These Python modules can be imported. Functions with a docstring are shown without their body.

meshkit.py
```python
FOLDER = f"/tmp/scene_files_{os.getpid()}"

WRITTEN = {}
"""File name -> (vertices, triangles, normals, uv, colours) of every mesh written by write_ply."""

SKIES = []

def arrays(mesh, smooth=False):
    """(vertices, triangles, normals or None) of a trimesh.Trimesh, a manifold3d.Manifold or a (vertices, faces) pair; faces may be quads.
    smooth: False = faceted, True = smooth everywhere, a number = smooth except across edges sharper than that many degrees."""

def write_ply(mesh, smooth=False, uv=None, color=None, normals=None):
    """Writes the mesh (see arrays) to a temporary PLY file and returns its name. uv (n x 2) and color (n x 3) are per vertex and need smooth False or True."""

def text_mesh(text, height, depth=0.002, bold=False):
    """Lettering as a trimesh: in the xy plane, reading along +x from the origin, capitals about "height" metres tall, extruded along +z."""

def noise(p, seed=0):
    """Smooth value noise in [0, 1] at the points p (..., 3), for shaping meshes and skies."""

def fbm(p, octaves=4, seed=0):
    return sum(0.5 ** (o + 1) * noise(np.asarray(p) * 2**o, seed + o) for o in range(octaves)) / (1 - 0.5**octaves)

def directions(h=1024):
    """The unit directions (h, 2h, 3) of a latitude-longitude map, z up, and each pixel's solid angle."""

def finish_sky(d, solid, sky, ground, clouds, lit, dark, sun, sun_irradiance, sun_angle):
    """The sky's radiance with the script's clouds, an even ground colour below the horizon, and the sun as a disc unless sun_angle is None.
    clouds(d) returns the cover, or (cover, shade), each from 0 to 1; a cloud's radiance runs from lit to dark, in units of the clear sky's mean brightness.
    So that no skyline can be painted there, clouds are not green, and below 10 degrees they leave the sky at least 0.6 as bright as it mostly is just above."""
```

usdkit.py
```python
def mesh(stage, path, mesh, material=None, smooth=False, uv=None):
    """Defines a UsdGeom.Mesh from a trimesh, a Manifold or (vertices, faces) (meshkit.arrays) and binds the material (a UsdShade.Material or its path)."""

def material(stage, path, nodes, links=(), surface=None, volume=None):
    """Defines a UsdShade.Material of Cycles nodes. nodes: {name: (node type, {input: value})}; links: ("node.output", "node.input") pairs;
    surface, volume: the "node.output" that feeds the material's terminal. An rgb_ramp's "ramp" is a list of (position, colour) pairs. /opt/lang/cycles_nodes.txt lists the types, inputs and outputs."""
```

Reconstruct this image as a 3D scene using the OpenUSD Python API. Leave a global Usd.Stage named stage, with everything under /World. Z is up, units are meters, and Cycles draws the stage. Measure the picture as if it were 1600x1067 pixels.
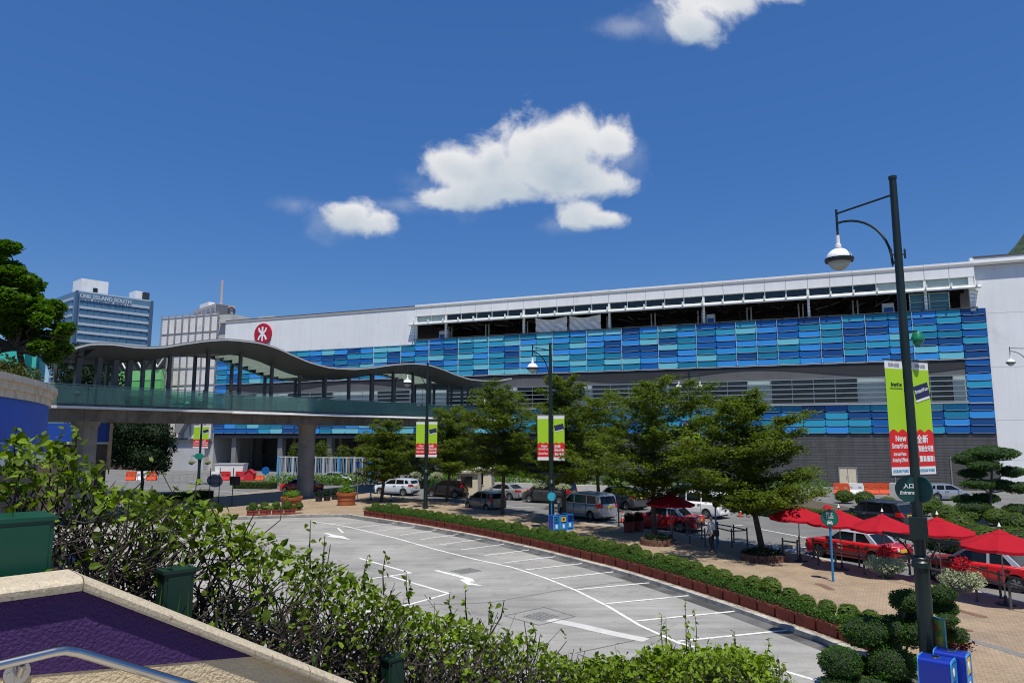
import math, random, glob
import numpy as np, trimesh, shapely, manifold3d as m3
from shapely.geometry import Polygon, LineString, Point, box as sbox
from pxr import Usd, UsdGeom, UsdLux, UsdShade, Sdf, Gf, Vt
import usdkit, meshkit

stage = Usd.Stage.CreateInMemory()
UsdGeom.Xform.Define(stage, '/World')
UsdGeom.Scope.Define(stage, '/World/Looks')

# ------------------------------------------------------------------ camera
EYE, PITCH, FPX = 6.0, math.radians(7.53), 1089.0
cam = UsdGeom.Camera.Define(stage, '/World/camera')
cam.CreateHorizontalApertureAttr(23.5)
cam.CreateVerticalApertureAttr(23.5 * 682 / 1024)
cam.CreateFocalLengthAttr(23.5 * FPX / 1600)
cam.CreateClippingRangeAttr((0.05, 20000.0))
cam.CreateExposureAttr(0.2)
cam.AddTranslateOp().Set((0, 0, EYE))
cam.AddRotateXOp().Set(90 + math.degrees(PITCH))

# ------------------------------------------------------------------ sun and sky
SUN = np.array([0.06, -0.33, 0.94]); SUN /= np.linalg.norm(SUN)
sun = UsdLux.DistantLight.Define(stage, '/World/sun')
sun.CreateIntensityAttr(1.25); sun.CreateAngleAttr(0.5); sun.CreateNormalizeAttr(True)
sun.CreateColorAttr(Gf.Vec3f(1.0, 0.955, 0.88))
_z = SUN; _x = np.cross([0, 1, 0], _z); _x /= np.linalg.norm(_x); _y = np.cross(_z, _x)
_m = np.eye(4); _m[0, :3], _m[1, :3], _m[2, :3] = _x, _y, _z
sun.AddTransformOp().Set(Gf.Matrix4d(_m.tolist()))


def make_sky():
    """single scattering sky with a few cumulus clouds mixed in, all in world directions (u = x/y, v = z/y)"""
    n, L = {}, []
    n['tc'] = ('texture_coordinate', {})
    n['sky'] = ('sky_texture', {'sky_type': 'single_scattering', 'sun_disc': False, 'sun_elevation': float(math.asin(SUN[2])),
                                'sun_rotation': float(math.atan2(SUN[0], SUN[1])), 'altitude': 50.0, 'air_density': 1.0,
                                'aerosol_density': 0.6, 'ozone_density': 3.0})
    n['sep'] = ('separate_xyz', {}); L.append(('tc.generated', 'sep.vector'))
    k = [0]

    def M(op, a, b=None, c=None, clampit=False):
        k[0] += 1
        nm = 'm%d' % k[0]
        d = {'math_type': op, 'use_clamp': clampit}
        for i, v in enumerate((a, b, c)):
            if v is None: continue
            if isinstance(v, str): L.append((v, '%s.value%d' % (nm, i + 1)))
            else: d['value%d' % (i + 1)] = float(v)
        n[nm] = ('math', d)
        return nm + '.value'
    ysafe = M('maximum', 'sep.y', 0.08)
    u, v = M('divide', 'sep.x', ysafe), M('divide', 'sep.z', ysafe)
    n['uv'] = ('combine_xyz', {'z': 0.3}); L += [(u, 'uv.x'), (v, 'uv.y')]
    n['n1'] = ('noise_texture', {'scale': 12.0, 'detail': 10.0, 'roughness': 0.57, 'lacunarity': 2.15, 'distortion': 0.3}); L.append(('uv.vector', 'n1.vector'))
    n['n2'] = ('noise_texture', {'scale': 6.0, 'detail': 5.0, 'roughness': 0.55}); L.append(('uv.vector', 'n2.vector'))
    nz = M('multiply', M('subtract', 'n1.fac', 0.5), CLOUD_NOISE)
    top = acc = wsum = wisp = None
    for (px, py, a, b, *thin) in CLOUDS:
        uu, vv = ray(px, py)
        a2, b2 = a / FPX, b / FPX
        du, dv = M('divide', M('subtract', u, uu), a2), M('divide', M('subtract', v, vv), b2)
        q = M('add', M('multiply', du, du), M('multiply', dv, dv))
        t = M('subtract', 1.0, M('sqrt', q))
        if thin:
            wisp = t if wisp is None else M('maximum', wisp, t); continue
        top = t if top is None else M('smoothmax', top, t, 0.2)
        w = M('maximum', M('add', t, 0.4), 0.0); wd = M('multiply', w, dv)
        acc = wd if acc is None else M('add', acc, wd)
        wsum = M('maximum', w, 0.001) if wsum is None else M('add', wsum, w)
    dens = M('add', top, nz)
    n['cov'] = ('map_range', {'range_type': 'smoothstep', 'from_min': -0.05, 'from_max': 0.55, 'to_min': 0.0, 'to_max': 0.98, 'clamp': True}); L.append((dens, 'cov.value'))
    n['wv'] = ('map_range', {'range_type': 'smoothstep', 'from_min': -0.1, 'from_max': 1.3, 'to_min': 0.0, 'to_max': 0.28, 'clamp': True}); L.append((M('add', wisp, M('multiply', nz, 1.15)), 'wv.value'))
    fr = M('multiply', M('maximum', 'cov.result', 'wv.result'), M('greater_than', 'sep.y', 0.1))
    # self shading of the cloud: thick and low parts are greyer
    n['sh'] = ('map_range', {'from_min': -0.1, 'from_max': 0.85, 'to_min': 0.0, 'to_max': 1.0, 'clamp': True})
    low = M('multiply', M('divide', acc, wsum), -0.75)
    L.append((M('add', M('add', M('multiply', dens, 0.35), low), M('multiply', M('subtract', 'n2.fac', 0.5), 1.6)), 'sh.value'))
    n['cc'] = ('mix', {'color1': CLOUD_LIT, 'color2': CLOUD_DARK}); L.append(('sh.result', 'cc.fac'))
    n['hs'] = ('hsv', {'saturation': SKY_SAT, 'value': 1.0, 'hue': SKY_HUE}); L.append(('sky.color', 'hs.color'))
    # summer haze along the horizon all the way round
    n['hz'] = ('map_range', {'range_type': 'smoothstep', 'from_min': 0.45, 'from_max': 1.0, 'to_min': 1.0, 'to_max': 0.3, 'clamp': True}); L.append(('sep.z', 'hz.value'))
    n['hm'] = ('mix', {'color2': SKY_LOW}); L += [(M('multiply', 'hz.result', SKY_HAZE), 'hm.fac'), ('hs.color', 'hm.color1')]
    n['mx'] = ('mix', {}); L += [(fr, 'mx.fac'), ('hm.color', 'mx.color1'), ('cc.color', 'mx.color2')]
    n['bg'] = ('background_shader', {'strength': SKY_STRENGTH}); L.append(('mx.color', 'bg.color'))
    m = usdkit.material(stage, '/World/Looks/sky_look', n, L, surface='bg.background')
    d = UsdLux.DomeLight.Define(stage, '/World/sky')
    d.CreateIntensityAttr(1.0)
    UsdShade.MaterialBindingAPI.Apply(d.GetPrim()).Bind(m)
    d.GetPrim().SetCustomDataByKey('kind', 'structure')


def ray(px, py):
    """photograph pixel -> (x/y, z/y) of the world direction"""
    a, b = px - 800.0, 533.5 - py
    fw = FPX * math.cos(PITCH) - b * math.sin(PITCH)
    up = b * math.cos(PITCH) + FPX * math.sin(PITCH)
    return a / fw, up / fw


SKY_STRENGTH, SKY_SAT, SKY_HUE = 0.083, 1.4, 0.508
SKY_LOW, SKY_HAZE = (1.15, 2.55, 6.5), 0.34
CLOUD_NOISE, CLOUD_LIT, CLOUD_DARK = 2.05, (8.8, 8.8, 8.9), (4.9, 5.8, 6.7)
CLOUDS = [(715, 262, 72, 56), (765, 258, 74, 52), (835, 230, 84, 74), (890, 215, 84, 66), (950, 222, 64, 52), (880, 272, 118, 58), (955, 285, 56, 34), (775, 300, 100, 34), (690, 308, 70, 26),
          (550, 336, 56, 36), (588, 346, 46, 30), (905, 335, 50, 32), (945, 342, 46, 20), (460, 320, 46, 24, 1), (632, 320, 80, 26, 1), (880, 350, 60, 22, 1), (975, 245, 70, 70, 1), (700, 300, 120, 50, 1), (520, 345, 60, 40, 1),
          (1125, 0, 112, 58), (1090, 40, 60, 40), (1195, -15, 84, 38), (985, 42, 70, 24, 1), (1060, 30, 90, 50, 1)]
make_sky()

# ------------------------------------------------------------------ helpers: geometry
rng = np.random.default_rng(7)


def G(px, py, z=0.0):
    a, b = ray(px, py)
    y = (z - EYE) / b
    return np.array([a * y, y, z])


def atY(px, py, y):
    a, b = ray(px, py)
    return np.array([a * y, y, EYE + b * y])


def unit(v):
    v = np.asarray(v, float)
    return v / np.linalg.norm(v)


class B:
    """collects triangles for one mesh"""
    def __init__(self): self.v, self.f, self.n = [], [], 0

    def add(self, v, f):
        v, f = np.asarray(v, float), np.asarray(f, int)
        if f.shape[1] == 4: f = np.vstack([f[:, [0, 1, 2]], f[:, [0, 2, 3]]])
        self.v.append(v); self.f.append(f + self.n); self.n += len(v)
        return self

    def tm(self, m):
        if hasattr(m, 'to_mesh'):
            q = m.to_mesh(); return self.add(np.array(q.vert_properties)[:, :3], np.array(q.tri_verts))
        return self.add(m.vertices, m.faces)

    def cell(self, c, ax, ay, az):
        """box from centre and three half vectors"""
        c, ax, ay, az = (np.asarray(t, float) for t in (c, ax, ay, az))
        s = np.array([[-1, -1, -1], [1, -1, -1], [1, 1, -1], [-1, 1, -1], [-1, -1, 1], [1, -1, 1], [1, 1, 1], [-1, 1, 1]], float)
        v = c + s[:, :1] * ax + s[:, 1:2] * ay + s[:, 2:] * az
        f = [[0, 3, 2, 1], [4, 5, 6, 7], [0, 1, 5, 4], [1, 2, 6, 5], [2, 3, 7, 6], [3, 0, 4, 7]]
        if np.dot(np.cross(ax, ay), az) < 0: f = [q[::-1] for q in f]
        return self.add(v, f)

    def box(self, x0, x1, y0, y1, z0, z1):
        return self.cell([(x0 + x1) / 2, (y0 + y1) / 2, (z0 + z1) / 2], [(x1 - x0) / 2, 0, 0], [0, (y1 - y0) / 2, 0], [0, 0, (z1 - z0) / 2])

    def bar(self, p, q, w, h=None, up=(0, 0, 1)):
        p, q = np.asarray(p, float), np.asarray(q, float)
        d = q - p; l = np.linalg.norm(d); d = d / l
        up = np.asarray(up, float)
        if abs(np.dot(d, up)) > 0.95: up = np.array([1.0, 0, 0])
        s = unit(np.cross(d, up)); t = np.cross(s, d)
        return self.cell((p + q) / 2, d * l / 2, s * w / 2, t * (h or w) / 2)

    def tube(self, pts, r, sides=8, cap=True):
        p = np.asarray(pts, float); n = len(p)
        r = np.broadcast_to(np.asarray(r, float), (n,))
        t = np.gradient(p, axis=0); t /= np.linalg.norm(t, axis=1, keepdims=True) + 1e-12
        ref = np.array([0, 0, 1.0]) if abs(t[:, 2]).mean() < 0.8 else np.array([1.0, 0.05, 0])
        a = np.cross(t, ref); a /= np.linalg.norm(a, axis=1, keepdims=True) + 1e-12
        b = np.cross(t, a)
        an = np.arange(sides) * 2 * np.pi / sides
        v = p[:, None] + r[:, None, None] * (np.cos(an)[None, :, None] * a[:, None] + np.sin(an)[None, :, None] * b[:, None])
        i, j = np.meshgrid(np.arange(n - 1), np.arange(sides), indexing='ij')
        q = np.stack([i * sides + j, i * sides + (j + 1) % sides, (i + 1) * sides + (j + 1) % sides, (i + 1) * sides + j], -1).reshape(-1, 4)
        v = v.reshape(-1, 3)
        self.add(v, q)
        if cap:
            for k, fl in ((0, True), (n - 1, False)):
                vv = np.vstack([v[k * sides:(k + 1) * sides], p[k]])
                ff = [[s, (s + 1) % sides, sides] if not fl else [(s + 1) % sides, s, sides] for s in range(sides)]
                self.add(vv, ff)
        return self

    def lathe(self, prof, n=16, c=(0, 0, 0)):
        pr = np.asarray(prof, float); m = len(pr)
        an = np.arange(n) * 2 * np.pi / n
        v = np.stack([pr[:, 0][:, None] * np.cos(an), pr[:, 0][:, None] * np.sin(an), np.repeat(pr[:, 1][:, None], n, 1)], -1).reshape(-1, 3) + np.asarray(c, float)
        i, j = np.meshgrid(np.arange(m - 1), np.arange(n), indexing='ij')
        q = np.stack([i * n + j, i * n + (j + 1) % n, (i + 1) * n + (j + 1) % n, (i + 1) * n + j], -1).reshape(-1, 4)
        return self.add(v, q)

    def poly(self, pts2, z0, z1, holes=None):
        """vertical prism of a plan polygon"""
        pg = pts2 if isinstance(pts2, shapely.Geometry) else Polygon(np.asarray(pts2)[:, :2], holes)
        if not pg.is_valid: pg = pg.buffer(0)
        for g in getattr(pg, 'geoms', [pg]):
            if g.area < 1e-6: continue
            m = trimesh.creation.extrude_polygon(g, z1 - z0, engine='earcut'); m.apply_translation([0, 0, z0]); self.tm(m)
        return self

    def flat(self, pg, z):
        """plan polygon as one upward sheet"""
        for g in getattr(pg, 'geoms', [pg]):
            if g.is_empty or g.area < 1e-6: continue
            v, f = trimesh.creation.triangulate_polygon(g, engine='earcut')
            f = np.array(f); v = np.array(v)
            cr = np.cross(v[f[:, 1]] - v[f[:, 0]], v[f[:, 2]] - v[f[:, 0]])
            f[cr < 0] = f[cr < 0][:, ::-1]
            self.add(np.column_stack([v, np.full(len(v), z)]), f)
        return self

    def sheet(self, o, ex, ey, pg, t, en=None):
        """2-D polygon placed on the plane o + x ex + y ey, thickness t along the normal"""
        ex, ey = np.asarray(ex, float), np.asarray(ey, float); en = np.cross(ex, ey) if en is None else np.asarray(en)
        for g in getattr(pg, 'geoms', [pg]):
            if g.is_empty or g.area < 1e-9: continue
            m = trimesh.creation.extrude_polygon(g, t, engine='earcut')
            v = np.asarray(m.vertices)
            self.add(np.asarray(o) + v[:, :1] * ex + v[:, 1:2] * ey + v[:, 2:] * en, m.faces)
        return self

    def mesh(self):
        return np.vstack(self.v), np.vstack(self.f)


def rot2(v, a):
    c, s = math.cos(a), math.sin(a)
    v = np.array(v, float)
    x, y = v[..., 0] * c - v[..., 1] * s, v[..., 0] * s + v[..., 1] * c
    v[..., 0], v[..., 1] = x, y
    return v


# ------------------------------------------------------------------ helpers: scene tree
_used = {}


def numbered(path):
    k = _used.get(path, -1) + 1
    _used[path] = k
    return path if k == 0 else '%s_%03d' % (path, k)


def cdata(prim, label=None, cat=None, group=None, kind=None):
    for key, val in (('label', label), ('category', cat), ('group', group), ('kind', kind)):
        if val: prim.SetCustomDataByKey(key, val)


class Thing:
    def __init__(s, name, label, cat, loc=(0, 0, 0), rz=0.0, group=None):
        s.path = numbered('/World/' + name); s.loc = np.asarray(loc, float); s.rz = rz; s.label, s.cat, s.group = label, cat, group
        s.x = UsdGeom.Xform.Define(stage, s.path)
        s.x.AddTranslateOp().Set(tuple(map(float, s.loc))); s.x.AddRotateZOp().Set(math.degrees(rz))
        cdata(s.x.GetPrim(), label, cat, group)

    def part(s, name, b, m, world=False, smooth=False, parent=None, label=None, kind=None):
        """b in local coordinates, or world coordinates when world=True. Returns the part's path"""
        v, f = b.mesh() if isinstance(b, B) else (np.asarray(b[0], float), np.asarray(b[1], int))
        if world: v = rot2(v - s.loc, -s.rz)
        p = numbered((parent or s.path) + '/' + name)
        me = usdkit.mesh(stage, p, (v, f), m, smooth=smooth)
        cdata(me.GetPrim(), label, kind=kind)
        return p

    def copy(s, loc, rz, label, group=None, scale=None):
        t = Thing.__new__(Thing)
        t.path = numbered(s.path if not s.path[-4:-3] == '_' else s.path[:-4]); t.loc, t.rz = np.asarray(loc, float), rz
        t.x = UsdGeom.Xform.Define(stage, t.path)
        t.x.GetPrim().GetReferences().AddInternalReference(s.path)
        t.x.GetPrim().SetInstanceable(True)
        t.x.ClearXformOpOrder()
        t.x.AddTranslateOp(opSuffix='c').Set(tuple(map(float, loc))); t.x.AddRotateZOp(opSuffix='c').Set(math.degrees(rz))
        if scale is not None: t.x.AddScaleOp(opSuffix='c').Set(tuple(scale) if np.ndim(scale) else (scale,) * 3)
        cdata(t.x.GetPrim(), label, s.cat, group or s.group)
        return t


def solo(name, b, m, label=None, cat=None, group=None, kind=None, smooth=False):
    v, f = b.mesh() if isinstance(b, B) else b
    p = numbered('/World/' + name)
    me = usdkit.mesh(stage, p, (v, f), m, smooth=smooth)
    cdata(me.GetPrim(), label, cat, group, kind)
    return p


# ------------------------------------------------------------------ helpers: materials
_mats = {}


def mat(name, col, rough=0.6, metal=0.0, var=0.0, vscale=1.0, bump=0.0, bscale=30.0, spec=0.5, coat=0.0, island=0.0, tr=0.0, dirt=None, coord='position', detail=5.0, streak=0.0):
    """procedural principled material: colour varied by noise (var) and per piece (island), fine relief by bump, tr = translucency"""
    if name in _mats: return _mats[name]
    n = {'p': ('principled_bsdf', {'base_color': col, 'roughness': rough, 'metallic': metal, 'specular_ior_level': spec, 'coat_weight': coat}), 'g': ('geometry', {})}
    L, src = [], None
    crd = 'g.position'
    if coord == 'object':
        n['tc'] = ('texture_coordinate', {}); crd = 'tc.object'
    if var:
        n['nz'] = ('noise_texture', {'scale': vscale, 'detail': detail, 'roughness': 0.6}); L.append((crd, 'nz.vector'))
        n['rp'] = ('rgb_ramp', {'ramp': [(0.3, tuple(c * (1 - var) for c in col)), (0.7, tuple(min(1, c * (1 + var)) for c in col))]}); L.append(('nz.fac', 'rp.fac'))
        src = 'rp.color'
    if dirt:
        n['dz'] = ('noise_texture', {'scale': dirt[1], 'detail': 7.0, 'roughness': 0.65}); L.append((crd, 'dz.vector'))
        n['dr'] = ('map_range', {'range_type': 'smoothstep', 'from_min': dirt[2], 'from_max': dirt[3], 'to_min': 0.0, 'to_max': dirt[4], 'clamp': True}); L.append(('dz.fac', 'dr.value'))
        n['dm'] = ('mix', {'color1': col, 'color2': dirt[0]}); L.append(('dr.result', 'dm.fac'))
        if src: L.append((src, 'dm.color1'))
        src = 'dm.color'
    if streak:   # rain streaks down a wall
        n['smp'] = ('mapping', {'scale': (1.1, 1.1, 0.05)}); L.append((crd, 'smp.vector'))
        n['snz'] = ('noise_texture', {'scale': 1.6, 'detail': 6.0, 'roughness': 0.65}); L.append(('smp.vector', 'snz.vector'))
        n['srp'] = ('rgb_ramp', {'ramp': [(0.45, (1, 1, 1)), (0.72, (1 - streak, 1 - streak, 1 - streak * 1.08))]}); L.append(('snz.fac', 'srp.fac'))
        n['smx'] = ('mix', {'mix_type': 'multiply', 'fac': 1.0, 'color1': col}); L.append(('srp.color', 'smx.color2'))
        if src: L.append((src, 'smx.color1'))
        src = 'smx.color'
    if island:
        n['iv'] = ('map_range', {'to_min': 1 - island, 'to_max': 1 + island}); L.append(('g.random_per_island', 'iv.value'))
        n['ih'] = ('hsv', {'color': col}); L.append(('iv.result', 'ih.value'))
        if src: L.append((src, 'ih.color'))
        src = 'ih.color'
    if src: L.append((src, 'p.base_color'))
    if bump:
        n['bn'] = ('noise_texture', {'scale': bscale, 'detail': 4.0}); L.append((crd, 'bn.vector'))
        n['bp'] = ('bump', {'strength': 1.0, 'distance': bump}); L += [('bn.fac', 'bp.height'), ('bp.normal', 'p.normal')]
    out = 'p.BSDF'
    if tr:
        n['t'] = ('translucent_bsdf', {'color': tuple(min(1, c * 1.6) for c in col)})
        if src: L.append((src, 't.color'))
        n['mc'] = ('mix_closure', {'fac': tr}); L += [('p.BSDF', 'mc.closure1'), ('t.BSDF', 'mc.closure2')]
        out = 'mc.closure'
    _mats[name] = usdkit.material(stage, '/World/Looks/' + name, n, L, surface=out)
    return _mats[name]


def leafmat(name, cols, tr=0.3, rough=0.55, spec=0.18):
    """leaves: each leaf takes its own tone"""
    if name in _mats: return _mats[name]
    n = {'g': ('geometry', {}), 'rp': ('rgb_ramp', {'ramp': list(zip(np.linspace(0, 1, len(cols)), cols))}),
         'nz': ('noise_texture', {'scale': 1.3, 'detail': 3.0}), 'mr': ('map_range', {'from_min': 0.3, 'from_max': 0.7, 'to_min': 0.75, 'to_max': 1.2, 'clamp': True}),
         'hs': ('hsv', {}), 'p': ('principled_bsdf', {'roughness': rough, 'specular_ior_level': spec}), 't': ('translucent_bsdf', {}),
         'ht': ('hsv', {'value': 1.5, 'saturation': 1.1}), 'mc': ('mix_closure', {'fac': tr})}
    L = [('g.random_per_island', 'rp.fac'), ('g.position', 'nz.vector'), ('nz.fac', 'mr.value'), ('mr.result', 'hs.value'), ('rp.color', 'hs.color'), ('hs.color', 'p.base_color'),
         ('hs.color', 'ht.color'), ('ht.color', 't.color'), ('p.BSDF', 'mc.closure1'), ('t.BSDF', 'mc.closure2')]
    _mats[name] = usdkit.material(stage, '/World/Looks/' + name, n, L, surface='mc.closure')
    return _mats[name]


def panemat(name, tint, gloss=0.06, opac=0.0):
    if name in _mats: return _mats[name]
    n = {'t': ('transparent_bsdf', {'color': tint}), 's': ('glossy_bsdf', {'color': (0.9, 0.95, 0.95), 'roughness': 0.03}), 'f': ('fresnel', {'IOR': 1.5}), 'm': ('mix_closure', {})}
    L = [('f.fac', 'm.fac'), ('t.BSDF', 'm.closure1'), ('s.BSDF', 'm.closure2')]
    out = 'm.closure'
    if opac:
        n['d'] = ('diffuse_bsdf', {'color': tint}); n['m2'] = ('mix_closure', {'fac': opac}); L += [('m.closure', 'm2.closure1'), ('d.BSDF', 'm2.closure2')]; out = 'm2.closure'
    _mats[name] = usdkit.material(stage, '/World/Looks/' + name, n, L, surface=out)
    return _mats[name]


_FONT = {}


def lettering(text, height, cjk=False):
    """the outline of a line of lettering as shapely polygons, lower left at the origin, capitals `height` tall"""
    from PIL import Image, ImageDraw, ImageFont
    from shapely import affinity, union_all
    want = 'Noto Sans CJK Regular.woff2' if cjk else 'Inter.woff2'
    if want not in _FONT: _FONT[want] = ImageFont.truetype(glob.glob('/opt/blender-*/*/datafiles/fonts/' + want)[0], 80)
    font = _FONT[want]
    x0, y0, x1, y1 = font.getbbox(text, anchor='ls', stroke_width=2)
    im = Image.new('L', (x1 - x0 + 8, y1 - y0 + 8))
    ImageDraw.Draw(im).text((4 - x0, 4 - y0), text, 255, font, anchor='ls', stroke_width=2)
    on = np.pad(np.asarray(im) > 127, ((0, 0), (1, 1))).astype(np.int8)
    rows, st = np.nonzero(np.diff(on, axis=1) == 1); en = np.nonzero(np.diff(on, axis=1) == -1)[1]
    sh = union_all(shapely.box(st, -rows - 1, en, -rows)).buffer(0.6).buffer(-0.6).simplify(1.0)
    s = height / 58.0
    return affinity.affine_transform(sh, [s, 0, 0, s, -4 * s, (4 - y0) * s])


def centred(sh, cx=0.0, cy=0.0):
    from shapely import affinity
    a, b, c, d = sh.bounds
    return affinity.translate(sh, cx - (a + c) / 2, cy - (b + d) / 2)


def leaves(pts, size, up=0.5, seed=1, jit=0.35, aspect=0.55, fold=0.25):
    """one folded leaf (4 corners, 2 triangles) per point; up = how much the blades face the sky"""
    r = np.random.default_rng(seed); n = len(pts)
    nrm = r.normal(size=(n, 3)); nrm /= np.linalg.norm(nrm, axis=1, keepdims=True)
    nrm = nrm * (1 - up) + np.array([0, 0, 1.0]) * up; nrm /= np.linalg.norm(nrm, axis=1, keepdims=True)
    t = r.normal(size=(n, 3)); t -= (t * nrm).sum(1, keepdims=True) * nrm; t /= np.linalg.norm(t, axis=1, keepdims=True)
    s = np.cross(nrm, t)
    L = (np.asarray(size) * (1 + jit * r.uniform(-1, 1, n)))[:, None]
    a = pts - t * L * 0.5; c = pts + t * L * 0.5
    b = pts + s * L * aspect * 0.5 + nrm * L * fold * 0.4 - t * L * 0.08; d = pts - s * L * aspect * 0.5 + nrm * L * fold * 0.4 - t * L * 0.08
    v = np.stack([a, b, c, d], 1).reshape(-1, 3)
    i = np.arange(n)[:, None] * 4
    f = np.vstack([i + np.array([0, 2, 1]), i + np.array([0, 3, 2])])
    return v, f


def nth(k):
    return '%d%s' % (k, 'th' if 10 <= k % 100 <= 20 else {1: 'st', 2: 'nd', 3: 'rd'}.get(k % 10, 'th'))


def split_parts(t, name, boxes, m, parent=None, world=True, label=None):
    """each B of the list becomes a part of its own"""
    return [t.part(name, b, m, world, parent=parent, label=label) for b in boxes]
# ------------------------------------------------------------------ ground, car park, plaza
FD = np.array([-0.9259, 0.3778, 0.0]); FN = np.array([-0.3778, -0.9259, 0.0]); FP = np.array([38.6, 80.0, 0.0])   # the station's long facade


def F(u, z, n=0.0):
    return FP + FD * u + FN * n + np.array([0, 0, z])


def U(px, n=0.0, py=677):
    a = ray(px, py)[0]
    o = FP + FN * n
    # o.x + FD.x u = a (o.y + FD.y u)
    return (a * o[1] - o[0]) / (FD[0] - a * FD[1])


def ZF(px, py, n=0.0):
    p = F(U(px, n), 0, n)
    # depth changes with py only through the ray's x/y, so solve once more on the exact column
    for _ in range(3):
        a, b = ray(px, py); o = FP + FN * n
        u = (a * o[1] - o[0]) / (FD[0] - a * FD[1]); p = F(u, 0, n)
    return EYE + b * p[1]


asphalt = mat('asphalt', (0.130, 0.130, 0.125), 0.85, var=0.22, vscale=0.35, bump=0.004, bscale=60, dirt=((0.10, 0.10, 0.10), 0.12, 0.5, 0.72, 0.7))
concrete_floor = usdkit.material(stage, '/World/Looks/car_park_concrete', {
    'g': ('geometry', {}), 'mp': ('mapping', {'rotation': (0, 0, -0.25), 'scale': (0.16, 1.0, 1.0)}),
    'a': ('noise_texture', {'scale': 0.22, 'detail': 6.0, 'roughness': 0.6}), 'b': ('noise_texture', {'scale': 1.6, 'detail': 8.0, 'roughness': 0.72}), 'c': ('noise_texture', {'scale': 14.0, 'detail': 4.0, 'roughness': 0.7}),
    'ra': ('rgb_ramp', {'ramp': [(0.32, (0.20, 0.197, 0.186)), (0.5, (0.262, 0.258, 0.243)), (0.7, (0.325, 0.32, 0.302))]}),
    'rb': ('rgb_ramp', {'ramp': [(0.3, (0.60, 0.60, 0.58)), (0.5, (0.98, 0.98, 0.97)), (0.72, (1.16, 1.16, 1.15))]}), 'rc': ('rgb_ramp', {'ramp': [(0.3, (0.82, 0.82, 0.82)), (0.65, (1.06, 1.06, 1.06))]}),
    'm1': ('mix', {'mix_type': 'multiply', 'fac': 0.8}), 'd': ('noise_texture', {'scale': 0.75, 'detail': 9.0, 'roughness': 0.7, 'distortion': 0.6}), 'rd': ('rgb_ramp', {'ramp': [(0.57, (1, 1, 1)), (0.68, (0.70, 0.70, 0.69))]}), 'm3': ('mix', {'mix_type': 'multiply', 'fac': 1.0}),
    'm2': ('mix', {'mix_type': 'multiply', 'fac': 0.8}), 'p': ('principled_bsdf', {'roughness': 0.8}),
    'bp': ('bump', {'distance': 0.004})},
    [('g.position', 'a.vector'), ('g.position', 'mp.vector'), ('mp.vector', 'b.vector'), ('g.position', 'c.vector'), ('a.fac', 'ra.fac'), ('b.fac', 'rb.fac'), ('c.fac', 'rc.fac'),
     ('ra.color', 'm1.color1'), ('rb.color', 'm1.color2'), ('m1.color', 'm2.color1'), ('rc.color', 'm2.color2'), ('g.position', 'd.vector'), ('d.fac', 'rd.fac'), ('m2.color', 'm3.color1'), ('rd.color', 'm3.color2'), ('m3.color', 'p.base_color'), ('c.fac', 'bp.height'), ('bp.normal', 'p.normal')], surface='p.BSDF')
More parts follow.
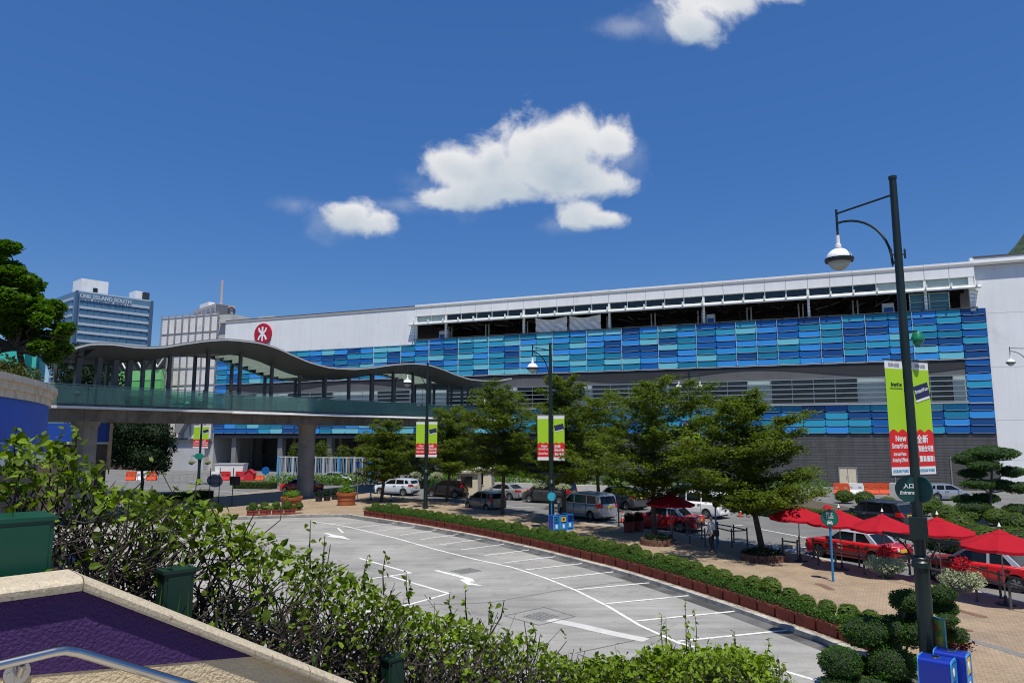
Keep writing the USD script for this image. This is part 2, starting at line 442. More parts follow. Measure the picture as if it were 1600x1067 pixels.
paving = usdkit.material(stage, '/World/Looks/plaza_paving', {
    'g': ('geometry', {}), 'mp': ('mapping', {'rotation': (0, 0, 0.5)}),
    'br': ('brick_texture', {'scale': 1.0, 'brick_width': 0.22, 'row_height': 0.11, 'mortar_size': 0.006, 'color1': (0.315, 0.238, 0.158), 'color2': (0.255, 0.192, 0.128), 'mortar': (0.16, 0.125, 0.085)}),
    'a': ('noise_texture', {'scale': 0.5, 'detail': 6.0, 'roughness': 0.65}), 'ra': ('rgb_ramp', {'ramp': [(0.3, (0.72, 0.72, 0.72)), (0.6, (1.08, 1.07, 1.05))]}),
    'm': ('mix', {'mix_type': 'multiply', 'fac': 0.9}), 'p': ('principled_bsdf', {'roughness': 0.8}), 'bp': ('bump', {'distance': 0.004, 'invert': True})},
    [('g.position', 'mp.vector'), ('mp.vector', 'br.vector'), ('g.position', 'a.vector'), ('a.fac', 'ra.fac'), ('br.color', 'm.color1'), ('ra.color', 'm.color2'), ('m.color', 'p.base_color'), ('br.fac', 'bp.height'), ('bp.normal', 'p.normal')], surface='p.BSDF')
kerbstone = mat('kerb_concrete', (0.36, 0.35, 0.32), 0.85, var=0.3, vscale=3.0, bump=0.004, bscale=40, dirt=((0.09, 0.09, 0.085), 1.2, 0.48, 0.7, 0.75))
linepaint = mat('line_paint', (0.72, 0.72, 0.70), 0.6, var=0.08, vscale=6.0, dirt=((0.33, 0.33, 0.32), 4.0, 0.46, 0.68, 0.85))
yellowpaint = mat('yellow_paint', (0.55, 0.38, 0.06), 0.6, dirt=((0.25, 0.22, 0.15), 4.0, 0.45, 0.65, 0.8))

road = B(); road.flat(sbox(-1500, -300, 1500, 2200), 0.0)
solo('road', road, asphalt, kind='structure')

KERB = [G(*p)[:2] for p in [(300, 812), (380, 810), (470, 807), (540, 806), (600, 815), (650, 823), (700, 832), (750, 842), (800, 853), (850, 865), (900, 878), (950, 891), (1000, 906), (1050, 922), (1100, 939), (1150, 956), (1200, 974), (1250, 992), (1320, 1018), (1400, 1050)]]
_d = unit(KERB[-1] - KERB[-2]); KERB += [KERB[-1] + _d * 6.0, KERB[-1] + _d * 14]
KERB = np.array(KERB)
ROADSIDE = np.array([G(*p)[:2] for p in [(1720, 975), (1600, 946), (1480, 917), (1340, 888), (1250, 868), (1170, 855), (1090, 841), (1030, 832), (960, 824), (880, 816), (800, 801), (700, 786), (600, 775), (520, 766), (420, 768), (330, 779), (250, 790)]])
plaza_pg = Polygon(np.vstack([KERB, [KERB[-1] + [14, 0]], ROADSIDE])).buffer(0)
kerb_line = LineString(KERB)
park_pg = Polygon(np.vstack([KERB, [KERB[-1] + [-30, -12]], [[-60, 0]], [[-60, 40]]])).buffer(0)
cp = B(); cp.flat(park_pg, 0.004); solo('car_park', cp, concrete_floor, kind='structure')
PZ = 0.14
inner = plaza_pg.buffer(-0.24)
pz = B(); pz.poly(inner, -0.2, PZ); solo('pavement', pz, paving, kind='structure')


def run_of_stones(line, w, z0, z1, step, name, m, inset=0.012):
    """a kerb of separate stones under one piece of the setting"""
    x = UsdGeom.Xform.Define(stage, numbered('/World/' + name)); cdata(x.GetPrim(), kind='structure')
    n = int(line.length // step)
    big, many = 0, B()
    for k in range(n):
        a, b = np.array(line.interpolate(k * step + inset).coords[0]), np.array(line.interpolate((k + 1) * step - inset).coords[0])
        d = unit(b - a); nn = np.array([-d[1], d[0]])
        bb = B(); c = (a + b) / 2
        dz = rng.uniform(-0.006, 0.006)
        bb.cell([c[0], c[1], (z0 + z1) / 2 + dz], [*(d * np.linalg.norm(b - a) / 2), 0], [*(nn * w / 2), 0], [0, 0, (z1 - z0) / 2])
        usdkit.mesh(stage, numbered(str(x.GetPath()) + '/kerb_stone'), bb.mesh(), m)
    return x


ring = plaza_pg.buffer(-0.12)
_front = kerb_line.parallel_offset(0.12, 'left')
run_of_stones(LineString(np.array(_front.coords)), 0.24, -0.1, PZ + 0.004, 0.9, 'kerb', kerbstone)
run_of_stones(LineString(ROADSIDE).parallel_offset(0.12, 'left'), 0.24, -0.1, PZ + 0.004, 1.0, 'kerb', kerbstone)
gut = B(); gut.flat(kerb_line.buffer(0.001).buffer(0).union(Polygon(np.vstack([KERB, np.array(kerb_line.parallel_offset(0.55, 'right').coords)[::-1]])).buffer(0)), 0.009)
solo('gutter', gut, mat('gutter_concrete', (0.10, 0.10, 0.098), 0.85, var=0.3, vscale=1.5, dirt=((0.035, 0.035, 0.034), 0.5, 0.46, 0.6, 0.85)), kind='structure')
# grey band in the paving on the right and the brown strip
bd = B(); bd.flat(LineString([G(1500, 1003)[:2], G(1560, 1020)[:2], G(1700, 1065)[:2]]).buffer(0.16), PZ + 0.005)
solo('paving_band', bd, mat('grey_paving', (0.16, 0.155, 0.15), 0.85, var=0.15, vscale=8), kind='structure')
bd = B()
for a, b in (((1490, 958), (1535, 970)), ((1280, 918), (1298, 926)), ((1480, 985), (1512, 992))): bd.flat(LineString([G(*a)[:2], G(*b)[:2]]).buffer(0.16), PZ + 0.005)
solo('paving_band', bd, mat('brown_paving', (0.15, 0.075, 0.05), 0.85, var=0.2, vscale=8), kind='structure')

# painted markings of the car park
mk = B()


def stripe(b, pts, w, z, inset=None):
    b.flat(LineString([G(*p)[:2] for p in pts]).buffer(w / 2, cap_style='flat', join_style='mitre'), z)


stripe(mk, [(488, 814), (540, 822), (620, 841), (680, 858), (740, 873), (800, 886), (850, 902), (900, 922), (950, 947), (1000, 977), (1060, 1004), (1130, 1022), (1225, 1048), (1290, 1067), (1400, 1100)], 0.115, 0.009)
for a, b in [((557, 824), (632, 816)), ((592, 829), (672, 820)), ((625, 836), (705, 825)), ((657, 843), (742, 831)), ((687, 851), (782, 838)), ((720, 859), (820, 846)), ((755, 868), (860, 855)), ((787, 879), (905, 865)),
             ((822, 890), (948, 876)), ((862, 904), (997, 889)), ((902, 921), (1050, 907)), ((947, 943), (1111, 927)), ((994, 970), (1178, 952)), ((1057, 1002), (1255, 982))]:
    stripe(mk, [a, b], 0.11, 0.013)
stripe(mk, [(562, 872), (642, 895), (570, 905)], 0.12, 0.009); stripe(mk, [(610, 900), (701, 927), (640, 944)], 0.12, 0.009)
stripe(mk, [(640, 944), (520, 965)], 0.12, 0.013); stripe(mk, [(528, 825), (536, 832)], 0.12, 0.009)
for pts in [[(677, 891), (686, 891), (738, 904), (742, 909), (733, 910), (755, 915), (730, 913), (718, 905), (727, 905), (723, 903)],
            [(504, 832), (513, 833), (524, 836), (534, 837), (548, 843), (528, 840), (510, 838), (517, 837), (513, 835)]]:
    mk.flat(Polygon([G(*p)[:2] for p in pts]).buffer(0), 0.009)
solo('parking_markings', mk, linepaint, kind='structure')
# pale worn strip and road markings
pale = B(); pale.flat(LineString([G(*p)[:2] for p in [(858, 968), (900, 976), (960, 990), (1010, 1000)]]).buffer(0.22, cap_style='flat'), 0.009)
solo('repair_strip', pale, mat('pale_concrete', (0.45, 0.445, 0.43), 0.85, var=0.12, vscale=2), kind='structure')
rm = B()
for pts in [[(1140, 822), (1160, 820)], [(1180, 825), (1250, 838), (1330, 853)], [(1085, 813), (1110, 818)], [(1205, 862), (1270, 853)], [(790, 791), (835, 793)], [(300, 764), (420, 772)], [(410, 777), (425, 774)], [(640, 785), (730, 789)],
            [(345, 775), (380, 771)], [(1600, 860), (1480, 838), (1400, 822)], [(600, 742), (690, 748), (760, 752)]]:
    stripe(rm, pts, 0.12, 0.005)
for c in ((1208, 859), (1240, 860)):
    stripe(rm, [(c[0], c[1] + 6), (c[0] + 5, c[1] - 6)], 0.35, 0.009)
solo('road_markings', rm, linepaint, kind='structure')
ym = B(); stripe(ym, [(1205, 856), (1240, 850), (1262, 848)], 0.1, 0.013); solo('road_markings', ym, yellowpaint, kind='structure')

# manhole covers
iron = mat('cover_iron', (0.13, 0.13, 0.125), 0.7, var=0.3, vscale=5)
def cover(corners, label, inner=None):
    c = sum(G(*p) for p in corners) / 4
    t = Thing('manhole_cover', label, 'manhole cover', (c[0], c[1], 0.0))
    pg = Polygon([G(*p)[:2] for p in corners])
    fr = pg.difference(pg.buffer(-0.05)); b = B(); b.poly(fr, 0.0, 0.012); t.part('frame', b, iron, True)
    q = pg.buffer(-0.06) if inner is None else Polygon([G(*p)[:2] for p in inner])
    b = B(); b.poly(q, 0.0, 0.009); t.part('plate', b, mat('cover_concrete', (0.20, 0.20, 0.195), 0.85, var=0.25, vscale=6), True)
    a, bb, cc, dd = [np.array(p) for p in q.exterior.coords[:4]]
    g = B()
    for k in range(1, 7):
        g.bar([*(a + (dd - a) * k / 7), 0.011], [*(bb + (cc - bb) * k / 7), 0.011], 0.025, 0.008)
        g.bar([*(a + (bb - a) * k / 7), 0.012], [*(dd + (cc - dd) * k / 7), 0.012], 0.025, 0.008)
    t.part('ribs', g, iron, True)
cover([(703, 892), (722, 897), (753, 892), (734, 887)], 'small square ribbed manhole cover beside the curved white arrow')
cover([(786, 962), (842, 977), (900, 963), (850, 948)], 'large square ribbed manhole cover with wide frame in the car park', [(813, 963), (846, 971), (878, 963), (846, 955)])

# concrete joints cut across the car park
jn = B()
for pts in [[(768, 941), (880, 921), (1000, 905)], [(900, 1020), (1040, 990)], [(905, 1022), (940, 1036)], [(640, 946), (768, 941)]]:
    jn.flat(LineString([G(*p)[:2] for p in pts]).buffer(0.02), 0.008)
solo('paving_joint', jn, mat('joint_dark', (0.07, 0.07, 0.07), 0.9), kind='structure')
for nm, pts in (('verge', [(1105, 772), (1180, 790), (1300, 812), (1450, 850), (1640, 892), (1640, 862), (1500, 832), (1300, 790), (1160, 765)]),):
    b = B(); b.poly(Polygon([G(*p)[:2] for p in pts]).buffer(0.2), -0.1, 0.13); solo(nm, b, mat('soil', (0.07, 0.055, 0.035), 0.95, var=0.3, vscale=4), kind='structure')
# ------------------------------------------------------------------ the station
white_panel = mat('white_cladding', (0.79, 0.80, 0.80), 0.5, streak=.07, var=0.04, vscale=0.3, island=0.02, dirt=((0.5, 0.5, 0.48), 0.25, 0.52, 0.8, 0.5))
dark_in = mat('dark_interior', (0.12, 0.105, 0.09), 0.8, var=0.3, vscale=0.8)
grey_clad = mat('grey_cladding', (0.10, 0.10, 0.103), 0.6, streak=.3, var=0.12, vscale=0.6, island=0.12)
wave_shade = mat('grey_wave_shade', (0.028, 0.028, 0.031), 0.6, var=0.12, vscale=0.6)  # dark tone stands in for the wavy shadow on the grey band
steel_w = mat('white_steel', (0.72, 0.74, 0.70), 0.4)
silver = mat('silver_steel', (0.42, 0.44, 0.45), 0.35, metal=0.6)
glass_dark = mat('dark_glass', (0.012, 0.018, 0.02), 0.06, spec=0.6)
glass_pale = mat('pale_glass', (0.36, 0.45, 0.44), 0.15, var=0.1, vscale=0.5)
joint = mat('shadow_gap', (0.02, 0.025, 0.035), 0.8)
BLUE = {k: mat('panel_' + k, c, 0.34, var=0.05, vscale=0.25, island=0.05, spec=0.5) for k, c in dict(
    aqua=(0.145, 0.50, 0.60), mid=(0.025, 0.31, 0.49), sky=(0.032, 0.27, 0.70), teal=(0.008, 0.19, 0.33), royal=(0.005, 0.105, 0.37), navy=(0.005, 0.058, 0.21)).items()}
ZT0, ZT1, ZB0, ZB1, ZL0, ZL1 = 14.1, 19.6, 12.4, 14.1, 6.0, 9.25     # upper blue, wavy band, lower blue
ZPAR0, ZPAR1 = 23.15, 24.85
UR, UL = -14.0, 95.0
NC = 46; CW = (UL - UR) / NC
st = Thing('station_building', 'long station building clad in blue panels with white parapet above the road', 'station', F(40, 0))


def slab(b, u0, u1, z0, z1, n0, n1):
    c = F((u0 + u1) / 2, (z0 + z1) / 2, (n0 + n1) / 2)
    b.cell(c, FD * (u1 - u0) / 2, FN * (n1 - n0) / 2, [0, 0, (z1 - z0) / 2])
    return b


# backing walls and volumes (face at n = -0.25)
w = B()
slab(w, UR, UL, 9.25, 19.45, -1.0, -0.25); slab(w, UR, 33.5, 0, 5.96, -1.0, -0.25); slab(w, UR, UL, 5.96, 9.25, -1.0, -0.25)
st.part('wall', w, joint, True)
w = B(); slab(w, UR, UL, 19.45, 19.55, -12, -0.25); st.part('floor_slab', w, dark_in, True)
w = B(); slab(w, UR, UL, 5.7, 5.95, -18, -1.0); st.part('soffit', w, mat('soffit_grey', (0.16, 0.16, 0.16), 0.8), True)
w = B(); slab(w, UR, 58.2, 19.55, 24.3, -12.2, -12.0); slab(w, UR, UL, 0, 24.0, -31, -30.8)
st.part('back_wall', w, dark_in, True)
w = B(); slab(w, UR - 48, UL, 24.32, 24.6, -30, 0.05); st.part('roof', w, mat('roof_grey', (0.35, 0.35, 0.34), 0.8), True)

# white parapet in pieces, clerestory and canopy beam of the open level
u_w = U(648, 0, 500)
k = 0; us = np.arange(UR + 0.75, u_w, 2.42)
for a in us:
    b = B(); slab(b, a + 0.02, min(a + 2.42, u_w) - 0.02, ZPAR0, ZPAR1 + 0.012 * (k % 2), -0.3, 0.0); st.part('parapet_panel', b, white_panel, True); k += 1
b = B(); slab(b, UR + 0.7, u_w, ZPAR0 - 0.06, ZPAR1 - 0.03, -0.6, -0.3); st.part('parapet_back', b, mat('joint_grey', (0.3, 0.3, 0.3), 0.8), True)
for a in us:
    b = B(); slab(b, a + 0.06, min(a + 2.42, u_w) - 0.06, ZPAR0 - 0.95, ZPAR0 - 0.08, -0.42, -0.36)
    st.part('clerestory_pane', b, glass_dark if (a > us[3] and a < us[-3]) else glass_pale, True)
b = B()
for a in us: slab(b, a - 0.05, a + 0.05, ZPAR0 - 0.98, ZPAR0, -0.36, -0.22)
slab(b, UR + 0.7, u_w, ZPAR0 - 1.04, ZPAR0 - 0.96, -0.4, -0.2); st.part('clerestory_frame', b, steel_w, True)
b = B()
b.tube([F(UR + 0.4, 21.85, 0.55), F(u_w + 0.6, 21.85, 0.55)], 0.17, 10)
st.part('canopy_tube', b, steel_w, True, smooth=40)
b = B()
for q in range(6): slab(b, UR + 0.4, u_w + 0.5, 22.02 + q * 0.015, 22.09 + q * 0.015, -0.3 + q * 0.13, -0.21 + q * 0.13)
st.part('canopy_louvre', b, steel_w, True)
for a in us:
    b = B(); b.bar(F(a, 22.12, -0.3), F(a, 22.2, 0.85), 0.06, 0.16); b.bar(F(a, 21.75, -0.1), F(a, 21.9, 0.6), 0.05, 0.09)
    slab(b, a - 0.09, a + 0.09, 22.05, 22.42, 0.75, 0.93); st.part('canopy_bracket', b, steel_w, True)
for a in us[2::5]:
    b = B(); slab(b, a - 0.14, a + 0.14, ZT1, ZPAR0, -0.34, -0.06); st.part('column', b, steel_w, True)
b = B(); slab(b, UR + 0.9, UR + 1.4, ZT1 - .3, ZPAR0, -0.4, -0.02); slab(b, u_w - 0.35, u_w - 0.05, ZT1 - .3, ZPAR0, -0.4, -0.02); st.part('column', b, steel_w, True)
# inside of the open level: beams, columns, ducts, plant
b = B()
for a in np.arange(UR + 4, u_w, 4.84): slab(b, a - 0.15, a + 0.15, 21.9, 22.6, -12, -1.2)
for q in range(5): slab(b, UR + 0.7, u_w, 22.4, 22.7, -2.2 - q * 2, -2.0 - q * 2)
st.part('ceiling_beam', b, mat('brown_steel', (0.10, 0.085, 0.07), 0.7), True)
b = B(); slab(b, UR + 0.7, u_w, 22.75, 22.95, -12, -0.6); st.part('ceiling', b, dark_in, True)
b = B()
r_ = np.random.default_rng(3)
for a in np.arange(UR + 6, u_w - 3, 6.1):
    for d in (0, 0.5): slab(b, a + d, a + d + 0.16, 19.55, 22.0, -4.1, -3.9)
    q = r_.uniform(0, 4); slab(b, a + q, a + q + r_.uniform(.4, 1.4), 19.55, 20.1 + r_.uniform(0, .7), -7, -6)
st.part('inner_clutter', b, steel_w, True, kind='stuff')
b = B()
for a in np.arange(UR + 5, u_w - 2, 1.3):
    b.tube([F(a, r_.uniform(21.2, 22), -3), F(a + r_.uniform(-2, 2), r_.uniform(20.9, 22), -5 + r_.uniform(-2, 2))], 0.04, 5)
st.part('hanging_ducts', b, mat('duct_grey', (0.3, 0.3, 0.29), 0.5), True, kind='stuff')
for (a, c) in ((U(1115), 1.0), (U(683), 1.5), (U(1405), 1.2)):
    b = B(); slab(b, a - c / 2, a + c / 2, 19.6, 21.0, -2.4, -1.6); p = st.part('plant_cabinet', b, steel_w, True)
    b = B(); slab(b, a - c / 2 + .12, a + c / 2 - .12, 19.7, 20.5, -1.6, -1.56); st.part('blue_face', b, BLUE['royal'], True, parent=p)
# small glazed room at the right end of the open level
ug0, ug1 = U(1484, 0, 465), U(1422, 0, 465)
b = B(); slab(b, ug0, ug1, 19.6, 21.6, -0.55, -0.5); st.part('glazed_room', b, mat('teal_glass', (0.05, 0.14, 0.15), 0.06, spec=0.7), True)
b = B()
for a in np.linspace(ug0, ug1, 3): slab(b, a - 0.06, a + 0.06, 19.6, 21.7, -0.5, -0.42)
for z in (19.75, 20.7, 21.62): slab(b, ug0, ug1, z - .05, z + .05, -0.499, -0.421)
st.part('glazed_room_frame', b, glass_pale, True)
# low rail on top of the blue wall
b = B(); slab(b, UR + 0.7, u_w, ZT1 + 0.02, ZT1 + 0.09, -0.24, 0.1)
for a in us: slab(b, a, a + 0.5, ZT1 + .09, ZT1 + 0.15, -0.1, 0.06)
st.part('coping', b, grey_clad, True)

# blue panels
cols = UR + CW * np.arange(NC)
rows_t = (ZT1 - ZT0) / 7; rows_l = (ZL1 - ZL0) / 4; rows_w = (ZT0 - ZL1) / 6
cells = []
KINDS = ['aqua', 'mid', 'sky', 'teal', 'royal', 'navy']
pr = np.random.default_rng(11)
for i in range(NC):
    f = i / NC     # 0 right end .. 1 left end
    pw = np.array([0.03 + 0.24 * min(1, max(0, (f - .12) * 2.5)), 0.12 + .10 * min(1, f * 3), 0.15 + 0.08 * min(1, f * 3), 0.24, 0.28 - 0.14 * min(1, f * 2), 0.18 - 0.10 * min(1, f * 2)])
    if f > 0.78: pw = np.array([0.10, .15, 0.17, 0.26, 0.26, 0.1])
    pw = pw / pw.sum()
    rows = [(ZT0 + rows_t * k, rows_t) for k in range(7)] + [(ZL0 + rows_l * k, rows_l) for k in range(4)]
    if i == 0 or i == NC - 1: rows += [(ZL1 + rows_w * k, rows_w) for k in range(6)]
    last = None
    for z0, h in rows:
        kind = pr.choice(KINDS, p=pw)
        if kind == last and pr.random() < 0.5: kind = pr.choice(KINDS, p=pw)
        if i == 0 and pr.random() < 0.6: kind = pr.choice(['royal', 'navy'])
        last = kind
        cells.append((cols[i], z0, h, kind))


def blue_cell(b, u0, z0, h):
    tilt = 0.02; lift = 0.055
    c = F(u0 + CW / 2, z0 + h / 2 + lift / 2, -0.06)
    up = np.array([0, 0, 1.0]) * (h / 2 - 0.028 - lift / 2) - FN * tilt; nn = unit(np.cross(FD, up)); nn = nn if nn @ FN > 0 else -nn
    b.cell(c, FD * (CW / 2 - 0.028), nn * 0.025, up)
    e = c - up
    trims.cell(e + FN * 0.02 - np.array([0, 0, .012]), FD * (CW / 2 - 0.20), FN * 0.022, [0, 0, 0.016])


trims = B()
cells.sort(key=lambda c: c[0])
seen = {}
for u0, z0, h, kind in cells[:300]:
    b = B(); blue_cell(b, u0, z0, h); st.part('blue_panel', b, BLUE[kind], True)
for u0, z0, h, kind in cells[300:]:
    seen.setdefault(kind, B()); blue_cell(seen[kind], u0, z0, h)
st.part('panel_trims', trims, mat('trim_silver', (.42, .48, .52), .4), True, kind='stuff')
for kind, b in seen.items(): st.part('far_blue_panels', b, BLUE[kind], True, kind='stuff')
b = B()
for i in range(3, 34, 1):
    if i % 2 == 0 and i not in (6, 10): continue
    slab(b, cols[i] - 0.022, cols[i] + 0.022, ZT0, ZT1 - .02, -0.2, 0.07)
for z in (ZT0 - 0.03, ZL1 + 0.03): slab(b, UR, UL, z - 0.03, z + 0.03, -0.2, 0.03)
st.part('panel_fins', b, mat('fin_white', (0.55, 0.6, 0.62), 0.4), True, kind='stuff')

# band of grey cladding, its wavy shadow put in as a darker raised sheet
for a0 in np.arange(UR + CW, UL - CW - 0.1, CW * 2):
    a1 = min(a0 + CW * 2, UL - CW)
    b = B(); slab(b, a0 + 0.01, a1 - 0.01, ZB0, ZB1 - 0.06, -0.25, -0.12); st.part('grey_panel', b, mat('grey_band', (0.115, 0.115, 0.118), .6, var=.1, vscale=.6, island=.06), True)
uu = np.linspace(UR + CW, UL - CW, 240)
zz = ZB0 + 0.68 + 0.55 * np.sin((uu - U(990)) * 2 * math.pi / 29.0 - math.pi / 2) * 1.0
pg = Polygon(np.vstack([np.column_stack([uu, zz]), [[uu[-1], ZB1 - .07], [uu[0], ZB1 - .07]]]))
b = B(); b.sheet(F(0, 0, -0.12), FD, np.array([0, 0, 1.0]), pg, 0.05, FN); st.part('wave_relief', b, wave_shade, True)

# window band: dark glass, pale glass bays, mullions, louvres
groups = []
edges = [1512, 1490, 1385, 1340, 1205, 1168, 1045, 1012, 925, 880, 808, 770, 700, 640, 590, 520, 450, 400, 357]
kind = 1
b = B(); slab(b, UR + CW, UL - CW, ZL1 + 0.06, ZB0, -0.42, -0.25); st.part('window_back', b, glass_dark, True)
dark_b, mull = B(), B()
for k in range(len(edges) - 1):
    a0, a1 = U(edges[k], 0, 605), U(edges[k + 1], 0, 605)
    if k % 2 == 0:
        m = max(1, int(round((a1 - a0) / 2.4)))
        for q in range(m):
            w0, w1 = a0 + (a1 - a0) * q / m, a0 + (a1 - a0) * (q + 1) / m
            b = B(); slab(b, w0 + 0.04, w1 - 0.04, ZL1 + 0.1, ZB0 - 0.05, -0.25, -0.17); st.part('pale_window_pane', b, glass_pale, True)
    else:
        m = max(1, int(round((a1 - a0) / CW)))
        for q in range(m):
            w0, w1 = a0 + (a1 - a0) * q / m, a0 + (a1 - a0) * (q + 1) / m
            b = B(); slab(b, w0 + 0.05, w1 - 0.05, ZL1 + 0.12, ZB0 - 0.06, -0.25, -0.2); st.part('window_pane', b, glass_dark, True)
            slab(mull, w0 - 0.04, w0 + 0.04, ZL1 + 0.06, ZB0 - 0.02, -0.2, -0.04)
        slab(mull, a1 - 0.04, a1 + 0.04, ZL1 + 0.06, ZB0 - 0.02, -0.2, -0.04)
st.part('window_mullions', mull, silver, True, kind='stuff')
for q in range(6):
    z = ZL1 + 0.25 + q * (ZB0 - ZL1 - 0.35) / 5
    b = B(); slab(b, UR + CW, UL - CW, z - 0.055, z + 0.055, -0.02, 0.16); st.part('louvre', b, silver, True)
b = B(); slab(b, UR + CW, UL - CW, ZL1 + 0.05, ZL1 + 0.13, -0.15, 0.22); st.part('sill', b, mat('sill_white', (0.6, 0.6, 0.58), 0.5), True)
# faint things behind the glass
# base: grey planks on the right, open loading bays on the left
for q in range(20):
    z = 0.0 + q * 0.298
    for a in np.arange(UR - 0.2, 33.5, 7.9):
        lo_ = UR if a < UR else a + (q % 3) * 1.1
        b = B(); slab(b, lo_ + 0.01, min(a + 7.9 + (q % 3) * 1.1, 33.6) - 0.01, z + 0.012, z + 0.286, -0.25, -0.14 + 0.012 * ((q * 7 + int(a)) % 3))
        st.part('plank', b, grey_clad, True)
def doorway(px0, px1, py0, m, nm, label=None):
    a0, a1 = U(px1), U(px0); z1 = ZF((px0 + px1) / 2, py0)
    b = B(); slab(b, a0, a1, 0.02, z1, -0.14, -0.075); p = st.part(nm, b, m, True, label=label)
    b = B(); slab(b, a0 - .12, a0, 0.02, z1 + .12, -0.14, -0.04); slab(b, a1, a1 + .12, 0.02, z1 + .12, -0.14, -0.04); slab(b, a0, a1, z1, z1 + .12, -0.14, -0.042)
    st.part('frame', b, mat('frame_grey', (0.2, 0.2, 0.2), 0.6), True, parent=p)
    if nm == 'door':
        b = B(); slab(b, (a0 + a1) / 2 - 0.02, (a0 + a1) / 2 + 0.02, 0.05, z1 - .05, -0.075, -0.06); st.part('seam', b, joint, True, parent=p)
        b = B(); slab(b, (a0 + a1) / 2 + .08, (a0 + a1) / 2 + .14, 0.9, 1.3, -0.075, -0.02); st.part('handle', b, silver, True, parent=p)
    else:
        b = B()
        for z in np.arange(0.3, z1 - .1, 0.32): slab(b, a0 + .02, a1 - .02, z, z + 0.04, -0.075, -0.05)
        st.part('slats', b, mat('shutter_rib', (0.14, 0.13, 0.12), 0.6), True, parent=p, kind='stuff')
cream = mat('cream_paint', (0.62, 0.55, 0.40), 0.6, var=0.08, vscale=2)
doorway(1308, 1334, 731, cream, 'door', 'cream double door')
doorway(1395, 1432, 716, mat('shutter_dark', (0.09, 0.085, 0.08), 0.6), 'shutter')
doorway(1483, 1520, 716, mat('shutter_dark', (0.09, 0.085, 0.08), 0.6), 'shutter')
for (a, c) in ((1404, 1), (1424, 1)):
    b = B(); slab(b, U(a) - .35, U(a) + .35, 2.2, 2.9, -0.04, 0.02); st.part('notice_board', b, mat('notice_white', (0.7, 0.7, 0.66), 0.6), True)
for a, wd, nn_ in [(a, .9, -1.6) for a in np.arange(34.2, UL - 1, 9.4)] + [(a, .6, -9.5) for a in np.arange(38, UL, 9.4)]:
    b = B(); slab(b, a, a + wd, 0, 5.7, nn_, nn_ + .9); st.part('bay_column', b, mat('bay_concrete', (0.20, 0.20, 0.195), 0.8, var=0.15, vscale=0.7), True)
w = B(); slab(w, 33.5, UL, 0, 5.7, -12.2, -12.0); slab(w, 33.3, 33.5, 0, 5.7, -12.0, -1.0)
st.part('bay_back', w, mat('bay_grey', (0.085, 0.085, 0.08), 0.8, var=0.25, vscale=0.4), True)
b = B(); slab(b, 33.5, UL, 5.3, 5.68, -1.0, -0.25); st.part('bay_beam', b, grey_clad, True)
for a in np.arange(50, UL, 6.3):
    b = B(); slab(b, a, a + 1.8, 2.4, 4.6, -11.99, -11.9); st.part('bay_louvre', b, mat('louvre_dark', (0.06, 0.06, 0.06), 0.7), True)

# white wall with the round emblem on the left, white block on the right
uw1 = U(352, 0, 515)
for k, a in enumerate(np.arange(u_w, uw1, 6.2)):
    b = B(); slab(b, a + 0.012, min(a + 6.2, uw1) - 0.012, ZT1 - 0.6, 24.6 - 0.004 * k, -0.3, -0.02); st.part('white_panel', b, white_panel, True)
b = B(); slab(b, u_w, uw1, 24.6, 24.75, -0.5, 0.04); st.part('roof_edge', b, mat('edge_dark', (0.08, 0.08, 0.08), 0.5), True)
b = B(); slab(b, u_w, uw1 + 0.1, 19.4, 24.58, -0.5, -0.3); st.part('white_back', b, joint, True)
ub0 = UR + 0.65
zs = [0, 3.2, 7.4, 13.1, 19.0, 25.25]
for k in range(5):
    for a in np.arange(ub0 - 9.2, ub0 - 47, -9.2)[:4] if True else []:
        b = B(); slab(b, a + 0.012, a + 9.2 - 0.012, zs[k] + 0.012, zs[k + 1] - 0.012, -0.9, -0.45 + .003 * k); st.part('white_block_panel', b, white_panel, True)
b = B(); slab(b, ub0 - 36.8, ub0, 0, 25.2, -1.2, -0.9); st.part('white_block', b, mat('joint_grey', (0.3, 0.3, 0.3), 0.8), True)
b = B(); slab(b, ub0 - 36.8, ub0 + 0.05, 25.25, 25.42, -1.2, -0.38); st.part('roof_edge', b, mat('edge_dark', (0.08, 0.08, 0.08), 0.5), True)
b = B(); slab(b, ub0 - 0.02, ub0 + 0.35, 19.6, 25.3, -1.2, -0.4); st.part('white_block_edge', b, white_panel, True)

# emblem: a round red sign with its white mark, standing proud of the white wall
ce = F(U(412, 0, 522), ZF(412, 522), 0.0)
def disc2(r, n=40): return Point(0, 0).buffer(r, quad_segs=n // 4)
sg = Thing('station_sign', 'round red sign with a white emblem high on the white wall', 'sign', ce)
ZU = np.array([0, 0, 1.0]); EX = -FD
b = B(); b.sheet(ce + FN * 0.0, EX, ZU, disc2(1.72), 0.28, FN); sg.part('disc', b, mat('sign_red', (0.42, 0.008, 0.03), 0.35), True)
R = 1.18
arc_pts = lambda cy, s: [(R * 0.62 * math.sin(t), cy - s * R * 0.62 * math.cos(t)) for t in np.linspace(-1.45, 1.45, 20)]
mk_ = LineString([(0, -R), (0, R)]).buffer(0.15, cap_style='flat')
up_ = LineString([(-0.78, 0.98), (-0.62, 0.52), (-0.3, 0.2), (0, 0.1), (0.3, 0.2), (0.62, 0.52), (0.78, 0.98)]).buffer(0.15, cap_style='flat')
dn_ = LineString([(-0.78, -0.98), (-0.62, -0.52), (-0.3, -0.2), (0, -0.1), (0.3, -0.2), (0.62, -0.52), (0.78, -0.98)]).buffer(0.15, cap_style='flat')
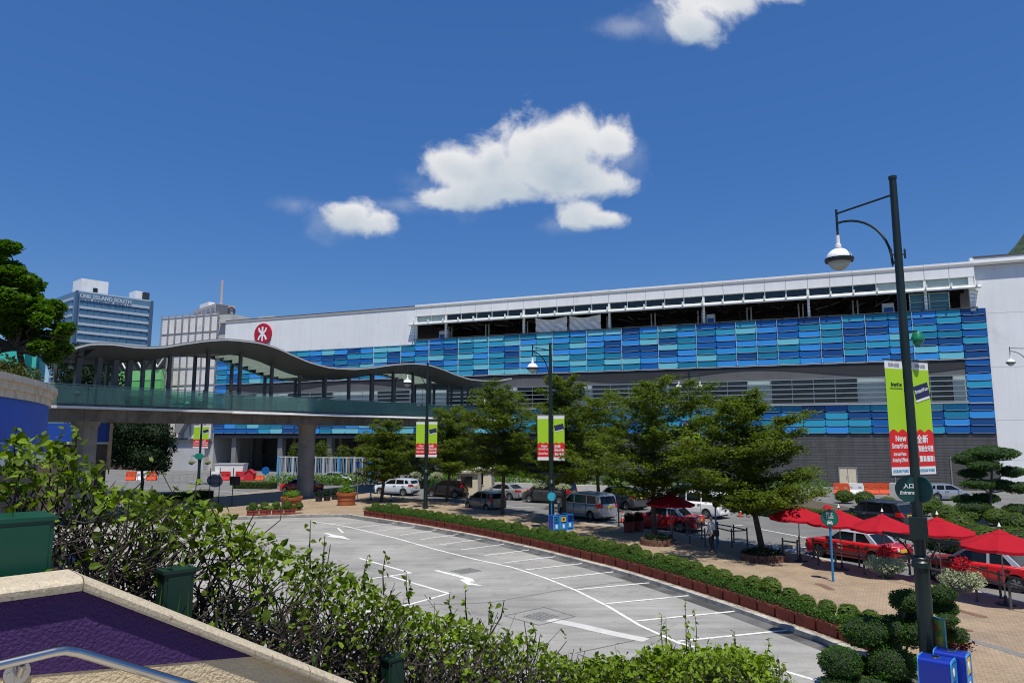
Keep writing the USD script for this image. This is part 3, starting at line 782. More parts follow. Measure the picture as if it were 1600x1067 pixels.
b = B(); b.sheet(ce + FN * 0.28, EX, ZU, mk_.union(up_).union(dn_), 0.05, FN); sg.part('emblem', b, mat('sign_white', (0.8, 0.8, 0.8), 0.4), True)

# two loose white sheets hung in the open level
for px0, px1, lab in ((836, 885, 'loose white sheet hung in the open top floor, left one of the pair'), (889, 938, 'loose white sheet hung in the open top floor, right one of the pair')):
    a0, a1 = U(px1, 0, 505), U(px0, 0, 505); n = 24
    gu, gz = np.meshgrid(np.linspace(0, 1, n), np.linspace(0, 1, n), indexing='ij')
    sag = 0.35 * np.sin(gu * math.pi) * (1 - gz) * 0
    zt = 21.75 - 0.35 * np.sin(gu * math.pi); zb = 19.75
    z = zb + (zt - zb) * gz
    nn = -0.25 + 0.1 * np.sin(gu * 9 + gz * 5) * gz + 0.05 * np.sin(gu * 23 - gz * 11)
    v = FP + FD * (a0 + (a1 - a0) * gu)[..., None] + FN * nn[..., None] + np.array([0, 0, 1.0]) * z[..., None]
    i, j = np.meshgrid(np.arange(n - 1), np.arange(n - 1), indexing='ij')
    q = np.stack([i * n + j, (i + 1) * n + j, (i + 1) * n + j + 1, i * n + j + 1], -1).reshape(-1, 4)
    b = B(); b.add(v.reshape(-1, 3), q); solo('white_sheet', b, mat('sheet_cloth', (0.62, 0.63, 0.61), 0.8), lab, 'sheet', smooth=True)

# ------------------------------------------------------------------ scaffolded end of the station
US0, US1 = U(358, 0, 515), U(249, 0, 540)
zt = ZF(300, 492)
sc = Thing('scaffolded_block', 'white block wrapped in netting and bamboo scaffold beside the bridge', 'scaffold block', F((US0 + US1) / 2, 0))
net = mat('white_netting', (0.72, 0.71, 0.70), 0.8, var=0.12, vscale=0.8, island=0.06, bump=0.02, bscale=3)
b = B(); slab(b, UL + 0.2, US1, 0, zt - .3, -14, -0.5); slab(b, US0, UL + .2, 14, zt - .3, -14, -0.5); sc.part('core', b, mat('render_grey', (0.45, 0.45, 0.44), 0.8, var=0.1, vscale=0.5), True)
cu = np.linspace(UL + 0.4, US1, 9); cz = np.linspace(5.2, zt, 8)
for i in range(8):
    for j in range(7):
        b = B(); slab(b, cu[i] + .06, cu[i + 1] - .06, cz[j] + .05, cz[j + 1] - .05, -0.4 + .02 * ((i * 3 + j) % 3), -0.34 + .02 * ((i * 3 + j) % 3)); sc.part('net_sheet', b, net, True)
b = B()
for a in cu:
    for d in (-0.12, 0.12): slab(b, a + d - 0.025, a + d + 0.025, 4.8, zt + 0.4, -0.2, -0.13)
    for z in np.arange(5.5, zt, 0.5): slab(b, a - 0.11, a + 0.11, z, z + 0.05, -0.22, -0.11)
for z in cz: slab(b, UL + .2, US1, z - 0.04, z + 0.04, -0.28, -0.2)
slab(b, cu[1], cu[-2], cz[-3] + .2, cz[-3] + .36, -0.1, 0.1)
sc.part('scaffold_poles', b, mat('scaffold_grey', (0.30, 0.28, 0.27), 0.7), True, kind='stuff')
b = B(); p0, p1 = F(UL + 3, 11.8, 0.3), F(US1 - 6, 6.2, 0.3)
b.bar(p0, p1, 1.0, 1.2); sc.part('stair_flight', b, mat('stair_grey', (0.25, 0.25, 0.26), 0.7), True)
b = B()
for q in range(12): c = p0 + (p1 - p0) * (q + .5) / 12; b.bar(c + FN * .52 + ZU * .6, c + FN * .52 + ZU * 1.5, .06)
b.bar(p0 + FN * .52 + ZU * 1.5, p1 + FN * .52 + ZU * 1.5, .07); sc.part('stair_rail', b, silver, True)
# low white building part below with a grey ramp wall
b = B(); slab(b, UL + 1, US1 + 2, 0, 4.6, -0.5, 0.6); sc.part('base_wall', b, mat('render_white', (0.45, 0.45, 0.46), 0.8, var=0.08, vscale=0.5), True)
b = B(); slab(b, UL + 0.6, US1 + 2.4, 4.6, 4.95, -0.5, 0.9); sc.part('base_roof', b, grey_clad, True)
for a in (UL + 9, UL + 12, UL + 15, UL + 18):
    b = B(); slab(b, a, a + 2.4, 2.3, 4.4, 0.6, 0.66); p = sc.part('window', b, glass_dark, True)
    b = B(); slab(b, a - .08, a, 2.2, 4.5, 0.6, 0.72); slab(b, a, a + 2.4, 2.2, 2.3, 0.6, 0.72); sc.part('frame', b, white_panel, True, parent=p)

# ------------------------------------------------------------------ towers and hill far behind
def tower(name, label, cat, cpx, cpy_top, Y, wr_px, wl_px, hdg, floors, wall, band, depth_l):
    """corner at pixel column cpx; right face runs to wr_px, left face to wl_px"""
    c = atY(cpx, cpy_top, Y)
    top = c[2]
    t = Thing(name, label, cat, (c[0], c[1], 0))
    def onray(px, d):
        a = ray(px, 475)[0]; s = (a * c[1] - c[0]) / (d[0] - a * d[1]); return s
    dr = unit([math.cos(hdg), math.sin(hdg), 0]); dl = np.array([-dr[1], dr[0], 0.0])
    sr, sl = onray(wr_px, dr), onray(wl_px, dl)
    c0 = np.array([c[0], c[1], 0])
    pg = Polygon([(c0)[:2], (c0 + dr * sr)[:2], (c0 + dr * sr + dl * sl)[:2], (c0 + dl * sl)[:2]])
    b = B(); b.poly(pg, 0, top); t.part('wall', b, wall, True)
    return t, c0, dr, dl, sr, sl, top


t, c0, dr, dl, sr, sl, top = tower('office_tower', 'blue glass office tower with pale floor bands, far behind the big tree', 'office tower', 118, 455, 330, 240, 86, 0.87, 14, mat('tower_glass', (0.10, 0.19, 0.29), 0.25, var=0.1, vscale=0.05), None, 0)
nrm_r, nrm_l = np.cross(dr, ZU), np.cross(ZU, dl)
bandm = mat('tower_band', (0.40, 0.47, 0.55), 0.5)
gl2 = mat('tower_glazing', (0.07, 0.16, 0.26), 0.15, var=0.15, vscale=0.1)
nf = 16; fh = top / nf * 0.62
for q in range(13):
    z = top - 3.4 - q * 4.05
    for (d, s, nn) in ((dr, sr, nrm_r), (dl, sl, nrm_l)):
        b = B(); b.cell(c0 + d * (s / 2) + nn * 0.2 + ZU * z, d * (s / 2 - 2.2), nn * 0.35, ZU * 0.62); t.part('floor_band', b, bandm, True)
    for m_ in range(10):
        a0 = 2.5 + (sr - 5) * m_ / 10
        b = B(); b.cell(c0 + dr * (a0 + (sr - 5) / 20) + nrm_r * 0.1 + ZU * (z - 2.0), dr * ((sr - 5) / 20 - 0.08), nrm_r * 0.15, ZU * 1.25); t.part('window', b, gl2, True)
    for m_ in range(4):
        a0 = 2.5 + (sl - 5) * m_ / 4
        b = B(); b.cell(c0 + dl * (a0 + (sl - 5) / 8) + nrm_l * 0.1 + ZU * (z - 2.0), dl * ((sl - 5) / 8 - 0.08), nrm_l * 0.15, ZU * 1.25); t.part('window', b, gl2, True)
b = B()
for a in (0.6, sr - 1.0): b.cell(c0 + dr * a + nrm_r * .4 + ZU * top / 2, dr * 0.5, nrm_r * .5, ZU * (top / 2 + 0.4))
t.part('corner_fin', b, mat('tower_navy', (0.06, 0.11, 0.2), 0.4), True)
def roofbox(a0, a1, d0, d1, h, m, nm):
    b = B(); b.cell(c0 + dr * (a0 + a1) / 2 + dl * (d0 + d1) / 2 + ZU * (top + h / 2), dr * (a1 - a0) / 2, dl * (d1 - d0) / 2, ZU * h / 2); return t.part(nm, b, m, True)
p = roofbox(sr * .10, sr * .43, 4, 16, 7.6, white_panel, 'roof_house')
b = B(); b.cell(c0 + dr * sr * .27 + dl * 3.9 + ZU * (top + 2.6), dr * 1.0, dl * .2, ZU * 1.0); t.part('vent', b, glass_dark, True, parent=p)
roofbox(sr * .79, sr * .90, 4, 12, 5.4, white_panel, 'roof_house'); roofbox(sr * .88, sr * .97, 3, 9, 5.0, mat('tower_dark', (0.03, 0.035, 0.05), 0.5), 'tank')
roofbox(0.5, sr - .5, 0.3, 1.0, 0.7, bandm, 'parapet')
tx = lettering('ONE ISLAND SOUTH', 1.7)
a, bb, cc, d_ = tx.bounds; from shapely import affinity
tx = affinity.scale(affinity.translate(tx, -a, 0), sr * .64 / (cc - a), 1.0, origin=(0, 0))
b = B(); b.sheet(c0 + dr * sr * .05 + nrm_r * 0.6 + ZU * (top - 2.7), dr, ZU, tx, 0.4, nrm_r); t.part('lettering', b, mat('letter_white', (0.48, 0.54, 0.60), 0.4), True)

t, c0, dr, dl, sr, sl, top = tower('hotel_tower', 'pale grey tower top with mast and dark round logo behind the scaffolding', 'tower', 337, 474, 260, 368, 303, 0.78, 6, mat('tower_pale', (0.42, 0.40, 0.41), 0.7, var=0.1, vscale=0.3), None, 0)
nrm_r = np.cross(dr, ZU); nrm_l = np.cross(ZU, dl)
b = B(); b.cell(c0 + dr * sr * .42 + dl * 3 + ZU * (top + 4.4), dr * .34, dl * .34, ZU * 5.5); t.part('mast', b, mat('mast_pink', (0.5, 0.40, 0.38), 0.6), True)
b = B(); b.cell(c0 + dl * sl * .55 + dr * 1.5 + ZU * (top + .5), dl * sl * .2, dr * 1.2, ZU * 1.2); t.part('roof_plant', b, white_panel, True)
b = B(); lc = c0 + dr * sr * .80 + nrm_r * .2 + ZU * (top - 2.2); b.sheet(lc, dr, ZU, disc2(1.5).difference(disc2(1.0)), .2, nrm_r); b.sheet(lc - ZU * 3.2, dr, ZU, centred(lettering('HOTEL', .7)), .2, nrm_r) if False else None
t.part('logo', b, mat('logo_dark', (0.04, 0.045, 0.06), .5), True)
b = B(); b.cell(c0 + dr * sr * .32 + nrm_r * .1 + ZU * (top - 3), dr * sr * .3, nrm_r * .14, ZU * 2.8); t.part('dark_panel', b, mat('panel_slate', (0.13, 0.14, 0.16), .6), True)
for q in range(8):
    for m_ in range(5):
        b = B(); b.cell(c0 + dl * (sl * (m_ + .5) / 5) + nrm_l * .06 + ZU * (top - 2 - q * 2.6), dl * sl * .07, nrm_l * .1, ZU * .8); t.part('window', b, mat('tower_pale_glass', (0.25, 0.25, 0.28), .3), True)
# low grey roof house next to it
p = F(U(372), 24.6, -8); b = B(); slab(b, U(385), U(360), 24.6, 26.0, -9, -5); st.part('roof_plant', b, mat('render_grey', (0.45, 0.45, 0.44), 0.8), True)

# wooded hill on the far right, and far land low along the horizon
def hill(nm, cx, cy, rx, ry, h, seed, m):
    n = 90; gx, gy = np.meshgrid(np.linspace(-1, 1, n), np.linspace(-1, 1, n), indexing='ij')
    r = np.sqrt(gx ** 2 + gy ** 2); z = np.clip(1 - r, 0, 1) ** .9 * h
    P = np.stack([cx + gx * rx, cy + gy * ry, np.zeros_like(gx)], -1)
    z = z * (0.8 + 0.45 * meshkit.fbm(P / 90.0, 4, seed)) + (z > 1) * 5 * meshkit.fbm(P / 9.0, 3, seed + 9)
    P[..., 2] = z - 0.5
    i, j = np.meshgrid(np.arange(n - 1), np.arange(n - 1), indexing='ij')
    q = np.stack([i * n + j, (i + 1) * n + j, (i + 1) * n + j + 1, i * n + j + 1], -1).reshape(-1, 4)
    b = B(); b.add(P.reshape(-1, 3), q); solo(nm, b, m, kind='structure', smooth=True)
hm = mat('hill_green', (0.045, 0.085, 0.035), 0.9, var=0.5, vscale=0.12, bump=1.5, bscale=0.25)
hill('hill', 657, 560, 330, 300, 412, 4, hm)
# ------------------------------------------------------------------ footbridge
BD = unit([0.53, 0.85, 0]); BN = np.array([BD[1], -BD[0], 0.0]); BP = np.array([-28.0, 46.0, 0.0])


def BR(s, d, z): return BP + BD * s + BN * d + np.array([0, 0, z])


def bray(px, py, d=0.0):
    """where the ray of a pixel meets the vertical plane at distance d beside the bridge edge -> (s, z)"""
    a, b = ray(px, py); o = BP + BN * d
    s = (a * o[1] - o[0]) / (BD[0] - a * BD[1])
    return s, EYE + b * (o[1] + BD[1] * s)


S0, S1, W = -13.0, 52.5, 6.6
conc_b = mat('bridge_concrete', (0.17, 0.145, 0.115), 0.85, streak=.35, var=0.3, vscale=0.5, dirt=((0.09, 0.07, 0.055), 0.7, 0.48, 0.68, 0.8), bump=0.004, bscale=15)
conc_p = mat('pillar_concrete', (0.26, 0.255, 0.245), 0.85, streak=.3, var=0.2, vscale=0.6, dirt=((0.16, 0.15, 0.14), 0.8, 0.5, 0.7, 0.6))
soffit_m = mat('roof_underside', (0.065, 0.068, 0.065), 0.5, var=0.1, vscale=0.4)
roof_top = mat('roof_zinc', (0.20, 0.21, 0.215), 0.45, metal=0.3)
col_m = mat('bridge_column_paint', (0.075, 0.082, 0.08), 0.45)
edge_w = mat('edge_white', (0.66, 0.66, 0.64), 0.5, var=0.1, vscale=1.5)
br = Thing('footbridge', 'covered footbridge with wavy dark roof and green glass sides on round pillars', 'footbridge', BR(18, -W / 2, 0))
b = B()
for s in np.arange(S0, S1, 6.55):
    b = B(); b.cell(BR(s + 3.275, -W / 2, 7.22), BD * 3.265, BN * (W / 2 - 0.35), ZU * 0.40); br.part('girder', b, conc_b, True)
b = B(); b.cell(BR((S0 + S1) / 2, -W / 2, 7.69), BD * (S1 - S0) / 2, BN * (W / 2), ZU * 0.06); br.part('deck', b, mat('deck_grey', (0.25, 0.25, 0.24), .8), True)
for dd in (0.06, -W - 0.06):
    b = B(); b.cell(BR((S0 + S1) / 2, dd, 7.70), BD * (S1 - S0) / 2, BN * 0.06, ZU * 0.085); br.part('edge_strip', b, edge_w, True)
    b = B(); b.cell(BR((S0 + S1) / 2, dd * .9 - (.1 if dd > 0 else -.1), 7.86), BD * (S1 - S0) / 2, BN * 0.04, ZU * 0.075); br.part('shoe_rail', b, col_m, True)
b = B(); b.tube([BR(11, 0.19, 7.62), BR(S1, 0.19, 7.62)], 0.07, 8); br.part('pipe', b, edge_w, True, smooth=40)
gpane = panemat('bridge_glass', (0.50, 0.74, 0.66), opac=0.14)
pw_ = 2.18
for s in np.arange(S0, S1 - 1, pw_):
    b = B(); b.cell(BR(s + pw_ / 2, -0.03, 8.52), BD * (pw_ / 2 - 0.015), BN * 0.008, ZU * 0.6); br.part('glass_pane', b, gpane, True)
    b = B(); b.cell(BR(s + pw_ / 2, -W + 0.03, 8.52), BD * (pw_ / 2 - 0.015), BN * 0.008, ZU * 0.6); br.part('glass_pane', b, gpane, True)
for dd in (-0.12, -W + 0.12):
    b = B(); b.tube([BR(S0, dd, 9.2), BR(S1, dd, 9.2)], 0.03, 6); br.part('handrail', b, silver, True)
# wavy roof
EAVE_D = 1.25
ep = [bray(px, py, EAVE_D) for px, py in [(40, 566), (95, 552), (120, 541), (150, 535), (180, 536), (210, 540), (245, 541), (290, 535), (330, 530), (360, 529), (400, 533), (430, 541), (460, 554), (490, 566), (520, 573), (550, 575), (580, 573), (610, 569), (640, 567), (665, 568), (690, 575), (715, 585), (740, 592), (770, 594), (800, 590)]]
es, ez = np.array(ep).T
from scipy.interpolate import PchipInterpolator
eave = PchipInterpolator(es, ez)
RS0, RS1 = bray(90, 552, EAVE_D)[0], min(es[-1], 53.5)
RS = np.linspace(RS0, RS1, 90)


def skew(d): return bray(90, 552, d)[0] - RS0     # the roof's end is cut on the skew


def strip(d0, z0, d1, z1, th, s_lo=None, s_hi=None):
    """a band of the roof between two lines along the bridge, following the wave"""
    S = RS if s_lo is None else np.linspace(s_lo, s_hi, max(4, int((s_hi - s_lo) * 2)))
    e = eave(S); n = len(S)
    k0, k1 = (skew(d0), skew(d1)) if s_lo is None or s_lo == RS0 else (0, 0)
    P = []
    for q, s in enumerate(S):
        w_ = 1 - q / (n - 1); sa, sb = s + k0 * w_, s + k1 * w_; ea, eb = float(eave(min(sa, RS1))), float(eave(min(sb, RS1)))
        P.append(np.stack([BR(sa, d0, ea + z0), BR(sb, d1, eb + z1), BR(sb, d1, eb + z1 + th), BR(sa, d0, ea + z0 + th)]))
    P = np.stack(P)
    i, j = np.meshgrid(np.arange(n - 1), np.arange(4), indexing='ij')
    q = np.stack([i * 4 + j, i * 4 + (j + 1) % 4, (i + 1) * 4 + (j + 1) % 4, (i + 1) * 4 + j], -1).reshape(-1, 4)
    b = B(); b.add(P.reshape(-1, 3), q); b.add(P[0], [[3, 2, 1, 0]]); b.add(P[-1], [[0, 1, 2, 3]])
    return b


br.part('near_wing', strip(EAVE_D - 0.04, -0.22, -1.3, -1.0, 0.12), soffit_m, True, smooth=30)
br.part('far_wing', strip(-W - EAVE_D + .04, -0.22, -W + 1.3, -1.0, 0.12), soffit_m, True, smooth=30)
br.part('eave_trim', strip(EAVE_D, -0.16, EAVE_D - 0.10, -0.16, 0.07), edge_w, True, smooth=30)
br.part('eave_trim', strip(-W - EAVE_D, -0.16, -W - EAVE_D + 0.10, -0.16, 0.07), edge_w, True, smooth=30)
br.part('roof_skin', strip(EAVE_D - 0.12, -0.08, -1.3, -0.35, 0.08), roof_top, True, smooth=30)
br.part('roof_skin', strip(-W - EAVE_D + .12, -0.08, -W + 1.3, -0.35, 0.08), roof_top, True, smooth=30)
lights = [(bray(365, 550, -1.3)[0], bray(485, 560, -1.3)[0]), (bray(615, 560, -1.3)[0], bray(690, 570, -1.3)[0])]
cuts = [RS0] + [v for ab in lights for v in ab] + [RS1]
for k in range(0, len(cuts), 2):
    br.part('ceiling', strip(-1.3, -0.95, -W + 1.3, -0.95, 0.3, cuts[k], cuts[k + 1]), soffit_m, True, smooth=30)
for a, bb in lights:
    br.part('skylight', strip(-1.3, -0.3, -W + 1.3, -0.3, 0.03, a, bb), panemat('skylight_glass', (0.7, 0.8, 0.75), opac=0.1), True)
    for s in np.arange(a + .3, bb, 0.85):
        e_ = float(eave(s)); b = B(); b.cell(BR(s, -W / 2, e_ - 0.62), BD * 0.03, BN * (W / 2 - 1.3), ZU * 0.22); br.part('skylight_louvre', b, edge_w, True)
# end board with a dark display
e_ = float(eave(RS0))
pa_, pb_ = BR(RS0, EAVE_D - .1, e_ - .5), BR(RS0 + skew(-W - EAVE_D + .1), -W - EAVE_D + .1, e_ - .5)
b = B(); b.bar(pa_, pb_, .16, .7); br.part('end_board', b, soffit_m, True)
s_a, s_b = bray(100, 556, .6)[0], bray(146, 556, .6)[0]
b = strip(0.75, -0.42, -0.75, -0.885, 0.02, max(RS0 + .2, s_a), s_b); br.part('display', b, mat('display_dark', (0.01, 0.01, 0.012), .2), True)
def column(s, d, w=0.17):
    e_ = float(eave(np.clip(s, RS0, RS1))); b = B(); b.cell(BR(s, d, (7.74 + e_ - 0.85) / 2), BD * w, BN * w, ZU * (e_ - 0.85 - 7.74) / 2)
    p = br.part('column', b, col_m, True)
    b = B(); b.cell(BR(s, d, 7.79), BD * (w + .1), BN * (w + .1), ZU * 0.04); br.part('base_plate', b, silver, True, parent=p)
for px in (120, 152, 178, 200, 222, 263, 323, 374, 424, 468, 508, 545, 580, 614, 645, 672, 700, 722, 737):
    s = bray(px, 600, -0.9)[0]; column(s, -0.9, 0.17 if px < 210 else 0.115)
for s in np.arange(S0 + 10, S1 - 1, 3.6): column(s, -W + 0.9, 0.11)
# pendant lamps under the roof
for px, py in ((115, 574), (345, 558), (472, 587)):
    s = bray(px, py, -1.2)[0]; e_ = float(eave(s)); b = B()
    b.tube([BR(s, -1.6, e_ - .95), BR(s, -1.6, e_ - 1.35)], 0.015, 5); b.lathe([(0.0, .0), (.1, -.02), (.17, -.2), (.15, -.22), (0, -.22)][::-1], 10, BR(s, -1.6, e_ - 1.33))
    br.part('pendant_lamp', b, edge_w, True)
for px, wd in ((480, 13.0), (133, 17.0)):
    a = ray(px, 677)[0]; o = BP - BN * W / 2; s = (a * o[1] - o[0]) / (BD[0] - a * BD[1]); c = BR(s, -W / 2, 0)
    b = B(); b.lathe([(0, 0), (0.80, 0), (0.80, 0.02), (0.76, 0.3), (0.76, 6.4), (0.95, 6.85), (0, 6.85)], 28, c)
    br.part('pillar', b, conc_p, True, smooth=40)
s_ = bray(160, 690, -W / 2)[0]

# ------------------------------------------------------------------ blue curved terrace wall at the left edge, with planting on top
cw_c = np.array([-48.5, 6.8]); cw_R = 36.7
an0, an1 = math.radians(22), math.radians(62)
def arc(r, a0, a1, n=40): t = np.linspace(a0, a1, n); return cw_c + r * np.stack([np.cos(t), np.sin(t)], -1)
tp = atY(75, 612, 27.0)
# tangent point angle as seen from the eye
dd_ = cw_c / np.linalg.norm(cw_c); Dc = np.linalg.norm(cw_c); th = math.asin(cw_R / Dc)
blue_w = mat('blue_wall_paint', (0.006, 0.055, 0.32), 0.55, var=0.08, vscale=0.4, bump=0.003, bscale=25)
stone_c = mat('stone_coping', (0.56, 0.45, 0.32), 0.8, var=0.15, vscale=1.2, dirt=((0.2, 0.17, 0.13), 1.5, 0.5, 0.72, 0.6))
dw = Thing('terrace_wall', 'tall curved bright blue wall with stone coping at the left edge', 'wall', (*arc(cw_R, .9, .9, 1)[0], 0))
ZC = 7.62
def ring_wall(r0, r1, z0, z1):
    return B().poly(Polygon(np.vstack([arc(r1, math.radians(-10), math.radians(75)), arc(r0, math.radians(-10), math.radians(75))[::-1]])), z0, z1)
dw.part('wall', ring_wall(cw_R - 0.6, cw_R, 5.35, ZC - 0.62), blue_w, True, smooth=30)
dw.part('base_trim', ring_wall(cw_R - 0.6, cw_R + .05, 5.05, 5.35), mat('trim_white', (0.6, 0.6, 0.58), .7, var=.1, vscale=1), True, smooth=30)
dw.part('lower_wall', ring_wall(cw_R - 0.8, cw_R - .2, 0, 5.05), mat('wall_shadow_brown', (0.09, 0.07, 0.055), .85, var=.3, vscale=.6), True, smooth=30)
t0_, t1_ = math.radians(-10), math.radians(75)
nseg = 26
for k in range(nseg):
    a0, a1 = t0_ + (t1_ - t0_) * k / nseg + 0.0004, t0_ + (t1_ - t0_) * (k + 1) / nseg - 0.0004
    b = B()
    for r1, z0, z1 in ((cw_R + 0.06, ZC - .62, ZC - .40), (cw_R + 0.14, ZC - .40, ZC - .18), (cw_R + .24, ZC - .18, ZC)):
        b.poly(Polygon(np.vstack([arc(r1, a0, a1, 4), arc(cw_R - .62, a0, a1, 4)[::-1]])), z0, z1)
    dw.part('coping_stone', b, stone_c, True)
tb = B(); tb.poly(Polygon(np.vstack([arc(cw_R - .6, t0_, t1_), [cw_c]])), 0, ZC - 0.25); solo('terrace', tb, mat('soil', (0.07, 0.055, 0.035), 0.95), kind='structure')
# blue wall and void under the bridge
uw = Thing('underbridge_wall', 'blue painted wall with white trim in the shade below the bridge', 'wall', atY(110, 740, 52) * [1, 1, 0])
c0, c1 = atY(60, 677, 55), atY(168, 677, 55)
def flatbox(p, q, z0, z1, th):
    p, q = np.array([p[0], p[1], 0.]), np.array([q[0], q[1], 0.]); d = unit(q - p); n_ = np.array([d[1], -d[0], 0]); b = B()
    b.cell((p + q) / 2 + ZU * (z0 + z1) / 2, (q - p) / 2, n_ * th / 2, ZU * (z1 - z0) / 2); return b
uw.part('blue_band', flatbox(c0, c1, 5.35, 6.8, .5), blue_w, True)
uw.part('trim', flatbox(c0, c1, 5.2, 5.35, .56), mat('trim_white', (0.6, 0.6, 0.58), .7), True)
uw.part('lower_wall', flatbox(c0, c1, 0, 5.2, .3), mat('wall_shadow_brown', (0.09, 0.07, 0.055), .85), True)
b = B(); c = atY(166, 690, 55.5); b.poly(Polygon([(c[0] - .3, c[1] - .3), (c[0] + .3, c[1] - .3), (c[0] + .3, c[1] + .3), (c[0] - .3, c[1] + .3)]), 3.2, 6.8); uw.part('pier', b, stone_c, True)
# mural building behind the big tree
mb = Thing('mural_building', 'teal building with orange and blue painted mural behind the big tree', 'building', atY(20, 677, 62) * [1, 1, 0])
c0, c1 = atY(-120, 677, 62), atY(40, 677, 62); c2 = atY(56, 677, 66)
mb.part('wall', flatbox(c0, c1, 0, 13.6, 2), mat('mural_teal', (0.03, 0.42, 0.36), .6, var=.15, vscale=.5), True)
mb.part('corner', flatbox(c1, c2, 0, 13.2, .6), mat('mural_teal_pale', (0.06, 0.48, 0.42), .6, var=.1, vscale=.4), True)
n_ = unit(np.array([(c2 - c1)[1], -(c2 - c1)[0], 0]))
def mural(p, q, za, zb, m, nm):
    d = (q - p) * [1, 1, 0]; L_ = np.linalg.norm(d); d = d / L_; nn_ = np.array([d[1], -d[0], 0]); b = B()
    t = np.linspace(0, L_, 20); z = za + 0.35 * np.sin(t * 2.2)
    b.sheet(p * [1, 1, 0] + nn_ * (.31 if nm.endswith('corner') else 1.01), d, ZU, Polygon(np.vstack([np.column_stack([t, z]), [[L_, zb], [0, zb]]])), .03, nn_); mb.part('mural', b, m, True)
mural(c1, c2, 8.7, 7.6, mat('mural_orange', (0.7, 0.3, 0.03), .6), 'corner'); mural(c1, c2, 10.2, 9.0, mat('mural_blue', (0.05, 0.14, 0.42), .6), 'corner')
mural(c0, c1, 9.0, 8.2, mat('mural_pale', (0.3, 0.6, 0.55), .6), 'wall')
# green striped building seen through the bridge
gb = Thing('green_building', 'building of stepped green panels with white zigzag trusses, seen through the bridge', 'building', atY(215, 677, 118) * [1, 1, 0])
c0, c1 = atY(150, 677, 122), atY(249, 677, 116)
gm = [mat('green_pale', (0.20, 0.52, 0.19), .6), mat('green_mid', (0.12, 0.42, 0.12), .6), mat('green_deep', (0.05, 0.24, 0.05), .6)]
gb.part('wall', flatbox(c0, c1, 0, 10.9, .5), mat('brown_wall', (0.10, 0.07, 0.05), .8), True)
for k, (z0, z1) in enumerate(((14.9, 16.6), (13.2, 14.85), (11.0, 13.15))):
    for q in range(4):
        pa, pb = c0 + (c1 - c0) * q / 4, c0 + (c1 - c0) * (q + .985) / 4
        b = flatbox(pa, pb, z0, z1, .8 - k * .1)
        gb.part('green_panel', b, gm[k], True)
gb.part('eave', flatbox(c0, c1, 16.7, 19.5, .6), mat('eave_dark', (0.03, 0.035, 0.03), .7), True)
d = unit((c1 - c0) * [1, 1, 0]); nn_ = np.array([d[1], -d[0], 0])
for q in range(6):
    p = c0 * [1, 1, 0] + d * (5 + q * 1.9) + nn_ * .6; b = B(); b.bar(p + ZU * (17 if q % 2 else 19.2), p + d * 1.9 + ZU * (19.2 if q % 2 else 17), .16); gb.part('truss', b, steel_w, True)

# ------------------------------------------------------------------ street lamps with banners, baskets
pole_g = mat('lamp_post_green', (0.005, 0.015, 0.014), 0.42, var=0.2, vscale=2.0, spec=0.5)
pole_k = mat('lamp_black', (0.015, 0.018, 0.02), 0.4)
lampwhite = mat('lamp_white', (0.8, 0.8, 0.8), 0.35)
bowl_m = panemat('lamp_bowl', (0.62, 0.62, 0.52), opac=0.45)
RIGHT = lambda px: None


def lamp_head(t, tip, r=0.33):
    b = B(); b.lathe([(0.0, 0.34), (0.055, 0.34), (0.055, 0.1), (0.085, 0.08), (0.085, 0.0), (0.0, 0.0)][::-1], 12, tip - ZU * 0.34); t.part('lamp_neck', b, lampwhite, smooth=40)
    c = tip - ZU * 0.36
    th_ = np.linspace(0, math.pi / 2, 9)
    b = B(); b.lathe([(r * math.sin(q), r * 0.92 * math.cos(q) - r * 0.92) for q in th_][::-1], 22, c); t.part('lamp_shade', b, lampwhite, smooth=40)
    zr = c - ZU * r * 0.92
    b = B(); b.lathe([(r * .98, 0.02), (r * 1.12, 0.02), (r * 1.14, -0.03), (r * 1.08, -0.08), (r * .9, -0.08), (r * .9, 0.02)][::-1], 22, zr); t.part('lamp_ring', b, pole_k, smooth=40)
    b = B(); b.lathe([(r * .88 * math.sin(q), -r * .86 * math.cos(q) - 0.03) for q in th_], 20, zr); t.part('lamp_bowl', b, bowl_m, smooth=40)


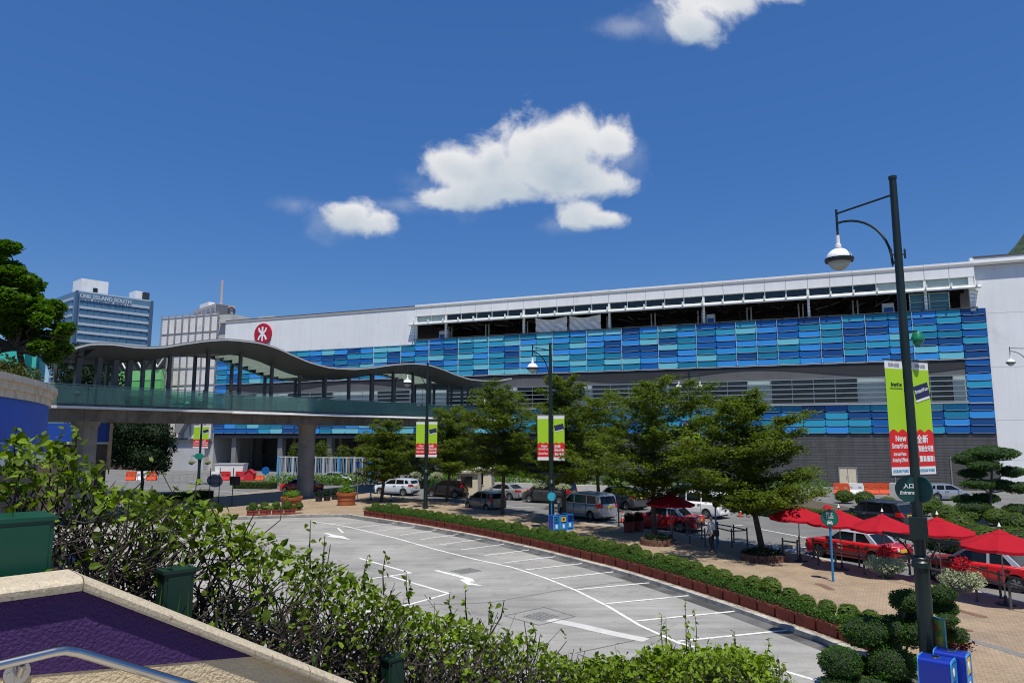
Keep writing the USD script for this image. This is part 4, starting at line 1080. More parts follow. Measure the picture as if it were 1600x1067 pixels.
def lamp(px, py, Y, h, arm, armlen, label, baskets=None, base=True, double=False, z0=PZ, basearms=None):
    a = ray(px, py)[0]
    t = Thing('street_lamp', label, 'street lamp', (a * Y, Y, z0), 0, 'tall arched street lamps')
    hh = h - z0
    b = B(); b.lathe([(0, 0), (0.24, 0), (0.24, 0.12), (0.175, 0.2), (0.165, 2.75), (0.15, 2.8)], 20); t.part('lower_post', b, pole_g, smooth=40)
    b = B(); b.lathe([(0.15, 2.72), (0.205, 2.74), (0.205, 2.86), (0.17, 2.9), (0.19, 2.96), (0.13, 3.02), (0.12, 3.0)], 20); t.part('collar', b, pole_g, smooth=40)
    b = B(); b.lathe([(0.125, 2.9), (0.12, 5.2), (0.085, hh), (0.0, hh)], 18); t.part('upper_post', b, pole_g, smooth=40)
    b = B(); b.lathe([(0, hh + .02), (.10, hh + .02), (.10, hh - .05), (.08, hh - .06)][::-1], 16); t.part('post_cap', b, pole_k)
    for k, dr_ in enumerate([arm] + ([-np.asarray(arm)] if double else [])):
        d = np.array([*dr_, 0.0]); d = unit(d); L_ = armlen
        za = hh - 0.45
        b = B(); b.tube([d * .08 + ZU * za, d * L_ + ZU * (za + 0.02)], 0.028, 8); t.part('arm', b, pole_g, smooth=40)
        b = B(); b.tube([d * L_ + ZU * (za + .14), d * L_ + ZU * (za - 0.62)], 0.032, 8); t.part('drop_rod', b, pole_k, smooth=40)
        q = np.linspace(0, math.pi / 2, 12)
        pts = [d * (0.17 + (L_ - .17) * (1 - math.cos(x)) * 1.0) + ZU * (za - 1.75 + 1.5 * math.sin(x) * 1.0) for x in q]
        pts = [d * 0.17 + ZU * (za - 1.85)] + pts
        b = B(); b.tube(pts, 0.032, 8); b.bar(d * .05 + ZU * (za - 1.74), d * .18 + ZU * (za - 1.74), .05); t.part('arm_brace', b, pole_g, smooth=40)
        lamp_head(t, d * L_ + ZU * (za - 0.6))
    if baskets is not None:
        d = unit(np.array([*baskets, 0.0]))
        for s_ in (-1, 1):
            b = B(); b.bar(d * s_ * .1 + ZU * 3.42, d * s_ * 0.98 + ZU * 3.42, .04, .07)
            q = np.linspace(0, math.pi / 2, 9); b.tube([d * s_ * (.16 + .7 * (1 - math.cos(x))) + ZU * (2.6 + .78 * math.sin(x)) for x in q], .02, 6)
            brk = t.part('basket_bracket', b, pole_g)
            for rr, dx, dz in ((.10, .27, 3.26), (.08, .47, 3.30), (.055, .62, 3.33), (.075, .25, 3.06)):
                b = B(); x = np.linspace(0, 2 * math.pi, 15); b.tube([d * s_ * (dx + rr * math.cos(y)) + ZU * (dz + rr * math.sin(y)) for y in x], .013, 5, cap=False); t.part('scroll', b, pole_g, parent=brk)
    return t


GREEN_B = mat('banner_green', (0.33, 0.56, 0.012), 0.6, var=0.05, vscale=1)
RED_B = mat('banner_red', (0.60, 0.012, 0.010), 0.6, var=0.05, vscale=1)
WHITE_B = mat('banner_white', (0.70, 0.70, 0.70), 0.6)
NAVY_B = mat('banner_navy', (0.012, 0.018, 0.07), 0.6)
INK = mat('banner_ink', (0.02, 0.05, 0.02), 0.6)
GREY_B = mat('banner_grey', (0.30, 0.31, 0.32), 0.6)


def banner(t, d, z1, H_, Wd, side, label, detail):
    """a cloth banner on two rods beside the post: side -1 first direction, +1 the other"""
    d = unit(np.array([*d, 0.0])) * (1 if side > 0 else -1)
    o = t.loc * [1, 1, 0]
    # print reads left to right as seen from the photograph's side
    ex = unit(np.array([*d[:2], 0])); en = np.cross(ex, ZU)
    view = unit(-o)
    if en @ view < 0: ex = -ex; en = -en
    c = o + d * (0.16 + Wd / 2)
    bt = Thing('lamp_banner', label, 'banner', c + ZU * (z1 - H_), 0, None)
    z0 = z1 - H_
    o3 = c - ex * Wd / 2 + ZU * z0
    n = 14
    for z, nm in ((z1 + .03, 'rod'), (z0 - .03, 'rod')):
        b = B(); b.tube([o + d * .1 + ZU * z, o + d * (.2 + Wd) + ZU * z], 0.018, 6); bt.part(nm, b, pole_k, True)
    def S(pg, m, nm, off, th=0.003): b = B(); b.sheet(o3 + en * off, ex, ZU, pg, th, en); return bt.part(nm, b, m, True)
    S(sbox(0, H_ * .37, Wd, H_ * .93), GREEN_B, 'green_field', 0)
    x = np.linspace(0, Wd, 25); y = H_ * (.365 + .03 * np.abs(np.sin(x / Wd * 2 * math.pi)))
    S(Polygon(np.vstack([np.column_stack([x, y]), [[Wd, H_ * .07], [0, H_ * .07]]])), RED_B, 'red_field', 0.002)
    S(sbox(0, 0, Wd, H_ * .07), WHITE_B, 'lower_strip', 0.0); S(sbox(0, H_ * .93, Wd, H_), WHITE_B, 'upper_strip', 0.0)
    T = lambda s, hgt, cx, cy, m, nm, cjk=False, wmax=None: S((lambda g: affinity.scale(g, min(1, (wmax or Wd * .86) / (g.bounds[2] - g.bounds[0])), 1, origin=(cx, cy)))(centred(lettering(s, hgt, cjk), cx, cy)), m, nm, 0.007)
    if side < 0:
        T('New', .13, Wd * .62, H_ * .315, WHITE_B, 'lettering'); T('SmartFun', .11, Wd * .52, H_ * .25, WHITE_B, 'lettering')
        if detail:
            T('Annual Pass', .075, Wd * .5, H_ * .18, WHITE_B, 'lettering', wmax=Wd * .7); T('Amazing Offers!', .085, Wd * .5, H_ * .125, WHITE_B, 'lettering')
            T('SmartFun', .085, Wd * .58, H_ * .79, INK, 'lettering', wmax=Wd * .62); S(sbox(Wd * .2, H_ * .752, Wd * .92, H_ * .757), INK, 'underline', .006)
        else: T('Annual Pass', .13, Wd * .5, H_ * .15, WHITE_B, 'lettering')
    else:
        S(affinity.rotate(sbox(Wd * .08, H_ * .66, Wd * .95, H_ * .80), 14), NAVY_B, 'card', .005)
        S(affinity.rotate(sbox(Wd * .12, H_ * .655, Wd * .95, H_ * .675), 14), WHITE_B, 'card_strip', .009)
        if detail: S(affinity.rotate(centred(lettering('SmartFun', .08), Wd * .48, H_ * .745), 14), WHITE_B, 'lettering', .009)
        T('全新', .15, Wd * .33, H_ * .31, WHITE_B, 'lettering', True); T('智紛全年證', .115, Wd * .5, H_ * .225, WHITE_B, 'lettering', True)
        T('驚喜優惠!', .11, Wd * .52, H_ * .135, WHITE_B, 'lettering', True)
    if detail:
        T('海洋公園', .07, Wd * .5, H_ * .965, GREY_B, 'lettering', True); T('OCEAN PARK', .06, Wd * .5, H_ * .035, mat('banner_blue', (.05, .3, .5), .6), 'lettering')
    return bt


NEAR = 17.0
l1 = lamp(1449, 1010, NEAR, 12.45, (-0.39, 0.92), 1.78, 'tallest near street lamp with dark green post beside the blue bins', baskets=(0.41, -0.91))
BD1 = (0.91, 0.41)
banner(l1, BD1, 7.75, 2.72, .62, -1, 'large banner with English words on the near lamp post', True)
banner(l1, BD1, 7.75, 2.72, .62, 1, 'large banner with a navy card and Chinese words on the near lamp post', True)
# fittings on the near post
b = B(); b.bar([0.05, 0, 8.35], [.3, -.05, 8.35], .04); p = l1.part('camera_arm', b, pole_g)
b = B(); b.lathe([(0, .12), (.08, .12), (.15, -.02), (.15, -.08), (.12, -.1)][::-1], 16, (.3, -.05, 8.22)); th_ = np.linspace(0, math.pi / 2, 6); b.lathe([(.12 * math.sin(q), -.1 - .13 * math.cos(q)) for q in th_], 14, (.3, -.05, 8.22))
l1.part('camera_dome', b, mat('camera_green', (0.005, 0.16, 0.08), .3), smooth=40, parent=p)
for z in (10.3, ):
    for s_ in (-1, 1):
        b = B(); b.bar([s_ * .1, 0, z], [s_ * .17, 0, z], .03); b.bar([s_ * .17, 0, z - .1], [s_ * .17, 0, z + .14], .035); l1.part('cleat', b, pole_k)
vw = unit(-l1.loc * [1, 1, 0]); rt = np.array([-vw[1], vw[0], 0.0])
for s_, yaw in ((-1, 25), (1, -50)):
    nrm = rot2(vw, math.radians(yaw)); ex = np.array([-nrm[1], nrm[0], 0]); c = vw * .14 + ex * 0 + rt * s_ * .16 + ZU * 4.55
    b = B(); b.sheet(c, ex, ZU, disc2(.30), .03, nrm); p = l1.part('round_sign', b, mat('sign_green', (0.004, 0.05, 0.045), .4))
    if s_ < 0:
        b = B(); b.sheet(c + nrm * .031, ex, ZU, centred(lettering('Entrance', .07), 0, -.08).union(centred(lettering('入口', .09, True), 0, .08)), .004, nrm); l1.part('lettering', b, WHITE_B, parent=p)
b = B(); b.cell(vw * .12 + ZU * 3.66, rt * .19, vw * .16, ZU * .25); l1.part('speaker_box', b, pole_g)
b = B(); b.cell([0, 0, 1.15], rt * .19, vw * .17, ZU * .95); l1.part('service_box', b, pole_g) if False else None
l2 = lamp(862, 827, 44.0, 11.7, (-0.62, -0.78), 1.9, 'street lamp rising behind the small blue bins between the planter trees', baskets=(0.7, -0.7))
banner(l2, (0.98, -0.1), 7.12, 2.75, .68, -1, 'banner with English words on the lamp behind the small blue bins', False)
banner(l2, (0.98, -0.1), 7.12, 2.75, .68, 1, 'banner with navy card and Chinese words on the lamp behind the small blue bins', False)
l3 = lamp(665, 780, 56.5, 11.7, (-0.75, -0.65), 1.9, 'street lamp standing in front of the right part of the footbridge', baskets=(0.9, -0.4))
banner(l3, (1, -0.1), 6.95, 2.8, .70, -1, 'banner with English words on the lamp in front of the footbridge', False)
banner(l3, (1, -0.1), 6.95, 2.8, .70, 1, 'banner with navy card and Chinese words on the lamp in front of the footbridge', False)
l4 = lamp(310, 752, 84.0, 11.2, (-0.9, -0.4), 1.7, 'distant street lamp under the footbridge near the scaffolded block', baskets=(1, 0), z0=0.0)
banner(l4, (1, 0), 7.0, 2.7, .75, -1, 'leftmost distant banner with English words below the footbridge', False)
banner(l4, (1, 0), 7.0, 2.7, .75, 1, 'distant banner with Chinese words below the footbridge', False)
b = B(); b.sheet(np.array([0, -.2, 3.35]), np.array([1., 0, 0]), ZU, affinity.scale(disc2(.55), 1, .65), .05, np.array([0, -1., 0])); p = l4.part('oval_sign', b, mat('oval_green', (0.01, 0.2, 0.14), .4))
l5 = lamp(1083, 775, 70.0, 12.3, (-1, 0.05), 1.05, 'double headed street lamp beyond the road, behind the plaza trees', double=True, z0=0.0)
banner(l5, (1, 0), 7.0, 2.7, .7, -1, 'red and green banner half hidden by the trees, left of the double lamp', False)
banner(l5, (1, 0), 7.0, 2.7, .7, 1, 'red and green banner half hidden by the trees, right of the double lamp', False)
l6 = lamp(770, 760, 78.0, 10.9, (-1, 0.05), .95, 'double headed street lamp at the far end of the footbridge', double=True, z0=0.0)
l7 = lamp(1630, 770, 62.0, 14.0, (-1, -0.1), 1.9, 'street lamp at the right edge, only its white head in view', z0=0.0)
# ------------------------------------------------------------------ vehicles
tyre_m = mat('tyre_rubber', (0.016, 0.016, 0.017), 0.75)
rim_m = mat('wheel_rim', (0.45, 0.46, 0.47), 0.3, metal=0.7)
trim_m = mat('black_trim', (0.018, 0.018, 0.02), 0.5)
glass_car = mat('car_glass', (0.008, 0.010, 0.011), 0.05, spec=0.35)
lamp_r = mat('tail_light_red', (0.42, 0.01, 0.01), 0.2)
lamp_w = mat('head_light', (0.7, 0.72, 0.74), 0.12)
plate_y = mat('plate_yellow', (0.75, 0.45, 0.03), 0.5)
plate_w = mat('plate_white', (0.75, 0.75, 0.72), 0.5)
def paint(nm, c, metal=0.0, rough=0.28): return mat('paint_' + nm, c, rough, metal=metal, coat=0.6, var=0.04, vscale=2)


def ext(poly, h, axis):
    """manifold prism of a polygon: axis 'y' -> polygon in (x, z) over |y| < h; 'x' -> polygon in (y, z) over |x| < h; 'z' -> (x, y), 0..h"""
    poly = np.asarray(poly, float)
    if Polygon(poly).exterior.is_ccw is False: poly = poly[::-1]
    cs = m3.CrossSection([poly])
    if axis == 'z': return cs.extrude(h)
    m = cs.extrude(2 * h).translate([0, 0, -h])
    if axis == 'y': return m.rotate([90, 0, 0])
    return m.rotate([90, 0, 90])


def roundpoly(pts, r):
    return np.array(Polygon(pts).buffer(-r).buffer(r, quad_segs=3).exterior.coords)[:-1]


def car(name, label, cat, P, col, group=None, roofcol=None):
    """nose towards +x; P: L W H, wheel radius and axles, side outlines"""
    L_, Wd, H_ = P['L'], P['W'], P['H']; h = Wd / 2
    t = Thing(name, label, cat, (0, 0, 0), 0, group)
    side = ext(roundpoly(P['body'], 0.05), h + .1, 'y')
    front = ext(roundpoly([(-h * .90, .16), (h * .90, .16), (h, .42), (h, .68), (h * .955, P['belt'] + .03), (h * .90, P['belt'] + .2), (-h * .90, P['belt'] + .2), (-h * .955, P['belt'] + .03), (-h, .68), (-h, .42)], .05), L_, 'x')
    c = P.get('corner', .30); l = L_ / 2
    top = ext(np.array(Polygon([(-l, -h * .84), (-l + c * .5, -h * .97), (-l + c * 2, -h), (l - c * 3, -h), (l - c, -h * .93), (l, -h * .62), (l + .02, 0), (l, h * .62), (l - c, h * .93), (l - c * 3, h), (-l + c * 2, h), (-l + c * .5, h * .97), (-l, h * .84)]).buffer(-.06).buffer(.06, quad_segs=3).exterior.coords)[:-1], 3, 'z')
    body = side ^ front ^ top
    r = P['wr']
    for ax in P['axles']:
        body -= m3.Manifold.cylinder(Wd + 1, r + .055, circular_segments=28).translate([0, 0, -(Wd + 1) / 2]).rotate([90, 0, 0]).translate([ax, 0, r])
    inner = m3.Manifold.cube([L_ * .9, Wd - .42, .5], True).translate([0, 0, .42])
    pb = t.part('body', B().tm(body), col, smooth=35)
    t.part('underbody', B().tm(inner), trim_m)
    # greenhouse
    gh = P['house']; by, ty = h * .955, h * P.get('tumble', .76)
    zt = H_; zb = P['belt']
    fr = [(-by, zb - .05), (by, zb - .05), (by, zb), (ty + .05, zt - .10), (ty - .12, zt), (-ty + .12, zt), (-ty - .05, zt - .10), (-by, zb)]
    plan = ext(np.array(Polygon([(-l, -h * .8), (-l + .5, -h), (l - 1.4, -h), (l - .5, -h * .72), (l - .5, h * .72), (l - 1.4, h), (-l + .5, h), (-l, h * .8)]).buffer(-.1).buffer(.1, quad_segs=3).exterior.coords)[:-1], 3, 'z')
    house = ext(roundpoly(gh, .06), h + .1, 'y') ^ ext(fr, L_, 'x') ^ plan
    xs_ = np.array(gh)[:, 0]; cx = xs_.mean()
    insides = house.translate([-cx, 0, -zb]).scale([.985, .975, .975]).translate([cx, 0, zb])
    cab = house - insides.translate([0, 0, -.02])
    sidewins = []
    for w in P['side']:
        pr_ = ext(roundpoly(w, .03), h + .3, 'y'); sidewins.append(pr_); cab -= pr_
    wsp, rwp = P['wscreen'], P['rwin']
    fw = [(-by * .90, zb + .02), (by * .90, zb + .02), (ty * .93, zt - .13), (-ty * .93, zt - .13)]
    wsv = ext(wsp, h, 'y') ^ ext(fw, L_, 'x'); rwv = ext(rwp, h, 'y') ^ ext([(a * .94, z) for a, z in fw], L_, 'x')
    cab -= wsv; cab -= rwv
    t.part('cabin', B().tm(cab), roofcol or col, smooth=35)
    core = house.translate([-cx, 0, -zb]).scale([.955, .90, .94]).translate([cx, 0, zb - .02])
    shell = insides - core
    for s_ in (-1, 1):
        halfspace = m3.Manifold.cube([L_ * 2, Wd, 4], True).translate([0, s_ * (Wd / 2 + .25), 1])
        for pr_ in sidewins:
            q = shell ^ pr_ ^ halfspace
            if q.num_tri(): t.part('side_window', B().tm(q), glass_car)
    q = shell ^ wsv
    if q.num_tri(): t.part('windscreen', B().tm(q), glass_car, smooth=30)
    q = shell ^ rwv
    if q.num_tri(): t.part('rear_window', B().tm(q), glass_car, smooth=30)
    t.part('cabin_interior', B().tm(core.scale([1, .99, .99])), mat('cabin_dark', (0.012, 0.012, 0.013), .8))
    # wheels
    for ax in P['axles']:
        for s_ in (-1, 1):
            y = s_ * (h - .11)
            prof = [(r * .62, -.09), (r * .95, -.10), (r, -.06), (r, .06), (r * .95, .10), (r * .62, .09), (r * .62, -.09)]
            b = B(); b.lathe(prof, 26); v, f = b.mesh(); v = v[:, [0, 2, 1]] * [1, 1, -1] + [ax, y, r]; bb = B(); bb.add(v, f); pw = t.part('tyre', bb, tyre_m, smooth=40)
            bb = B(); bb.lathe([(0, .05), (.05, .05), (.06, .02), (r * .56, .03), (r * .62, .08), (r * .65, .08)], 26); v, f = bb.mesh(); v = (v * [1, 1, s_])[:, [0, 2, 1]] + [ax, y, r]; b2 = B(); b2.add(v, f)
            t.part('rim', b2, rim_m, smooth=30, parent=pw)
            b2 = B()
            for k in range(5):
                a = k * 2 * math.pi / 5; d = np.array([math.cos(a), 0, math.sin(a)]); c_ = np.array([ax, y + s_ * .06, r]) + d * r * .36; pp = np.array([-d[2], 0, d[0]])
                b2.cell(c_ + pp * r * .18, d * r * .14, pp * r * .06, [0, .012, 0])
            t.part('spokes', b2, trim_m, parent=pw, kind='stuff')
    # lights, plates, mirrors, handles, door seams, bumpers
    hullx = (body.translate([0, 0, -.5]).scale([1.004, 1.008, 1.01]).translate([0, 0, .5])) + house.translate([-cx, 0, -zb]).scale([1.004, 1.008, 1.004]).translate([cx, 0, zb])
    zl = P.get('light_z', P['belt'] - .16)
    hw = P.get('head_w', .38)
    for s_ in (-1, 1):
        q = hullx ^ m3.Manifold.cube([.8, hw, .17], True).translate([l - .25, s_ * (h - .10 - hw / 2), zl - .06])
        if q.num_tri(): t.part('headlight', B().tm(q), lamp_w)
        tl = P.get('tail', (.10, .22, zl, .10))   # depth, width, z, half height
        q = hullx ^ m3.Manifold.cube([.55, tl[1] + .1, tl[3] * 2], True).translate([-l + .15, s_ * (h + .03 - tl[1] / 2), tl[2]])
        if q.num_tri(): t.part('tail_light', B().tm(q), lamp_r)
        mz = P['belt'] + .1; mx = P['mirror']
        b = B(); b.cell([mx, s_ * (h + .06), mz], [.06, 0, 0], [.02, s_ * .10, 0], [0, 0, .075]); t.part('mirror', b, P.get('mirror_mat', col))
    for a in P['doors']:
        for s_ in (-1, 1):
            b = B(); b.cell([a, s_ * (h - .004), (P['belt'] + .33) / 2 + .02], [.006, 0, 0], [0, .014, 0], [0, 0, (P['belt'] - .36) / 2]); t.part('door_seam', b, trim_m)
    for a in P['handles']:
        for s_ in (-1, 1):
            b = B(); b.cell([a, s_ * (h - .012), P['belt'] - .11], [.10, 0, 0], [0, .03, 0], [0, 0, .018]); t.part('door_handle', b, P.get('handle_mat', trim_m))
    b = B(); b.box(l - .06, l + .015, -.26, .26, .36, .48); t.part('front_plate', b, plate_w)
    pz = P.get('plate_z', .62); px_ = P.get('plate_x', -l - .012)
    b = B(); b.box(px_ - .006, px_ + .04, -.26, .26, pz - .07, pz + .07); t.part('rear_plate', b, plate_y)
    for x0, x1, w_ in ((l - .25, l + .03, h * .80), (-l - .03, -l + .25, h * .84)):
        bm_ = m3.CrossSection([np.array(Polygon([(x0, -w_ * 1.08), (x1, -w_ * .8), (x1, w_ * .8), (x0, w_ * 1.08)] if x1 > 0 else [(x0, -w_ * .8), (x1, -w_ * 1.1), (x1, w_ * 1.1), (x0, w_ * .8)]).exterior.coords)[:-1]]).extrude(P.get('bump_h', .16)).translate([0, 0, P.get('bump_z', .33)])
        t.part('bumper', B().tm(bm_), P.get('bump_mat', col), smooth=30)
    b = B(); b.box(l - .08, l + .006, -h * .45, h * .45, .52, .66); t.part('grille', b, trim_m)
    return t


l_ = 2.35
TAXI = dict(L=4.7, W=1.7, H=1.47, belt=.90, wr=.31, axles=(1.42, -1.36), tumble=.78, corner=.22, mirror=.78,
            body=[(-2.35, .36), (-2.33, .80), (-2.22, .93), (-1.45, .955), (-1.2, .97), (.95, .95), (1.1, .93), (2.1, .82), (2.3, .74), (2.35, .60), (2.33, .30), (2.1, .18), (-2.1, .20), (-2.3, .28)],
            house=[(-1.62, .88), (-1.02, 1.42), (-.8, 1.465), (.15, 1.47), (.38, 1.43), (1.12, .88)],
            side=[[(-.42, .96), (-.42, 1.36), (.30, 1.36), (.86, .96)], [(-1.28, .96), (-.92, 1.35), (-.52, 1.36), (-.52, .96)]],
            wscreen=[(.45, 1.9), (.30, 1.33), (.30, .93), (1.6, .9), (1.6, 1.9)], rwin=[(-.95, 1.9), (-.95, .94), (-2.2, .94), (-2.2, 1.9)],
            doors=(.98, -.46, -1.15), handles=(-.30, -1.12), tail=(.10, .50, .70, .10), plate_z=.72, bump_mat=trim_m, bump_z=.33, bump_h=.2, handle_mat=trim_m, mirror_mat=trim_m)
SEDAN = dict(L=4.75, W=1.8, H=1.46, belt=.92, wr=.33, axles=(1.42, -1.34), tumble=.72, corner=.34, mirror=.72,
             body=[(-2.37, .38), (-2.36, .85), (-2.22, 1.0), (-1.6, 1.02), (-1.2, .99), (.9, .94), (1.2, .92), (1.9, .80), (2.25, .66), (2.375, .5), (2.33, .24), (2.1, .17), (-2.1, .2), (-2.3, .27)],
             house=[(-1.85, .90), (-1.05, 1.38), (-.7, 1.455), (-.1, 1.46), (.25, 1.40), (1.30, .86)],
             side=[[(-.30, .98), (-.30, 1.36), (.18, 1.34), (.92, .97)], [(-1.35, 1.0), (-.92, 1.34), (-.38, 1.37), (-.38, .98)]],
             wscreen=[(.35, 1.9), (.24, 1.30), (.24, .95), (1.8, .9), (1.8, 1.9)], rwin=[(-1.0, 1.9), (-1.0, 1.0), (-2.2, .98), (-2.2, 1.9)],
             doors=(.95, -.34, -1.2), handles=(-.18, -1.05), tail=(.14, .42, .86, .10), plate_z=.80)
HATCH = dict(L=3.75, W=1.65, H=1.48, belt=.92, wr=.29, axles=(1.17, -1.15), tumble=.74, corner=.36, mirror=.62,
             body=[(-1.87, .38), (-1.86, .92), (-1.75, .98), (.8, .94), (1.1, .90), (1.6, .74), (1.82, .6), (1.875, .46), (1.84, .24), (1.6, .17), (-1.6, .2), (-1.82, .27)],
             house=[(-1.84, .90), (-1.62, 1.36), (-1.35, 1.47), (-.1, 1.48), (.2, 1.42), (1.12, .88)],
             side=[[(-.42, .98), (-.42, 1.36), (.1, 1.35), (.75, .97)], [(-1.15, .98), (-1.1, 1.36), (-.52, 1.37), (-.52, .98)], [(-1.5, 1.02), (-1.4, 1.33), (-1.22, 1.35), (-1.24, 1.0)]],
             wscreen=[(.28, 1.9), (.18, 1.32), (.18, .95), (1.6, .9), (1.6, 1.9)], rwin=[(-1.52, 1.9), (-1.62, 1.0), (-2.2, .98), (-2.2, 1.9)],
             doors=(.78, -.46, -1.15), handles=(-.3, -1.05), tail=(.16, .18, .98, .17), plate_z=.72)
SUV = dict(L=4.5, W=1.82, H=1.66, belt=1.06, wr=.36, axles=(1.36, -1.28), tumble=.76, corner=.36, mirror=.78,
           body=[(-2.25, .45), (-2.24, 1.02), (-2.12, 1.10), (1.0, 1.06), (1.25, 1.04), (1.95, .94), (2.2, .80), (2.25, .6), (2.2, .32), (1.95, .24), (-1.95, .26), (-2.2, .36)],
           house=[(-2.18, 1.03), (-1.86, 1.52), (-1.5, 1.64), (0, 1.66), (.3, 1.60), (1.25, 1.0)],
           side=[[(-.36, 1.12), (-.36, 1.53), (.2, 1.52), (.9, 1.11)], [(-1.32, 1.14), (-1.25, 1.53), (-.45, 1.54), (-.45, 1.12)], [(-1.85, 1.2), (-1.66, 1.48), (-1.38, 1.51), (-1.43, 1.16)]],
           wscreen=[(.38, 2.2), (.28, 1.5), (.28, 1.09), (1.8, 1.05), (1.8, 2.2)], rwin=[(-1.8, 2.2), (-1.92, 1.16), (-2.6, 1.14), (-2.6, 2.2)],
           doors=(.92, -.40, -1.35), handles=(-.25, -1.2), tail=(.18, .32, 1.0, .10), plate_z=.86, bump_mat=trim_m, bump_z=.36, bump_h=.14)
SUV2 = dict(SUV, L=4.6, H=1.70, tail=(.14, .14, 1.28, .30), plate_z=.92)
MPV = dict(L=4.85, W=1.83, H=1.88, belt=1.10, wr=.34, axles=(1.5, -1.42), tumble=.84, corner=.32, mirror=1.15,
           body=[(-2.42, .42), (-2.42, 1.05), (-2.34, 1.14), (1.3, 1.10), (1.6, 1.06), (2.1, .90), (2.36, .74), (2.425, .55), (2.38, .26), (2.15, .19), (-2.15, .21), (-2.37, .32)],
           house=[(-2.40, 1.06), (-2.22, 1.66), (-2.0, 1.86), (.2, 1.88), (.65, 1.80), (1.72, 1.04)],
           side=[[(.30, 1.16), (.30, 1.70), (.62, 1.68), (1.32, 1.15)], [(-.98, 1.16), (-.98, 1.72), (.20, 1.72), (.20, 1.16)], [(-2.0, 1.2), (-1.92, 1.69), (-1.08, 1.72), (-1.08, 1.16)]],
           wscreen=[(.78, 2.4), (.66, 1.68), (.66, 1.14), (2.2, 1.1), (2.2, 2.4)], rwin=[(-2.12, 2.4), (-2.2, 1.18), (-2.8, 1.16), (-2.8, 2.4)],
           doors=(1.38, .25, -1.02), handles=(.38, -.85), tail=(.16, .30, 1.06, .14), plate_z=.98, handle_mat=rim_m)
CAB = dict(MPV, L=4.58, W=1.78, H=1.83, belt=1.08, axles=(1.45, -1.4), mirror=.9,
           body=[(-2.29, .42), (-2.29, .95), (-2.15, 1.12), (1.0, 1.09), (1.2, 1.06), (2.05, .96), (2.24, .85), (2.29, .6), (2.25, .3), (2.0, .22), (-2.0, .22), (-2.25, .34)],
           house=[(-2.22, 1.04), (-1.98, 1.62), (-1.65, 1.81), (.0, 1.83), (.3, 1.77), (.98, 1.02)],
           side=[[(.0, 1.14), (.0, 1.66), (.28, 1.65), (.72, 1.13)], [(-1.0, 1.14), (-1.0, 1.68), (-.1, 1.68), (-.1, 1.14)], [(-1.75, 1.16), (-1.62, 1.63), (-1.1, 1.67), (-1.1, 1.14)]],
           wscreen=[(.42, 2.4), (.30, 1.66), (.30, 1.12), (1.6, 1.1), (1.6, 2.4)], rwin=[(-1.86, 2.4), (-2.0, 1.16), (-2.8, 1.14), (-2.8, 2.4)], doors=(.8, -.05, -1.05), handles=(.12, -.9))

silver_p, white_p, dkgrey_p = paint('silver', (0.42, 0.44, 0.46), .55), paint('white', (0.78, 0.78, 0.77)), paint('dark_grey', (0.055, 0.058, 0.062), .4)
brown_p, red_p, black_p, pale_p = paint('dark_brown', (0.035, 0.026, 0.024), .3), paint('red', (0.46, 0.012, 0.014)), paint('black', (0.012, 0.012, 0.014)), paint('pale_blue', (0.55, 0.62, 0.70), .2)
GREYTOP = paint('taxi_silver', (0.50, 0.52, 0.54), .4)


def drive(t, px, py, hdg, flip=False, label=None):
    p = G(px, py)
    t.loc = p; t.x.ClearXformOpOrder(); t.x.GetPrim().RemoveProperty('xformOp:translate'); t.x.GetPrim().RemoveProperty('xformOp:rotateZ')
    t.x.AddTranslateOp().Set(tuple(map(float, p))); t.x.AddRotateZOp().Set(math.degrees(hdg)); return t


def hd(a, b): return math.atan2(b, a)


taxi = car('taxi', 'red taxi with silver roof at the stand between the second and third red umbrellas', 'taxi', TAXI, red_p, 'red and silver taxis', GREYTOP)
b = B(); b.cell([-.15, 0, 1.51], [.07, 0, 0], [0, .26, 0], [0, 0, .06]); p = taxi.part('roof_sign', b, mat('taxi_sign_white', (.75, .75, .75), .4))
for s_, ex in ((1, -1), (-1, 1)):
    nrm = np.array([s_ * 1.0, 0, 0]); b = B(); b.sheet(np.array([-.15 + s_ * .072, 0, 1.51]), np.array([0, s_ * 1.0, 0]), ZU, centred(lettering('TAXI', .07)), .004, nrm); taxi.part('lettering', b, mat('letter_red', (.5, .01, .01), .5), parent=p)
for s_ in (1, -1):
    ex = np.array([-s_ * 1.0, 0, 0]) ; nrm = np.array([0, s_ * 1.0, 0])
    b = B(); b.sheet(np.array([.25, s_ * .852, .74]), ex, ZU, centred(lettering('的士', .10, True)), .006, nrm); b.sheet(np.array([.25, s_ * .852, .60]), ex, ZU, centred(lettering('TAXI', .07)), .006, nrm)
    taxi.part('door_lettering', b, WHITE_B)
b = B(); b.sheet(np.array([-2.355, .42, .80]), np.array([0, -1., 0]), ZU, Point(0, 0).buffer(.09), .01, np.array([-1., 0, 0])); taxi.part('round_badge', b, WHITE_B)
H_T = hd(-.40, .92)
drive(taxi, 1338, 874, hd(-.52, .85))
taxi.copy(G(1537, 912), hd(-.62, .78), 'red taxi with silver roof nearest the right edge, its front behind the lamp post')
taxi.copy(G(1040, 826), hd(-.80, .60), 'red taxi under the tree, beside the shaded umbrella and the white people carrier')
taxi.copy(G(470, 769), hd(-.9, .42), 'red taxi half hidden behind the bridge pillar')

